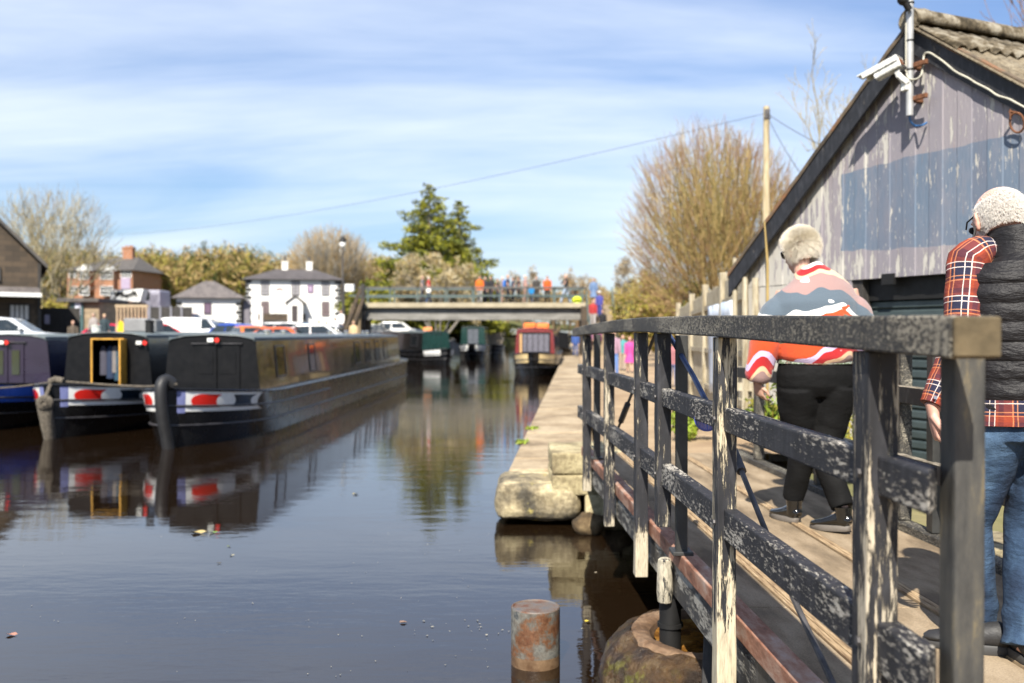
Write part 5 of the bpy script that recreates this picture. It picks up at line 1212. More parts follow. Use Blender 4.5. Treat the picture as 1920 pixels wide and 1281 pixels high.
# boats beyond
B4=Boat('narrowboat','dark grey green narrowboat with white bow lettering nearest the bridge left side',(ax(838,55),55,),R(24),13,hullm=m_hullblack,cabm=m_cabblack,frontm=m_dkgreen,y0=1.9,roofz=2.0)
B4.bowpaint(1,Ls=1.3,y0=.2,simple=m_bwhite); B4.bowpaint(-1,Ls=1.3,y0=.2,simple=m_bwhite); B4.window(3.5,1.2,1.1,1.7,1); B4.window(3.5,1.2,1.1,1.7,-1); B4.doors(0,.6,mat=m_dkgreen)
B5=Boat('narrowboat','dark green narrowboat with two white bow panels seen head on under the bridge',(ax(884,65),65),R(-1),16,hullm=m_hullblack,cabm=m_dkgreen,frontm=m_dkgreen,y0=1.8,roofz=2.35,gz=.95)
for q in (1,-1): B5.bowpaint(q,Ls=1.25,y0=.12,f0=.70,simple=m_bwhite)
B5.doors(0,.75,mat=flat('grey_door_glass',(.10,.11,.13),.2))
B6=Boat('narrowboat','buff brown narrowboat lying beyond the green one under the bridge',(ax(925,74),74),R(4),15,hullm=m_hullblack,cabm=flat('buff_boat_side',(.30,.25,.18),.5),frontm=flat('buff_boat_front',(.28,.23,.17),.5),y0=1.8,roofz=2.1)
B6.window(4,1.2,1.2,1.7,1); B6.window(4,1.2,1.2,1.7,-1)
B7=Boat('narrowboat','maroon narrowboat with cream bow panels and glazed front moored at the towpath quay',(ax(1000,40.5),40.5),-R(3.9),15,hullm=m_hullblack,cabm=m_cabblack,frontm=m_maroon,roofm=m_maroon,y0=1.5,roofz=2.1,gz=.85)
for q in (1,-1): B7.bowpaint(q,Ls=1.15,y0=.12,f0=.70,f1=.97,simple=m_cream)
for x,w in ((-.45,.16),(-.22,.22),(.03,.22),(.28,.22),(.52,.2)):
    b=MB(); b.box((x,B7.y0-.012,1.42),(w,.02,.78)); b.build('cabin_window',flat('grey_curtained_glass',(.13,.125,.15),.25),B7.t)
b=MB(); b.box((.0,B7.y0-.006,1.42),(1.38,.012,.95)); b.build('glazed_front',m_inside,B7.t)
for y in (3,5,7.5,10): B7.window(y,.9,1.15,1.7,1)
b=MB(); b.box((-.62,B7.y0-.02,1.4),(.10,.04,.86)); b.build('door_post',flat('tan_door_post',(.50,.30,.13),.5),B7.t)
B8=Boat('narrowboat','grey sided narrowboat moored beyond the maroon one at the quay',(ax(1040,58.5),58.5),-R(3.9),14,hullm=m_hullblack,cabm=flat('pale_grey_boat_side',(.35,.36,.36),.4),frontm=m_front,y0=1.8,roofz=1.95)
for y in (3,5,7): B8.window(y,.9,1.15,1.65,1)
for k,(bt,x,y,c) in enumerate(((B7,-.3,3.0,(.75,.17,.03)),(B7,.25,4.2,(.78,.20,.05)),(B6,.0,3,(.70,.30,.16)),(B4,.2,4,(.75,.28,.10)))):
    b=MB(); z=bt.rz; b.loft([((x-.3,y,z+.1),.02,.03),((x-.25,y,z+.1),.10,.12),((x+.25,y,z+.1),.10,.12),((x+.3,y,z+.1),.02,.03)],10,lat=(0,1,0)); b.loft([((x,y,z-.02),.3,.15),((x,y,z+.05),.3,.15)],10)
    o=b.build('roof_tub',cloth(c),None,smooth=True,loc=bt.t.location,rotz=bt.t.rotation_euler.z)
    tag(o,['orange tub at the front of the maroon boat roof','orange red bundle farther along the maroon boat roof','pale orange bundle on the buff boat roof','orange bundle on the dark grey green boat roof'][k],'bundle')
# ---------------------------------------------------------------- floating leaves and specks
random.seed(21); b=MB()
def bit(b,x,y,r,n=5):
    a0=random.random()*6; b.add([(x+r*random.uniform(.5,1.2)*math.cos(a0+2*math.pi*i/n),y+r*random.uniform(.5,1.2)*math.sin(a0+2*math.pi*i/n),.004+random.uniform(0,.002)) for i in range(n)],[list(range(n))])
for k in range(110):
    px=random.uniform(20,950) if random.random()<.45 else random.uniform(560,930); py=random.uniform(880,1281); y=1.85*1780/(py-625); bit(b,(px-960)/1780*y,y,random.uniform(.002,.0065))
for k in range(22):
    bit(b,ax(690,6)+random.gauss(0,.25)+.7,5.9+random.gauss(0,.12),random.uniform(.004,.012))
tag(b.build('floating_specks',[flat('pale_floating_bits',(.30,.28,.22),.8)]),'pale specks of seed and petal drifting on the dark water','debris',kind='stuff')
for k,(px,py,r,c,lab) in enumerate(((410,1058,.035,(.06,.05,.03),'dark curled leaf floating in mid canal'),(434,1043,.03,(.30,.27,.17),'small pale curled leaf beside the dark one on the water'),(428,1026,.028,(.14,.17,.05),'tiny green sprig on the water above the pale leaf'),(20,1193,.05,(.35,.17,.12),'pinkish brown flat leaf at the left edge of the water'),(665,928,.055,(.30,.25,.12),'tan leaf floating in line with the tree reflection'),(370,1001,.10,(.38,.30,.13),'straw coloured weed raft below the boat reflections'),(400,1000,.07,(.12,.22,.04),'green weed scrap beside the straw coloured raft'),(1102,1168,.035,(.55,.42,.05),'yellow leaf floating next to the round stone pier'),(755,1170,.04,(.22,.14,.10),'brown twig scrap on the water left of the pile'),(1117,1076,.02,(.55,.48,.35),'tiny pale leaf floating beneath the bridge fascia'))):
    r*=.62; y=1.85*1780/(py-625); b=MB(); n=9; a0=random.random()*6; el=random.uniform(.35,.6)
    rr=[[Vector((r*u*math.cos(a0+2*math.pi*i/n)*(1+.3*math.sin(i*2.3)),r*u*el*math.sin(a0+2*math.pi*i/n)*1.2,.004+.35*r*u*u*abs(math.cos(a0*2+2*math.pi*i/n)))) for i in range(n)] for u in (1,.5,.05)]
    b.rings(rr,cap=False); o=b.build('floating_leaf',cloth(c),None,smooth=True,loc=((px-960)/1780*y,y,0)); tag(o,lab,'leaf')
# ---------------------------------------------------------------- footbridge over the canal, far off
YB=60.0
fbr=thing('canal_bridge','pale edged dark beam bridge crossing the canal with green grey railings','bridge',(0,YB,0))
bx=lambda px: ax(px,YB); bz=lambda py: az(py,YB)
b=MB(); b.box(((bx(678)+bx(1098))/2,1.1,(bz(568)+bz(577.5))/2),(bx(1098)-bx(678),2.4,bz(568)-bz(577.5))); b.build('deck_edge',m_deckedge,fbr,bevel=.02)
b=MB(); b.box(((bx(682)+bx(1094))/2,1.2,(bz(578)+bz(600))/2),(bx(1094)-bx(682),1.9,bz(578)-bz(600))); b.build('main_beam',m_concrete,fbr)
for y,nm in ((0,1),(2.2,2)):
    b=MB(); b.box(((bx(672)+bx(1100))/2,y,bz(539.5)),(bx(1100)-bx(672),.09,.12)); b.build('top_rail',m_greenrail if nm==2 else flat('brown_grey_rail',(.09,.085,.075),.6),fbr)
    b=MB(); b.box(((bx(655)+bx(1100))/2,y,bz(554.5)),(bx(1100)-bx(655),.05,.10)); b.build('middle_rail',m_greenrail,fbr)
    for k in range(9):
        b=MB(); px=680+k*51.5; b.box((bx(px),y,(bz(568)+bz(538))/2),(.09,.09,bz(538)-bz(568))); b.build('rail_post',m_greenrail,fbr)
b=MB(); b.box((bx(681),-.12,(bz(533)+.3)/2),(.26,.22,bz(533)-.3)); b.build('end_post',m_darkwood,fbr)
b=MB(); b.box((bx(1094),.4,(bz(575)+.3)/2),(.35,2.6,bz(575)-.3)); b.build('end_pier',m_rubble,fbr)
b=MB(); b.box((bx(672),1.2,(bz(600)+.3)/2),(.8,3.0,bz(600)-.3)); b.build('end_pier',m_rubble,fbr)
ap=thing('bridge_approach','sloping brown earth and timber bank at the left end of the canal bridge','embankment',(0,YB,0))
m_bank=patchy('brown_earth_bank',[(.3,(.12,.085,.05)),(.7,(.26,.20,.12))],1.5,(1,1,1),.95,.05,8)
b=MB(); b.prism([(bx(640),-.9,.9),(bx(680),-.9,.9),(bx(680),-.9,bz(572)),(bx(664),-.9,bz(570))],(0,3.2,0)); b.build('bank',m_bank,ap)
b=MB(); b.bar((bx(652),-1.0,bz(622)),(bx(680),-1.0,bz(545)),.14,.22); b.bar((bx(664),-1.05,bz(622)),(bx(686),-1.05,bz(560)),.12,.2); b.build('raking_timber',m_rubble,ap)
# right-hand flight of steps from the bridge to the towpath
st=thing('bridge_steps','steps with handrail coming down from the right end of the canal bridge','steps',(0,YB-1.0,0))
b=MB(); X0=bx(1098); n=12
for k in range(n): b.box((X0+.85,-k*.30+1.2,.35+(3.75-.35)*(1-(k+.5)/n)/2),(1.6,.30,.1+(3.75-.35)*(1-(k+.5)/n)))
b.build('treads',m_stonewall,st)
for q in (.05,1.68):
    b=MB(); b.bar((X0+q,1.3,4.75),(X0+q,-2.4,1.5),.06,.07); b.build('handrail',m_greenrail,st)
    for k in range(4): b=MB(); y=1.1-k*1.05; z=4.6-k*.93; b.box((X0+q,y,z-.5),(.06,.06,1.1)); b.build('baluster',m_greenrail,st)
gw='people on the canal bridge'
def br(px,h,yaw,top,leg_,hair,label,yy=1.0,**k):
    top=tuple(c*.75 for c in top); return figure(bx(px),YB+yy,bz(568)+.01,h,R(yaw),top,leg_,hair,label,**k)
br(789,1.74,-90,(.16,.16,.17),(.05,.05,.06),(.35,.22,.14),'person in a grey coat leftmost on the canal bridge',group=gw)
br(802,1.66,-90,(.52,.035,.035),(.06,.10,.20),(.45,.40,.35),'person in a red top carrying a white bag on the canal bridge',yy=.7,group=gw,extra=('bag',(.78,.76,.72)))
br(899,1.72,180,(.85,.17,.012),(.30,.29,.28),(.10,.06,.04),'broad person in an orange jacket left of the crowd on the bridge',group=gw,yy=.6)
br(920,1.70,150,(.02,.02,.025),(.02,.02,.03),(.03,.02,.02),'dark clothed person beside the orange jacket on the bridge',group=gw,yy=.8)
br(942,1.70,120,(.30,.24,.24),(.30,.20,.16),(.62,.58,.52),'white haired person in pale clothes on the bridge',group=gw,yy=1.2)
br(952,1.78,-90,(.015,.025,.07),(.02,.02,.025),(.45,.30,.22),'tall person in a navy coat with a blue rucksack on the bridge',group=gw,yy=.7,extra=('pack',(.03,.13,.42)))
br(973,1.66,90,(.05,.03,.035),(.02,.02,.02),(.05,.03,.03),'short person in a dark maroon coat on the bridge',group=gw,yy=.9)
br(985,1.78,-80,(.42,.26,.24),(.25,.17,.14),(.60,.45,.36),'person in a dusty pink top on the bridge',group=gw,yy=1.3)
br(997,1.18,170,(.02,.26,.60),(.03,.05,.10),(.20,.12,.06),'child in a bright blue top on the bridge',group=gw,yy=.6)
br(1027,1.72,180,(.80,.12,.015),(.02,.02,.02),(.04,.02,.02),'slim person in an orange top and black trousers on the bridge',group=gw,yy=.7)
br(1062,1.80,80,(.02,.025,.03),(.30,.38,.50),(.55,.36,.26),'person in a black top and pale jeans striding on the bridge',group=gw,yy=.6,stride=.3,arms=(.4,.1))
br(909,1.72,160,(.03,.03,.04),(.03,.03,.04),(.08,.05,.03),'person in charcoal half hidden behind the orange jacket on the bridge',group=gw,yy=1.5)
br(932,1.60,-100,(.10,.07,.06),(.04,.05,.08),(.2,.12,.07),'short person in a brown coat between the dark and the pale walkers on the bridge',group=gw,yy=1.6)
br(962,1.70,100,(.04,.05,.09),(.02,.02,.03),(.12,.08,.05),'person in slate blue just right of the blue rucksack on the bridge',group=gw,yy=1.7)
br(1007,1.75,175,(.05,.045,.04),(.03,.03,.03),(.06,.04,.03),'person in dark brown behind the child in blue on the bridge',group=gw,yy=1.6)
b=MB(); b.loft([((0,0,0),.3,.2),((0,0,.2),.32,.22),((.05,0,.38),.2,.15),((.05,0,.44),.05,.05)],12); o=b.build('holdall',cloth((.60,.70,.03)),None,smooth=True,loc=(bx(1083),YB+.5,bz(568)+.01)); tag(o,'bright yellow green bag standing on the bridge deck near its right end','bag')
gs='people on the bridge steps'
def stp(px,k,h,yaw,top,leg_,hair,label,**kw):
    top=tuple(c*.55 for c in top); leg_=tuple(c*.6 for c in leg_)
    if 'skirt' in kw: kw['skirt']=tuple(c*.55 for c in kw['skirt'])
    y=YB-1+1.2-k*.30; z=.40+(3.75-.35)*(1-(k+.5)/12); return figure(ax(px,y),y,z,h,R(yaw),top,leg_,hair,label,group=gs,**kw)
stp(1113,0,1.68,170,(.20,.32,.55),(.25,.32,.5),(.05,.03,.03),'long haired person in a pale blue dress at the top of the steps',skirt=(.22,.33,.55))
stp(1124,3,1.62,160,(.10,.10,.45),(.08,.10,.4),(.4,.3,.2),'person in a blue outfit and white sun hat on the steps',extra=('hat',(.75,.75,.72)))
stp(1112,5,1.66,175,(.60,.05,.05),(.65,.60,.58),(.2,.1,.06),'person in a red top and white trousers halfway down the steps')
stp(1130,7,1.60,185,(.02,.02,.025),(.10,.10,.11),(.1,.06,.04),'person in black low on the steps')
stp(1122,9,1.2,180,(.60,.12,.42),(.55,.12,.4),(.2,.12,.06),'child in a pink dress near the foot of the steps',skirt=(.60,.12,.42))
stp(1106,10,1.25,180,(.40,.12,.30),(.2,.1,.2),(.2,.12,.06),'child in mauve at the foot of the steps')
gt='visitors on the towpath'
def tw(px,d,h,yaw,top,leg_,hair,label,**kw):
    top=tuple(c*.6 for c in top); kw.update({'skirt':tuple(c*.6 for c in kw['skirt'])} if 'skirt' in kw else {}); return figure(ax(px,d),d,.48,h,R(yaw),top,leg_,hair,label,group=gt,**kw)
tw(1181,33,1.25,175,(.75,.10,.42),(.6,.3,.3),(.2,.1,.06),'child in a bright pink dress on the towpath',skirt=(.75,.10,.42))
tw(1168,35,1.30,160,(.10,.42,.42),(.35,.28,.22),(.2,.12,.08),'child in a teal top on the towpath')
tw(1151,31,1.45,185,(.55,.35,.45),(.10,.18,.40),(.3,.2,.1),'youngster in blue jeans on the towpath behind the end post')
tw(1196,36,1.35,170,(.55,.12,.25),(.45,.2,.15),(.2,.1,.06),'youngster in a rose top on the towpath behind the twin posts')
tw(1079,57,1.5,180,(.06,.14,.45),(.05,.08,.2),(.1,.1,.1),'person in blue beside the moored maroon boat')
tw(1262,24,1.2,180,(.50,.20,.22),(.12,.14,.25),(.1,.06,.04),'small person in faded red by the board fence')
# ---------------------------------------------------------------- buildings across the water
def hip(b,x0,x1,y0,y1,z,h,ov=.35,rl=None,mi=0):
    x0-=ov;x1+=ov;y0-=ov;y1+=ov; m=(y1-y0)/2 if rl is None else rl
    ym=(y0+y1)/2; A=[(x0,y0,z),(x1,y0,z),(x1,y1,z),(x0,y1,z),(x0+m,ym,z+h),(x1-m,ym,z+h)]
    b.add(A,[(0,1,5,4),(1,2,5),(2,3,4,5),(3,0,4),(3,2,1,0)],mi)
def win(parent,x0,x1,z0,z1,y,frame,bars=(1,1),rev=.0,pane=None,fw=.06):
    b=MB(); w=x1-x0; h=z1-z0
    b.box(((x0+x1)/2,y-.02,z1+fw/2),(w+2*fw,.08,fw)); b.box(((x0+x1)/2,y-.03,z0-fw/2),(w+2*fw,.12,fw)); b.box((x0-fw/2,y-.02,(z0+z1)/2),(fw,.08,h)); b.box((x1+fw/2,y-.02,(z0+z1)/2),(fw,.08,h))
    for k in range(1,bars[0]+1): b.box((x0+w*k/(bars[0]+1),y-.015,(z0+z1)/2),(.05,.05,h))
    for k in range(1,bars[1]+1): b.box(((x0+x1)/2,y-.014,z0+h*k/(bars[1]+1)),(w,.045,.05))
    o=b.build('window',frame,parent); b=MB(); b.box(((x0+x1)/2,y-.004,(z0+z1)/2),(w,.03,h)); b.build('pane',pane or m_glass,o); return o
m_quoin=flat('black_quoin_paint',(.018,.018,.018),.6); m_palepane=flat('curtained_window_pane',(.34,.33,.34),.25); m_wtrim=flat('dark_window_trim',(.05,.04,.04),.6)
def pivot(t,xp,ang):
    Rm=Matrix.Rotation(ang,3,'Z'); p=Vector((xp,0,0)); t.location=Vector(t.location)+p-Rm@p; t.rotation_euler.z=ang
# white two storey inn
D=88.; ix=lambda px:ax(px,D); iz=lambda py:az(py,D)
inn=thing('inn','white rendered two storey inn with hipped slate roof and two white chimneys','inn',(0,D,0))
x0,x1=ix(467),ix(638); ze=iz(526)
b=MB(); b.box(((x0+x1)/2,3.5,(.5+ze)/2),(x1-x0,7,ze-.5)); b.build('wall',m_render_white,inn)
b=MB(); hip(b,x0,x1,0,7,ze+.02,iz(502)-ze,.45,2.9); rf=b.build('roof',flat('brown_slate_roof',(.085,.076,.075),.75,0,0,.25,1.5,.01,14,.3),inn)
for px in (533,579):
    b=MB(); zc=iz(487); b.box((ix(px),3.5,(zc+iz(508))/2),(.55,.6,zc-iz(508))); b.box((ix(px),3.5,zc-.06),(.66,.7,.1)); c=b.build('chimney',m_render_white,rf)
    b=MB(); b.tube([(ix(px),3.5,zc-.02),(ix(px),3.5,zc+.5)],[.14,.11],8); b.build('chimney_pot',m_darkslate,rf)
for (a,c) in ((494,508.5),(549,563.5),(604,618)):
    win(inn,ix(a)+.05,ix(c)-.05,iz(553),iz(529),0,m_wtrim,(1,3),pane=m_palepane)
for (a,c) in ((494,508.5),(604,618)): win(inn,ix(a)+.05,ix(c)-.05,iz(592),iz(567),0,m_wtrim,(1,3),pane=flat('mauve_window_pane',(.20,.15,.15),.2))
for s_,xx in ((1,x0),(-1,x1)):
    b=MB(); k=0; z=1.0
    while z<ze-.3:
        L=.5 if k%2 else .28; b.box((xx+s_*L/2-s_*.01,-.015,z+.15),(L,.05,.28)); z+=.36; k+=1
    b.build('quoins',m_quoin,inn)
b=MB(); zc=iz(557); zt=iz(553.5); xa,xb,xm=ix(538.5),ix(575),ix(557)
b.prism([(xa+.25,-1.2,.5),(xb-.25,-1.2,.5),(xb-.25,-1.2,iz(570)),(xm,-1.2,iz(557)),(xa+.25,-1.2,iz(570))],(0,1.2,0)); b.build('porch',m_render_white,inn)
b=MB()
for xe in (xa,xb): b.bar((xe,-.7,iz(570)),(xm,-.7,iz(556)),1.3,.14,(0,0,1))
b.build('porch_roof',m_darkslate,inn)
b=MB(); b.box(((ix(550.5)+ix(561))/2,-1.21,(iz(574)+1.0)/2),(ix(561)-ix(550.5),.06,iz(574)-1.0)); b.build('front_door',m_wtrim,inn)
b=MB(); b.box((ix(583.5),-.04,iz(542.5)),(.55,.05,.75)); o=b.build('wall_sign',flat('purple_sign_face',(.16,.10,.17),.5),inn); b=MB(); b.box((ix(583.5),-.075,iz(542.5)),(.22,.02,.5)); b.build('sign_emblem',flat('lilac_emblem',(.45,.35,.48),.5),o)
b=MB(); b.tube([(ix(527.5)-.32,-.02,iz(545)),(ix(527.5)-.2,-.02,iz(543.4)),(ix(527.5),-.02,iz(542.4)),(ix(527.5)+.2,-.02,iz(543.4)),(ix(527.5)+.32,-.02,iz(545))],.07,6); b.build('wall_crest',flat('red_brown_crest',(.22,.07,.06),.6),inn)
b=MB(); b.box((ix(532),-.35,iz(595)),(4.2,.5,.6)); b.build('planter_wall',m_rubble,inn)
pivot(inn,ix(638),R(10))
# small white garage with pyramid roof
D=76.; gx=lambda px:ax(px,D); gz_=lambda py:az(py,D)
ga=thing('outbuilding','low white outbuilding with steep pyramid slate roof','outbuilding',(0,D,0))
b=MB(); b.box(((gx(338)+gx(452))/2,2.2,(.6+gz_(560))/2),(gx(452)-gx(338),4.4,gz_(560)-.6)); b.build('wall',m_render_white,ga)
b=MB(); hip(b,gx(338),gx(452),0,4.4,gz_(560)+.02,gz_(526)-gz_(560),.4,2.45); b.build('roof',m_slate,ga)
win(ga,gx(386)+.05,gx(399)-.05,gz_(588),gz_(569),0,m_wtrim,(0,0),pane=flat('purple_window_pane',(.15,.10,.15),.3))
b=MB(); z=1.0; k=0
while z<gz_(562)-.3: L=.4 if k%2 else .22; b.box((gx(452)-L/2+.01,-.015,z+.14),(L,.05,.26)); b.box((gx(338)+L/2-.01,-.015,z+.14),(L,.05,.26)); z+=.34; k+=1
b.build('quoins',m_quoin,ga)
pivot(ga,gx(452),R(17))
b=MB(); b.box((gx(459),.4,(.6+gz_(563))/2),(gx(466)-gx(453),.3,gz_(563)-.6)); o=b.build('gate_wall',flat('grey_lilac_gate',(.16,.15,.17),.7),None,loc=(0,D+.2,0)); b2=None; tag(o,'grey boarded gate between the outbuilding and the inn','gate')
# semi-detached brick house on the slope
D=112.; hx=lambda px:ax(px,D); hz=lambda py:az(py,D)
ho=thing('brick_house','orange brick semi detached house with white gabled bays on the slope','house',(0,D,0))
x0,x1=hx(126),hx(249); ze=hz(507)
b=MB(); b.prism([(x0,0,1.5),(x1,0,1.5),(x1+1.2,5.5,1.5),(x1-.1,10,1.5),(x0,10,1.5)],(0,0,ze-1.5)); b.build('wall',m_brick,ho)
b=MB(); A=[(x0-.4,-.4,ze),(x1+.2,-.45,ze),(x1+1.8,5.4,ze-.1),(x1+.5,10.4,ze-.1),(x0-.4,10.4,ze),(hx(190),4.8,hz(477)),(hx(232),4.8,hz(477))]
b.add(A,[(0,1,6,5),(1,2,6),(2,3,6),(3,4,5,6),(4,0,5),(4,3,2,1,0)]); rf=b.build('roof',m_darkslate,ho)
b=MB(); xc=hx(213); b.box((xc,4.6,(hz(482)+hz(459))/2),(1.2,.9,hz(459)-hz(482))); b.box((xc,4.6,hz(459)),(1.35,1.05,.2)); ch=b.build('chimney',m_brick,rf)
for q in (-.3,.1,.4):
    b=MB(); b.tube([(xc+q,4.6,hz(459)),(xc+q,4.6,hz(454))],.14,8); b.build('chimney_pot',m_brick,rf)
for (a,c) in ((153,176),(192,220)):
    xa,xb=hx(a),hx(c); b=MB()
    b.prism([(xa+.1,-.85,hz(548)),(xb-.1,-.85,hz(548)),(xb+.1,0,hz(548)),(xa-.1,0,hz(548))],(0,0,hz(508)-hz(548))); by=b.build('bay',m_brick,ho)
    win(by,xa+.2,xb-.2,hz(524),hz(510.5),-.86,m_white,(3,1)); win(by,xa+.2,xb-.2,hz(554),hz(538),-.86,m_white,(3,1))
    b=MB(); b.prism([(xa-.15,-1.0,hz(508)),(xb+.15,-1.0,hz(508)),((xa+xb)/2,-1.0,hz(497))],(0,1.6,0)); b.build('bay_gable',m_white,ho)
for (a,c) in ((131,145),(228,246)): win(ho,hx(a),hx(c),hz(520),hz(509.5),0,m_white,(2,1))
win(ho,hx(131),hx(145),hz(552),hz(538),0,m_white,(2,1))
b=MB(); b.box((hx(236),-.05,hz(531)),(1.1,.06,1.4)); b.build('house_sign',flat('mauve_sign_board',(.33,.27,.37),.6),ho)
b=MB(); b.box((hx(284),3.1,hz(517)),(.9,.05,.9)); 
# stone building at the left edge
D=40.; lx=lambda px:ax(px,D); lz=lambda py:az(py,D)
sb=thing('stone_building','dark rubble stone gabled building at the left edge with white edged canopy','building',(0,D,0))
xe=lx(75); xw=xe-7.4; zE=lz(492); zA=zE+3.9
b=MB(); b.prism([(xw,0,.5),(xe,0,.5),(xe,0,zE),((xw+xe)/2,0,zA),(xw,0,zE)],(0,9,0)); b.build('wall',m_rubble,sb)
b=MB()
for q in (1,-1):
    xa=(xw+xe)/2; xo=xe+.3 if q>0 else xw-.3; dz=-.3*3.9/3.7
    b.hexa([(xa,-.3,zA+.03),(xo,-.3,zE+dz+.03),(xo,9.3,zE+dz+.03),(xa,9.3,zA+.03),(xa,-.3,zA+.21),(xo,-.3,zE+dz+.21),(xo,9.3,zE+dz+.21),(xa,9.3,zA+.21)] if q>0 else [(xo,-.3,zE+dz+.03),(xa,-.3,zA+.03),(xa,9.3,zA+.03),(xo,9.3,zE+dz+.03),(xo,-.3,zE+dz+.21),(xa,-.3,zA+.21),(xa,9.3,zA+.21),(xo,9.3,zE+dz+.21)])
b.build('roof',m_darkslate,sb)
b=MB(); b.hexa([(xw,-1.2,lz(556)),(xe,-1.2,lz(558)),(xe,.0,lz(545)),(xw,.0,lz(543)),(xw,-1.2,lz(550)),(xe,-1.2,lz(553)),(xe,.0,lz(539)),(xw,.0,lz(537))]); ca=b.build('canopy',m_slate,sb)
b=MB(); b.hexa([(xw,-1.25,lz(556)),(xe+.03,-1.25,lz(559)),(xe+.03,-1.203,lz(559)),(xw,-1.203,lz(556)),(xw,-1.25,lz(548)),(xe+.03,-1.25,lz(552)),(xe+.03,-1.203,lz(552)),(xw,-1.203,lz(548))]); b.build('canopy_fascia',m_white,ca)
win(sb,lx(26),lx(56),lz(600),lz(573),0,m_darkwood,(3,0),pane=flat('white_display_panel',(.55,.54,.52),.4)); win(sb,lx(-14),lx(8),lz(527),lz(506),0,m_darkwood,(0,0),pane=flat('bluish_window_pane',(.16,.21,.26),.15))
b=MB(); b.box((xe-.02,-.05,(.5+zE)/2),(.12,.12,zE-.6)); b.build('corner_pipe',m_darkwood,sb)
pivot(sb,xe,R(28))
# fences, hut, trailer sign
D=46.; qx=lambda px:ax(px,D); qz=lambda py:az(py,D)
f1=thing('dark_fence','dark stained vertical board fence right of the stone building','fence',(0,D,0))
b=MB(); px=77
while px<148: b.box(((qx(px)+qx(px+3.4))/2,0,(.7+qz(577))/2+random.uniform(-.03,.03)),(qx(px+3.1)-qx(px),.04,qz(577)-.7)); px+=3.5
b.build('boards',m_darkwood,f1)
b=MB(); b.box((qx(89.5),-.05,qz(599)),(.22,.03,.45)); b.build('notice',flat('lilac_notice',(.42,.40,.52),.6),f1)
hu=thing('stone_hut','small buff stone hut with flat felt roof and teal door frame','hut',(0,58,0)); hxx=lambda px:ax(px,58); hzz=lambda py:az(py,58)
b=MB(); b.box(((hxx(128)+hxx(186))/2,2,(.8+hzz(566))/2),(hxx(186)-hxx(128),4,hzz(566)-.8)); b.build('wall',m_stonewall,hu)
b=MB(); b.box(((hxx(112)+hxx(190))/2,1.9,hzz(563)),(hxx(190)-hxx(112),4.6,.22)); b.build('roof',m_darkslate,hu)
b=MB(); b.box((hxx(146),-.06,(.95+hzz(568))/2),(.75,.1,hzz(568)-.95)); b.build('door',flat('teal_door',(.05,.10,.10),.5),hu); b=MB(); b.box((hxx(148),-.13,hzz(580)),(.35,.03,.8)); b.build('poster',flat('pale_poster',(.6,.62,.7),.5),hu)
tr=thing('sign_trailer','white slanted sign board with black hand lettering on a dark trailer','trailer',(0,66,0)); tx=lambda px:ax(px,66); tz=lambda py:az(py,66)
b=MB(); b.hexa([(tx(207),-.1,tz(563)),(tx(263),-.1,tz(566)),(tx(263),.9,tz(566)),(tx(207),.9,tz(563)),(tx(213),-.1,tz(544)),(tx(270),-.1,tz(542)),(tx(270),.9,tz(542)),(tx(213),.9,tz(544))]); b.build('sign_board',m_white,tr)
b=MB(); rs=random.Random(2); xx=tx(216); pts=[]
for i in range(46):
    pts.append(Vector((xx+i*(tx(260)-tx(216))/46,-.125,tz(553)+.22*math.sin(i*1.25)*rs.uniform(.4,1.2)+ .10*math.sin(i*.2))))
b.tube(pts,.045,5); b.tube([(tx(214),-.125,tz(560)),(tx(230),-.125,tz(549))],.05,5); b.build('lettering',m_black,tr)
b=MB(); b.box(((tx(224)+tx(262))/2,.4,(1.2+tz(567))/2),(tx(262)-tx(222),1.4,tz(567)-1.2)); b.build('trailer_body',m_black,tr)
for q in (-.6,.6): b=MB(); b.tube([((tx(224)+tx(262))/2+q,-.35,1.28),((tx(224)+tx(262))/2+q,-.2,1.28)],.33,16); b.build('wheel',m_rubber,tr,smooth=True)
cv=thing('caravan','grey lilac caravan box standing behind the slanted sign','caravan',(0,70,0)); 
b=MB(); b.box(((ax(268,70)+ax(301,70))/2,1,(az(544,70)+1.5)/2),(ax(301,70)-ax(268,70),2.2,az(544,70)-1.5)); b.build('body',flat('grey_lilac_panel',(.33,.32,.38),.5),cv,bevel=.12,seg=3)
b=MB(); b.box((ax(276,70),-.12,az(555,70)),(.5,.05,.6)); b.build('window',m_glass,cv); b=MB(); b.box((ax(290,70),-.12,(az(552,70)+1.6)/2),(.6,.04,az(552,70)-1.6)); b.build('door',flat('grey_caravan_door',(.2,.19,.23),.5),cv)
for q in (272,296): b=MB(); b.tube([(ax(q,70),-.12,1.28),(ax(q,70),.1,1.28)],.33,14); b.build('wheel',m_rubber,cv,smooth=True)
ba=thing('balustrade','tan timber balustrade with rounded uprights in front of the sign trailer','balustrade',(0,56,0)); vx=lambda px:ax(px,56); vz=lambda py:az(py,56)
m_tanw=flat('tan_painted_timber',(.42,.33,.21),.7)
b=MB(); b.box(((vx(217)+vx(278))/2,0,vz(574)),(vx(278)-vx(217),.18,.14)); b.build('top_rail',m_tanw,ba); b=MB(); b.box(((vx(217)+vx(278))/2,0,1.15),(vx(278)-vx(217),.18,.12)); b.build('bottom_rail',m_tanw,ba)
for k in range(9):
    x=vx(220+k*6.8); b=MB(); zt=vz(575)-.06; b.tube([(x,0,1.2),(x,0,1.2+(zt-1.2)*.3),(x,0,1.2+(zt-1.2)*.55),(x,0,1.2+(zt-1.2)*.85),(x,0,zt)],[.06,.12,.07,.05,.08],10); b.build('baluster',m_tanw,ba,smooth=True)
f2=thing('panel_fence','charcoal panel fence in front of the white outbuilding','fence',(0,62,0)); wx=lambda px:ax(px,62); wz=lambda py:az(py,62)
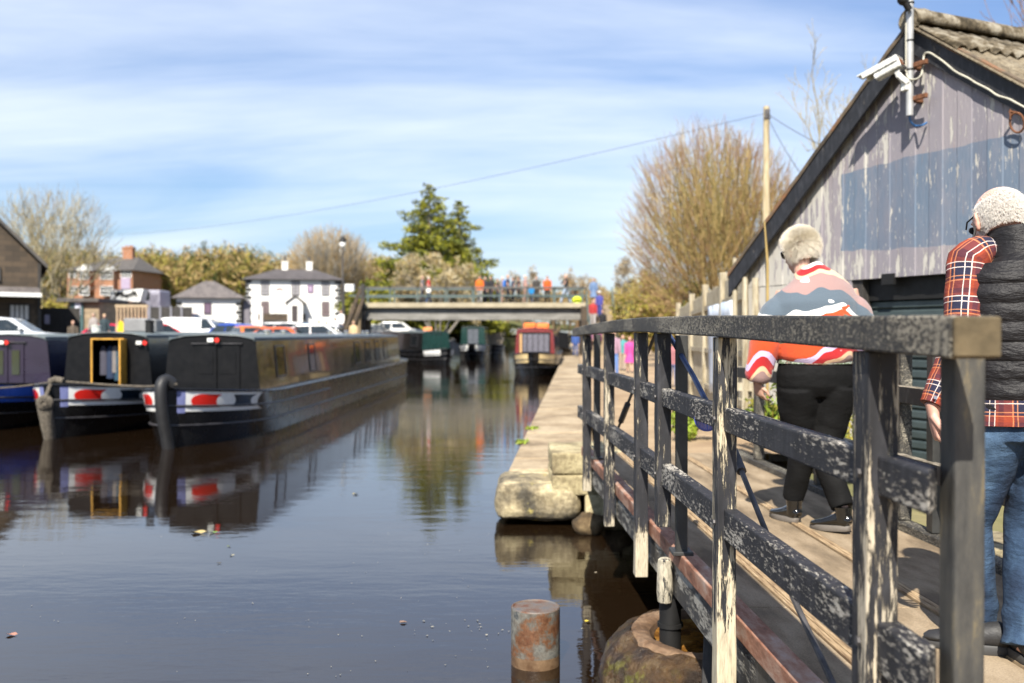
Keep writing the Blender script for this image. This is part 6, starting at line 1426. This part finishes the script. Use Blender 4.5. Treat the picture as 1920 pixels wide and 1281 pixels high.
for px in (282,302,322,342): b=MB(); b.box(((wx(px)+wx(px+18.6))/2,0,(.9+wz(576))/2),(wx(px+18.6)-wx(px),.05,wz(576)-.9)); b.build('panel',m_darkwood,f2); b=MB(); b.box((wx(px-.7),-.02,(.9+wz(574))/2),(.10,.12,wz(574)-.9)); b.build('post',flat('grey_fence_post',(.22,.22,.25),.7) if px==282 else bpy.data.materials['grey_fence_post'],f2)
# lamp post, white post, sign
lp=thing('street_lamp','slim lamp post with dark cap and white globe above the inn roof line','street lamp',(ax(643,70),70,0))
b=MB(); b.tube([(0,0,.9),(0,0,az(462,70))],[.08,.05],10); b.build('post',m_rod,lp,smooth=True); b=MB(); b.ball((0,0,az(459,70)),(.24,.24,.27),14); b.build('globe',m_lamp,lp,smooth=True); b=MB(); b.tube([(0,0,az(453,70)),(0,0,az(448,70)),(0,0,az(443,70))],[.30,.22,.06],12); b.build('lamp_cap',m_black,lp,smooth=True)
b=MB(); b.tube([(0,0,.9),(0,0,az(575,52))],.085,10); o=b.build('white_post',m_white,None,smooth=True,loc=(ax(490.5,52),52,0)); tag(o,'plain white post standing in the car park in front of the inn','post')
sg=thing('hanging_sign','small white sign board on a dark bracket beside the bridge end','sign',(0,72,0)); b=MB(); b.box((ax(656,72),0,az(540,72)),(.75,.06,.55)); b.build('board',m_white,sg,bevel=.02); b=MB(); b.box((ax(645,72),.05,(az(531,72)+.9)/2),(.12,.12,az(531,72)-.9)); b.bar((ax(645,72),.05,az(533,72)),(ax(664,72),.05,az(533,72)),.06,.06); b.build('bracket_post',m_darkwood,sg)
# ---------------------------------------------------------------- cars
m_tyre=flat('black_tyre_rubber',(.015,.015,.015),.8)
def carmat(n,c): return gloss(n,c,.16,.06)
def car(name,label,px,d,yaw,paint,kind='hatch',group='parked cars',flip=1,z=.95,L=None):
    dims={'hatch':(4.0,1.72,1.47),'estate':(4.6,1.78,1.50),'van':(4.4,1.80,1.86),'saloon':(4.5,1.78,1.43)}[kind]
    L,Wd,H=dims; t=thing(name,label,'van' if kind=='van' else 'car',(ax(px,d),d,z),yaw,group)
    prof={'hatch':[(-.50,.30),(-.50,.62),(-.485,.88),(-.24,.98),(-.10,1.40),(.02,1.47),(.28,1.45),(.44,1.12),(.495,.92),(.50,.55),(.49,.30)],
          'estate':[(-.50,.30),(-.50,.62),(-.485,.86),(-.24,.96),(-.11,1.40),(.0,1.49),(.40,1.46),(.47,1.12),(.495,.9),(.50,.55),(.49,.30)],
          'saloon':[(-.50,.30),(-.50,.60),(-.485,.84),(-.24,.94),(-.10,1.37),(.04,1.43),(.20,1.40),(.36,1.02),(.485,.98),(.50,.55),(.49,.30)],
          'van':[(-.50,.30),(-.50,.72),(-.47,1.0),(-.33,1.12),(-.19,1.62),(-.05,1.82),(.30,1.86),(.47,1.82),(.495,1.5),(.50,.6),(.49,.30)]}[kind]
    P=[(x*L,z_) for x,z_ in prof]; belt={'van':1.12}.get(kind,.93)
    b=MB(); rr=[]
    for k in (-1,-.92,0,.92,1):
        r=[]
        for x,z_ in P:
            tum=max(0,(z_-belt)/(H-belt))*.20; w=Wd/2*(abs(k)-tum*(abs(k)>.5)); sh=.05 if abs(k)==1 else 0
            r.append((x*(1-sh*.4),math.copysign(w,k) if k else 0,z_ - (sh*.5 if z_>belt else 0)))
        rr.append(r)
    b.rings(rr,cap=True); body=b.build('body',paint,t,smooth=True,bevel=.03,seg=2)
    # glass: side panes, windscreen and back light set just proud of the body
    i0=3; A=P[3]; B=P[4]; C=P[5]; Dp=P[6]; E=P[7]
    yw=lambda z_:Wd/2*(1-max(0,(z_-belt)/(H-belt))*.20)+.012
    zt=H-.10
    def lerpz(p,q,z_): f=(z_-p[1])/(q[1]-p[1]+1e-6); return p[0]+(q[0]-p[0])*max(0,min(1,f))
    zb=belt+.05
    for s_ in (1,-1):
        splits=[(.0,.49),(.52,1.0)] if kind!='van' else [(.0,.96)]
        xa0=lerpz(A,B,zb)+.16; xa1=lerpz(A,B,min(zt,B[1]))+.18
        xb0,xb1=((E[0]-.06,Dp[0]+.10) if kind!='van' else (lerpz(A,B,zb)+1.05,)*2)
        for f0,f1 in splits:
            b=MB(); q=[(xa0+(xb0-xa0)*f0,zb),(xa0+(xb0-xa0)*f1,zb),(xa1+(xb1-xa1)*f1,zt),(xa1+(xb1-xa1)*f0,zt)]
            b.hexa([(q[0][0],s_*(yw(q[0][1])-.02),q[0][1]),(q[1][0],s_*(yw(q[1][1])-.02),q[1][1]),(q[1][0],s_*yw(q[1][1]),q[1][1]),(q[0][0],s_*yw(q[0][1]),q[0][1]),(q[3][0],s_*(yw(q[3][1])-.02),q[3][1]),(q[2][0],s_*(yw(q[2][1])-.02),q[2][1]),(q[2][0],s_*yw(q[2][1]),q[2][1]),(q[3][0],s_*yw(q[3][1]),q[3][1])]); b.build('side_window',m_carglass,t)
    def scr(p,q,name,off):
        b=MB(); d=Vector((q[0]-p[0],0,q[1]-p[1])); n=Vector((-d.z,0,d.x)).normalized()*off; rr=[]
        for f in (.10,.88):
            x=p[0]+d.x*f; z_=p[1]+d.z*f; w=yw(z_)-.16; rr.append([(x+n.x,-w,z_+n.z),(x+n.x,w,z_+n.z),(x-n.x,w,z_-n.z),(x-n.x,-w,z_-n.z)])
        b.rings(rr); b.build(name,m_carglass,t)
    scr(A,B,'windscreen',.014); 
    if kind!='van': scr(E,Dp,'rear_window',.014)
    for x in (-.31*L,.31*L):
        for s_ in (1,-1):
            b=MB(); b.tube([(x,s_*(Wd/2-.20),.32),(x,s_*(Wd/2+.005),.32)],.32,18); w=b.build('wheel',m_tyre,t,smooth=True)
            b=MB(); b.tube([(x,s_*(Wd/2+.004),.32),(x,s_*(Wd/2+.014),.32)],.19,14); b.build('rim',m_galvb,w,smooth=True)
    for s_ in (1,-1):
        b=MB(); b.box((-.488*L,s_*Wd*.36,.74),(.10,.30,.14)); b.build('headlight',m_lamp,t,bevel=.02)
        b=MB(); b.box((.485*L,s_*Wd*.40,.82),(.09,.16,.22)); b.build('tail_light',m_redlens,t,bevel=.02)
        b=MB(); b.ball((-.16*L,s_*(Wd/2+.06),1.02),(.06,.09,.07),8); b.build('mirror',paint,t,smooth=True)
    return t
W_=carmat('white_car_paint',(.78,.78,.76)); 
car('parked_van','plain white panel van parked side on behind the boats',374,58,R(180),W_,'van')
car('parked_car','bright red hatchback parked left of the white van',270,56,R(40),carmat('red_car_paint',(.55,.012,.02)))
car('parked_car','crimson red car nose behind the grey roof box',222,57,R(165),carmat('crimson_car_paint',(.50,.010,.04)))
car('parked_car','black car parked behind the white van beside the charcoal fence',345,66,R(175),carmat('black_car_paint',(.015,.015,.017)),'saloon',z=1.5)
car('parked_car','dark red car standing on the rise behind the black one',352,70,R(170),carmat('dark_red_car_paint',(.30,.03,.04)),z=1.9)
car('parked_car','dark green estate with bright sunlit windows before the white outbuilding',420,64,R(180),carmat('dark_green_car_paint',(.02,.04,.035)),'estate',z=1.15)
car('parked_car','royal blue hatchback parked right of the white van',452,56,R(150),carmat('royal_blue_car_paint',(.01,.06,.42)))
car('parked_car','dark navy saloon between the blue hatchback and the white post',478,60,R(175),carmat('navy_car_paint',(.02,.025,.05)),'saloon')
car('parked_car','orange hatchback half hidden behind the long boat roof',474,50,R(120),carmat('orange_car_paint',(.62,.16,.015)),z=.78)
car('parked_car','white estate car parked in front of the inn porch',556,60,R(180),W_,'estate',z=1.05)
car('parked_car','pale blue hatchback in front of the inn right window',580,55,R(160),carmat('pale_blue_car_paint',(.16,.36,.62)))
car('parked_car','orange red car beside the round white bin',540,49,R(170),carmat('orange_red_car_paint',(.60,.11,.02)),z=.70)
car('parked_car','dark grey car in front of the brown embankment',622,56,R(175),carmat('dark_grey_car_paint',(.05,.055,.06)),z=.80)
car('parked_car','white hatchback seen under the left end of the canal bridge',748,72,R(180),W_,z=1.25)
car('parked_car','black car beside the white hatchback beneath the bridge',706,70,R(178),carmat('charcoal_car_paint',(.025,.027,.03)),'saloon',z=1.1)
car('parked_car','silver white car nosing in at the left picture edge',4,30.5,R(195),carmat('silver_white_car_paint',(.60,.62,.63)),'saloon',z=.95)
car('parked_car','white hatchback showing its roof left of the tan dressed person',602,50,R(185),W_,z=.86)
car('parked_car','black hatchback in front of the white estate before the porch',530,54,R(10),carmat('gloss_black_car_paint',(.012,.012,.014)),z=.95)
car('parked_car','silver hatchback parked between the roof box and the white van',300,62,R(170),carmat('silver_car_paint',(.35,.36,.37)),z=1.0)
b=MB(); b.tube([(0,0,.95),(0,0,1.9),(0,0,2.0)],[.42,.46,.40],18); b.tube([(0,0,2.0),(0,0,2.06)],[.47,.44],18); o=b.build('bin',m_white,None,smooth=True,loc=(ax(514,50),50,0)); tag(o,'round white bin standing by the orange red car','bin')
b=MB(); b.prism([(0,0,.95),(.9,0,.95),(.9,0,2.3),(.35,0,2.55)],(0,.05,0)); o=b.build('feather_flag',cloth((.80,.52,.02)),None,loc=(ax(212,52),52,0)); tag(o,'yellow advertising flag board in front of the crimson car','flag')
for k,(px,d,h,zz,top,hair,lab) in enumerate(((62,34,1.15,.95,(.30,.05,.16),(.05,.03,.02),'child in dark pink by the stone building'),(137,40,1.42,.95,(.09,.07,.05),(.30,.18,.12),'person in dark brown beside the black fence'),(640,62,1.75,1.6,(.75,.74,.72),(.05,.04,.03),'dark haired person in white at the foot of the embankment'),(628,60,1.7,1.15,(.60,.62,.68),(.05,.04,.03),'person in pale grey near the embankment'),(598,58,1.65,1.0,(.65,.20,.13),(.25,.14,.07),'person in coral red in front of the inn window'),(612,57,1.6,.95,(.06,.08,.12),(.4,.3,.2),'person in navy between the cars before the inn'),(176,52,1.75,1.2,(.30,.27,.26),(.25,.2,.15),'person in grey brown before the stone hut'),(196,50,1.7,1.15,(.03,.05,.06),(.50,.36,.2),'fair haired person in dark teal near the balustrade'),(663,55,1.6,.95,(.55,.40,.22),(.4,.25,.12),'person in tan beside the raking timbers'))):
    figure(ax(px,d),d,zz,h,R(180+30*math.sin(k*2)),top,(.05,.06,.09),hair,lab,group='people in the car park')
# ---------------------------------------------------------------- trees
def branches(mb, base, d, L, r, depth, rng, tips, spread=.55, up=.18, ratio=.72, kids=(2,3), n=6, minr=.006, wob=.12, segs=3):
    pts=[Vector(base)]; rad=[r]; dd=Vector(d).normalized()
    for i in range(segs):
        dd=(dd+Vector((rng.gauss(0,wob),rng.gauss(0,wob),rng.gauss(0,wob)+up*.35))).normalized()
        pts.append(pts[-1]+dd*L/segs); rad.append(max(minr,r*(1-.42*(i+1)/segs)))
    mb.tube(pts,rad,n if depth>2 else (4 if depth>0 else 3),cap=False)
    if depth==0: tips.append(pts[-1]); return
    k=rng.randint(*kids)
    for q in range(k):
        f=rng.uniform(.45,1.0) if q else 1.0
        i=min(segs-1,int(f*segs)); p=pts[i].lerp(pts[i+1],f*segs-i) if f<1 else pts[-1]
        nd=(dd+Vector((rng.gauss(0,spread),rng.gauss(0,spread),rng.gauss(0,spread*.6)+up))).normalized()
        branches(mb,p,nd,L*ratio*rng.uniform(.8,1.15),max(minr,r*(.58 if q else .66)),depth-1,rng,tips,spread,up,ratio,kids,n,minr,wob,segs)
def bare_tree(name,label,cat,loc,H,stems,mats,seed,depth=5,spread=.5,up=.2,ratio=.74,kids=(2,3),r=.16,lean=.3,minr=.012,clouds=None,L0=.30,base_h=.12,Wd=None):
    t=thing(name,label,cat,loc); rng=random.Random(seed); b=MB(); tips=[]
    for k in range(stems):
        a=2*math.pi*k/stems+rng.uniform(-.4,.4); ln=lean*rng.uniform(.4,1.2) if stems>1 else .05
        d=Vector((math.cos(a)*ln,math.sin(a)*ln,1)); rr=r*rng.uniform(.7,1.1)
        b2=[Vector((math.cos(a)*.25*(stems>1),math.sin(a)*.25*(stems>1),-.3))]; p1=b2[0]+d.normalized()*H*base_h
        b.tube([b2[0],p1],[rr*1.5,rr*1.05],8,cap=False); branches(b,p1,d,H*L0,rr,depth,rng,tips,spread,up,ratio,kids,7,minr)
    V=np.array(b.v); sz=H/np.quantile(V[:,2],.9995); rr_=np.quantile(np.hypot(V[:,0],V[:,1]),.985); sx=(Wd/rr_) if Wd else sz
    b.v=[(x*sx,y*sx,z*sz) for x,y,z in b.v]; tips=[Vector((p.x*sx,p.y*sx,p.z*sz)) for p in tips]
    b.build('trunk',mats[0],t,smooth=True)
    if clouds:
        rng2=random.Random(seed+1); P=[tips[i] for i in range(0,len(tips),max(1,len(tips)//clouds[3]))]
        leafcloud('crown',[((p.x,p.y,p.z),(clouds[2],)*3) for p in P],clouds[0],clouds[1],mats[1:],t,seed,elong=2.4)
    return t
def twig_dome(parent,c,r,base,n,mats,seed,L=(.5,.95),rad=.009,shell=.45):
    # fine twigs spread through a rounded crown, each growing away from the stool
    rng=random.Random(seed); b=MB(); c=Vector(c); base=Vector(base)
    for k in range(n):
        d=Vector((rng.gauss(0,1),rng.gauss(0,1),rng.gauss(0,1))).normalized(); q=rng.random()**shell
        lump=1+.16*mnoise.noise(d*2.3+Vector((seed,0,0)))
        p=c+Vector((d.x*r[0],d.y*r[1],d.z*r[2]))*q*lump
        o=(p-base).normalized(); t=(o+Vector((rng.gauss(0,.22),rng.gauss(0,.22),rng.gauss(.10,.18)))).normalized(); l=rng.uniform(*L)
        m=1 if (q>.72 and rng.random()<.65) else (2 if rng.random()<.5 else 0)
        p2=p+t*l*.55; p3=p2+(t+Vector((rng.gauss(0,.25),rng.gauss(0,.25),rng.gauss(.05,.2)))).normalized()*l*.45
        b.tube([p-t*l*.25,p2,p3],[rad,rad*.8,rad*.4],3,cap=False,mi=m)
        if rng.random()<.6: b.tube([p2,p2+(t+Vector((rng.gauss(0,.5),rng.gauss(0,.5),rng.gauss(.1,.4)))).normalized()*l*.45],[rad*.7,rad*.35],3,cap=False,mi=m)
    return b.build('crown',mats,parent)
wt_=bare_tree('willow_tree','multi stemmed yellowish bare willow behind the board fence','tree',(ax(1362,36),36,.9),8.2,14,[m_willow],3,depth=3,spread=.26,up=.20,ratio=.74,r=.12,lean=.62,minr=.02,L0=.34,Wd=2.9)
twig_dome(wt_,(-.45,0,4.75),(3.15,2.8,3.75),(0,0,.6),7000,[m_willow,m_twig_red,m_twig_ol],6)
plant('evergreen_bush','dark ivy covered bush under the bare willow','bush',(ax(1322,35),35,.6),(1.25,1.2,1.55),5200,.10,[m_dgreen,m_olive,m_dgreen],31,9,m_bark,probs=[.6,.2,.2])
bare_tree('bare_tree','pale bare tree with fine twigs rising behind the shed roof','tree',(ax(1590,30),30,.8),10.6,2,[m_bark],14,depth=6,spread=.46,up=.16,ratio=.72,r=.13,lean=.25,minr=.009,L0=.27,Wd=2.6)
bare_tree('bare_tree','reddish twigged tree just showing over the shed ridge','tree',(14.5,24.0,.8),11.6,2,[m_twig_red],44,depth=5,spread=.44,up=.2,ratio=.74,r=.12,lean=.25,minr=.010,L0=.28,Wd=2.6)
lt_=bare_tree('bare_tree','tall wide spreading bare tree between the stone building and the brick house','tree',(ax(100,64),64,1.0),10.6,4,[m_bark],77,depth=5,spread=.46,up=.10,ratio=.75,r=.17,lean=.45,minr=.02,L0=.28,Wd=4.2)
twig_dome(lt_,(0,0,6.6),(4.1,3.4,3.9),(0,0,2.2),1500,[m_bark,m_twig_gr,m_bark],19,L=(.5,1.0),rad=.014,shell=.40)
plant('yellow_bush','tangled yellow green bush at the foot of the tall bare tree','bush',(ax(100,62),62,1.0),(1.2,1.2,1.6),3600,.11,[m_olive,m_tan,m_olive],91,9,m_bark)
it_=bare_tree('bare_tree','big rounded grey brown bare tree behind the inn','tree',(ax(618,118),118,3.2),10.5,6,[m_twig_gr],8,depth=4,spread=.42,up=.12,ratio=.74,r=.24,lean=.5,minr=.04,L0=.30,Wd=5.0)
twig_dome(it_,(0,0,6.4),(5.2,4.5,4.9),(0,0,1),4200,[m_greyw,m_brownw,m_twig_gr],29,L=(.8,1.5),rad=.024)
# conifers: drooping boughs in tiers
def conifer(name,label,loc,H,Rb,seed,n,z0=.05,lop=0):
    t=thing(name,label,'tree',loc); rng=random.Random(seed); b=MB()
    b.tube([(0,0,-.4),(0,0,H*.5),(0,0,H)],[.28,.16,.03],8); cl=[]
    k=0; z=H*z0
    while z<H*.985:
        f=1-(z/H); rad=Rb*(f**.72)*rng.uniform(.72,1.18)+.12; nb=max(3,int(6*f+3)); a0=rng.uniform(0,6.3)
        for i in range(nb):
            a=a0+2*math.pi*i/nb+rng.uniform(-.35,.35); rr=rad*rng.uniform(.6,1.15); dr=.28*rr*rng.uniform(-.3,1.)
            e=Vector((math.cos(a)*rr+lop*f,math.sin(a)*rr,z+.10*rr-dr*.3)); b.tube([(0,0,z-.1*rr),tuple(e*.6+Vector((0,0,z*.4-.02))),tuple(e)],[.05*f+.015,.03*f+.01,.008],4,cap=False)
            for q,w in ((.30,.55),(.6,.75),(.9,.60)):
                c=Vector((0,0,z)).lerp(e,q); s=max(.18,rr*.24*w+.12); cl.append(((c.x,c.y,c.z+.05),(s*1.15,s*1.15,s*.50)))
        z+=.24+.30*f
    b.build('trunk',m_bark,t,smooth=True); leafcloud('crown',cl,n,.13,[m_conif,m_conif2],t,seed,elong=1.8,probs=[.66,.34],droop=.3,up=.25); return t
conifer('conifer_tree','tallest yellow green conifer behind the canal bridge',(ax(805,76),76,1.4),12.4,6.2,5,36000)
conifer('conifer_tree','shorter narrow conifer leaning against the tallest one on its right',(ax(861,78),78,1.4),11.3,4.2,6,18000,.02)
conifer('conifer_tree','low broad conifer bough clump at the right foot of the tall conifers',(ax(886,74),74,1.6),5.4,2.2,16,4800)
plant('evergreen_bush','round bright green bush left of the tall conifers','bush',(ax(710,74),74,1.2),(1.7,1.4,1.9),4200,.16,[m_conif,m_olive,m_conif2],51,8,m_bark)
bt=bare_tree('blossom_tree','cream blossomed spreading tree in front of the conifers behind the bridge rail','tree',(ax(822,68),68,1.4),5.9,6,[m_twig_gr,m_blossom,m_blossom,m_tan],23,depth=4,spread=.62,up=.05,ratio=.72,r=.11,lean=.95,minr=.016,clouds=(9000,.085,.42,400),L0=.33,Wd=3.1)
# thickets right of the canal and scattered bare trees on the skyline
G2='bare scrub trees beyond the towpath'
for k,(px,d,h,sp,ms,lab) in enumerate(((1150,64,3.6,2.6,[m_olive,m_tan],'olive thicket just right of the bridge steps'),(1205,56,3.3,2.2,[m_olive,m_tan,m_dgreen],'low olive thicket in the middle of the scrub'),(1255,48,3.5,2.0,[m_olive,m_brownw],'brownish thicket at the far end of the board fence'),(1120,92,5.0,3.0,[m_brownw,m_tan],'taller tan thicket beyond the bridge steps'),(1180,88,5.6,3.2,[m_tan,m_olive],'tall yellowish scrub behind the low olive thicket'),(1240,78,6.0,3.2,[m_brownw,m_olive],'tall brown scrub left of the willow'))):
    plant('thicket',lab,'bush',(ax(px,d),d,.5),(sp,1.8,h*.56),8500,.095,ms,60+k,12,m_twig)
for k,(px,d,h,lab,m) in enumerate(((985,150,11.0,'rounded bare grey tree over the right end of the bridge',[m_twig_gr,m_greyw,m_brownw]),(1085,140,10.0,'slim reddish bare tree above the bridge steps',[m_twig_red,m_brownw,m_greyw]),(1185,120,10,'faint bare tree left of the willow',[m_twig_gr,m_greyw,m_greyw]),(940,160,9,'low bare tree right of the conifers',[m_twig_gr,m_brownw,m_greyw]),(1130,150,8,'spindly bare tree between the steps and the willow',[m_twig_gr,m_greyw,m_tan]),(1040,160,8,'low bare tree behind the orange topped walker',[m_twig,m_brownw,m_tan]))):
    bare_tree('bare_tree',lab,'tree',(ax(px,d),d,1.0),h,3,m,100+k,depth=4,spread=.5,up=.12,ratio=.73,r=.18,lean=.4,minr=.03,clouds=(2600,.13,.6,300),L0=.30,Wd=h*.36)
# the wooded slope behind the houses: one mass of bare crowns and trunks
def wood(name,label,n,region,mats,seed,per=620,size=.21,hgt=(7,11)):
    rng=random.Random(seed); cl=[]; b=MB()
    for k in range(n):
        px,d=region(rng); x=ax(px,d); z=hillz(x,d) if d<240 else 8; h=rng.uniform(*hgt); w=h*rng.uniform(.26,.40)
        b.tube([(x,d,z-.5),(x+rng.uniform(-.4,.4),d,z+h*.8)],[.16,.05],4,cap=False)
        for q in range(4): cl.append(((x+rng.uniform(-.5,.5)*w,d+rng.uniform(-.5,.5)*w,z+h*rng.uniform(.45,.85)),(w*.8,w*.8,h*.24)))
    o=leafcloud(name,cl,n*per,size,mats,None,seed,elong=2.6,up=.5)
    tag(o,label,'woodland',kind='stuff'); u=b.build('trunk_mass',m_twig,o); return o
wood('far_woodland','bare brown and olive wood covering the slope behind the houses',200,lambda r:(r.uniform(-150,500),r.uniform(122,165)),[m_brownw,m_tan,m_olive,m_dgreen],301,hgt=(8.2,11))
wood('far_woodland','bare brown wood continuing behind the inn to the conifers',90,lambda r:(r.uniform(440,720),r.uniform(122,165)),[m_brownw,m_tan,m_greyw,m_olive],302,hgt=(7.5,10.5))
wood('far_woodland','low hazy tan wood closing the view beyond the bridge',90,lambda r:(r.uniform(880,1330),r.uniform(160,220)),[m_brownw,m_tan,m_olive,m_greyw],303,hgt=(4.5,7.0))
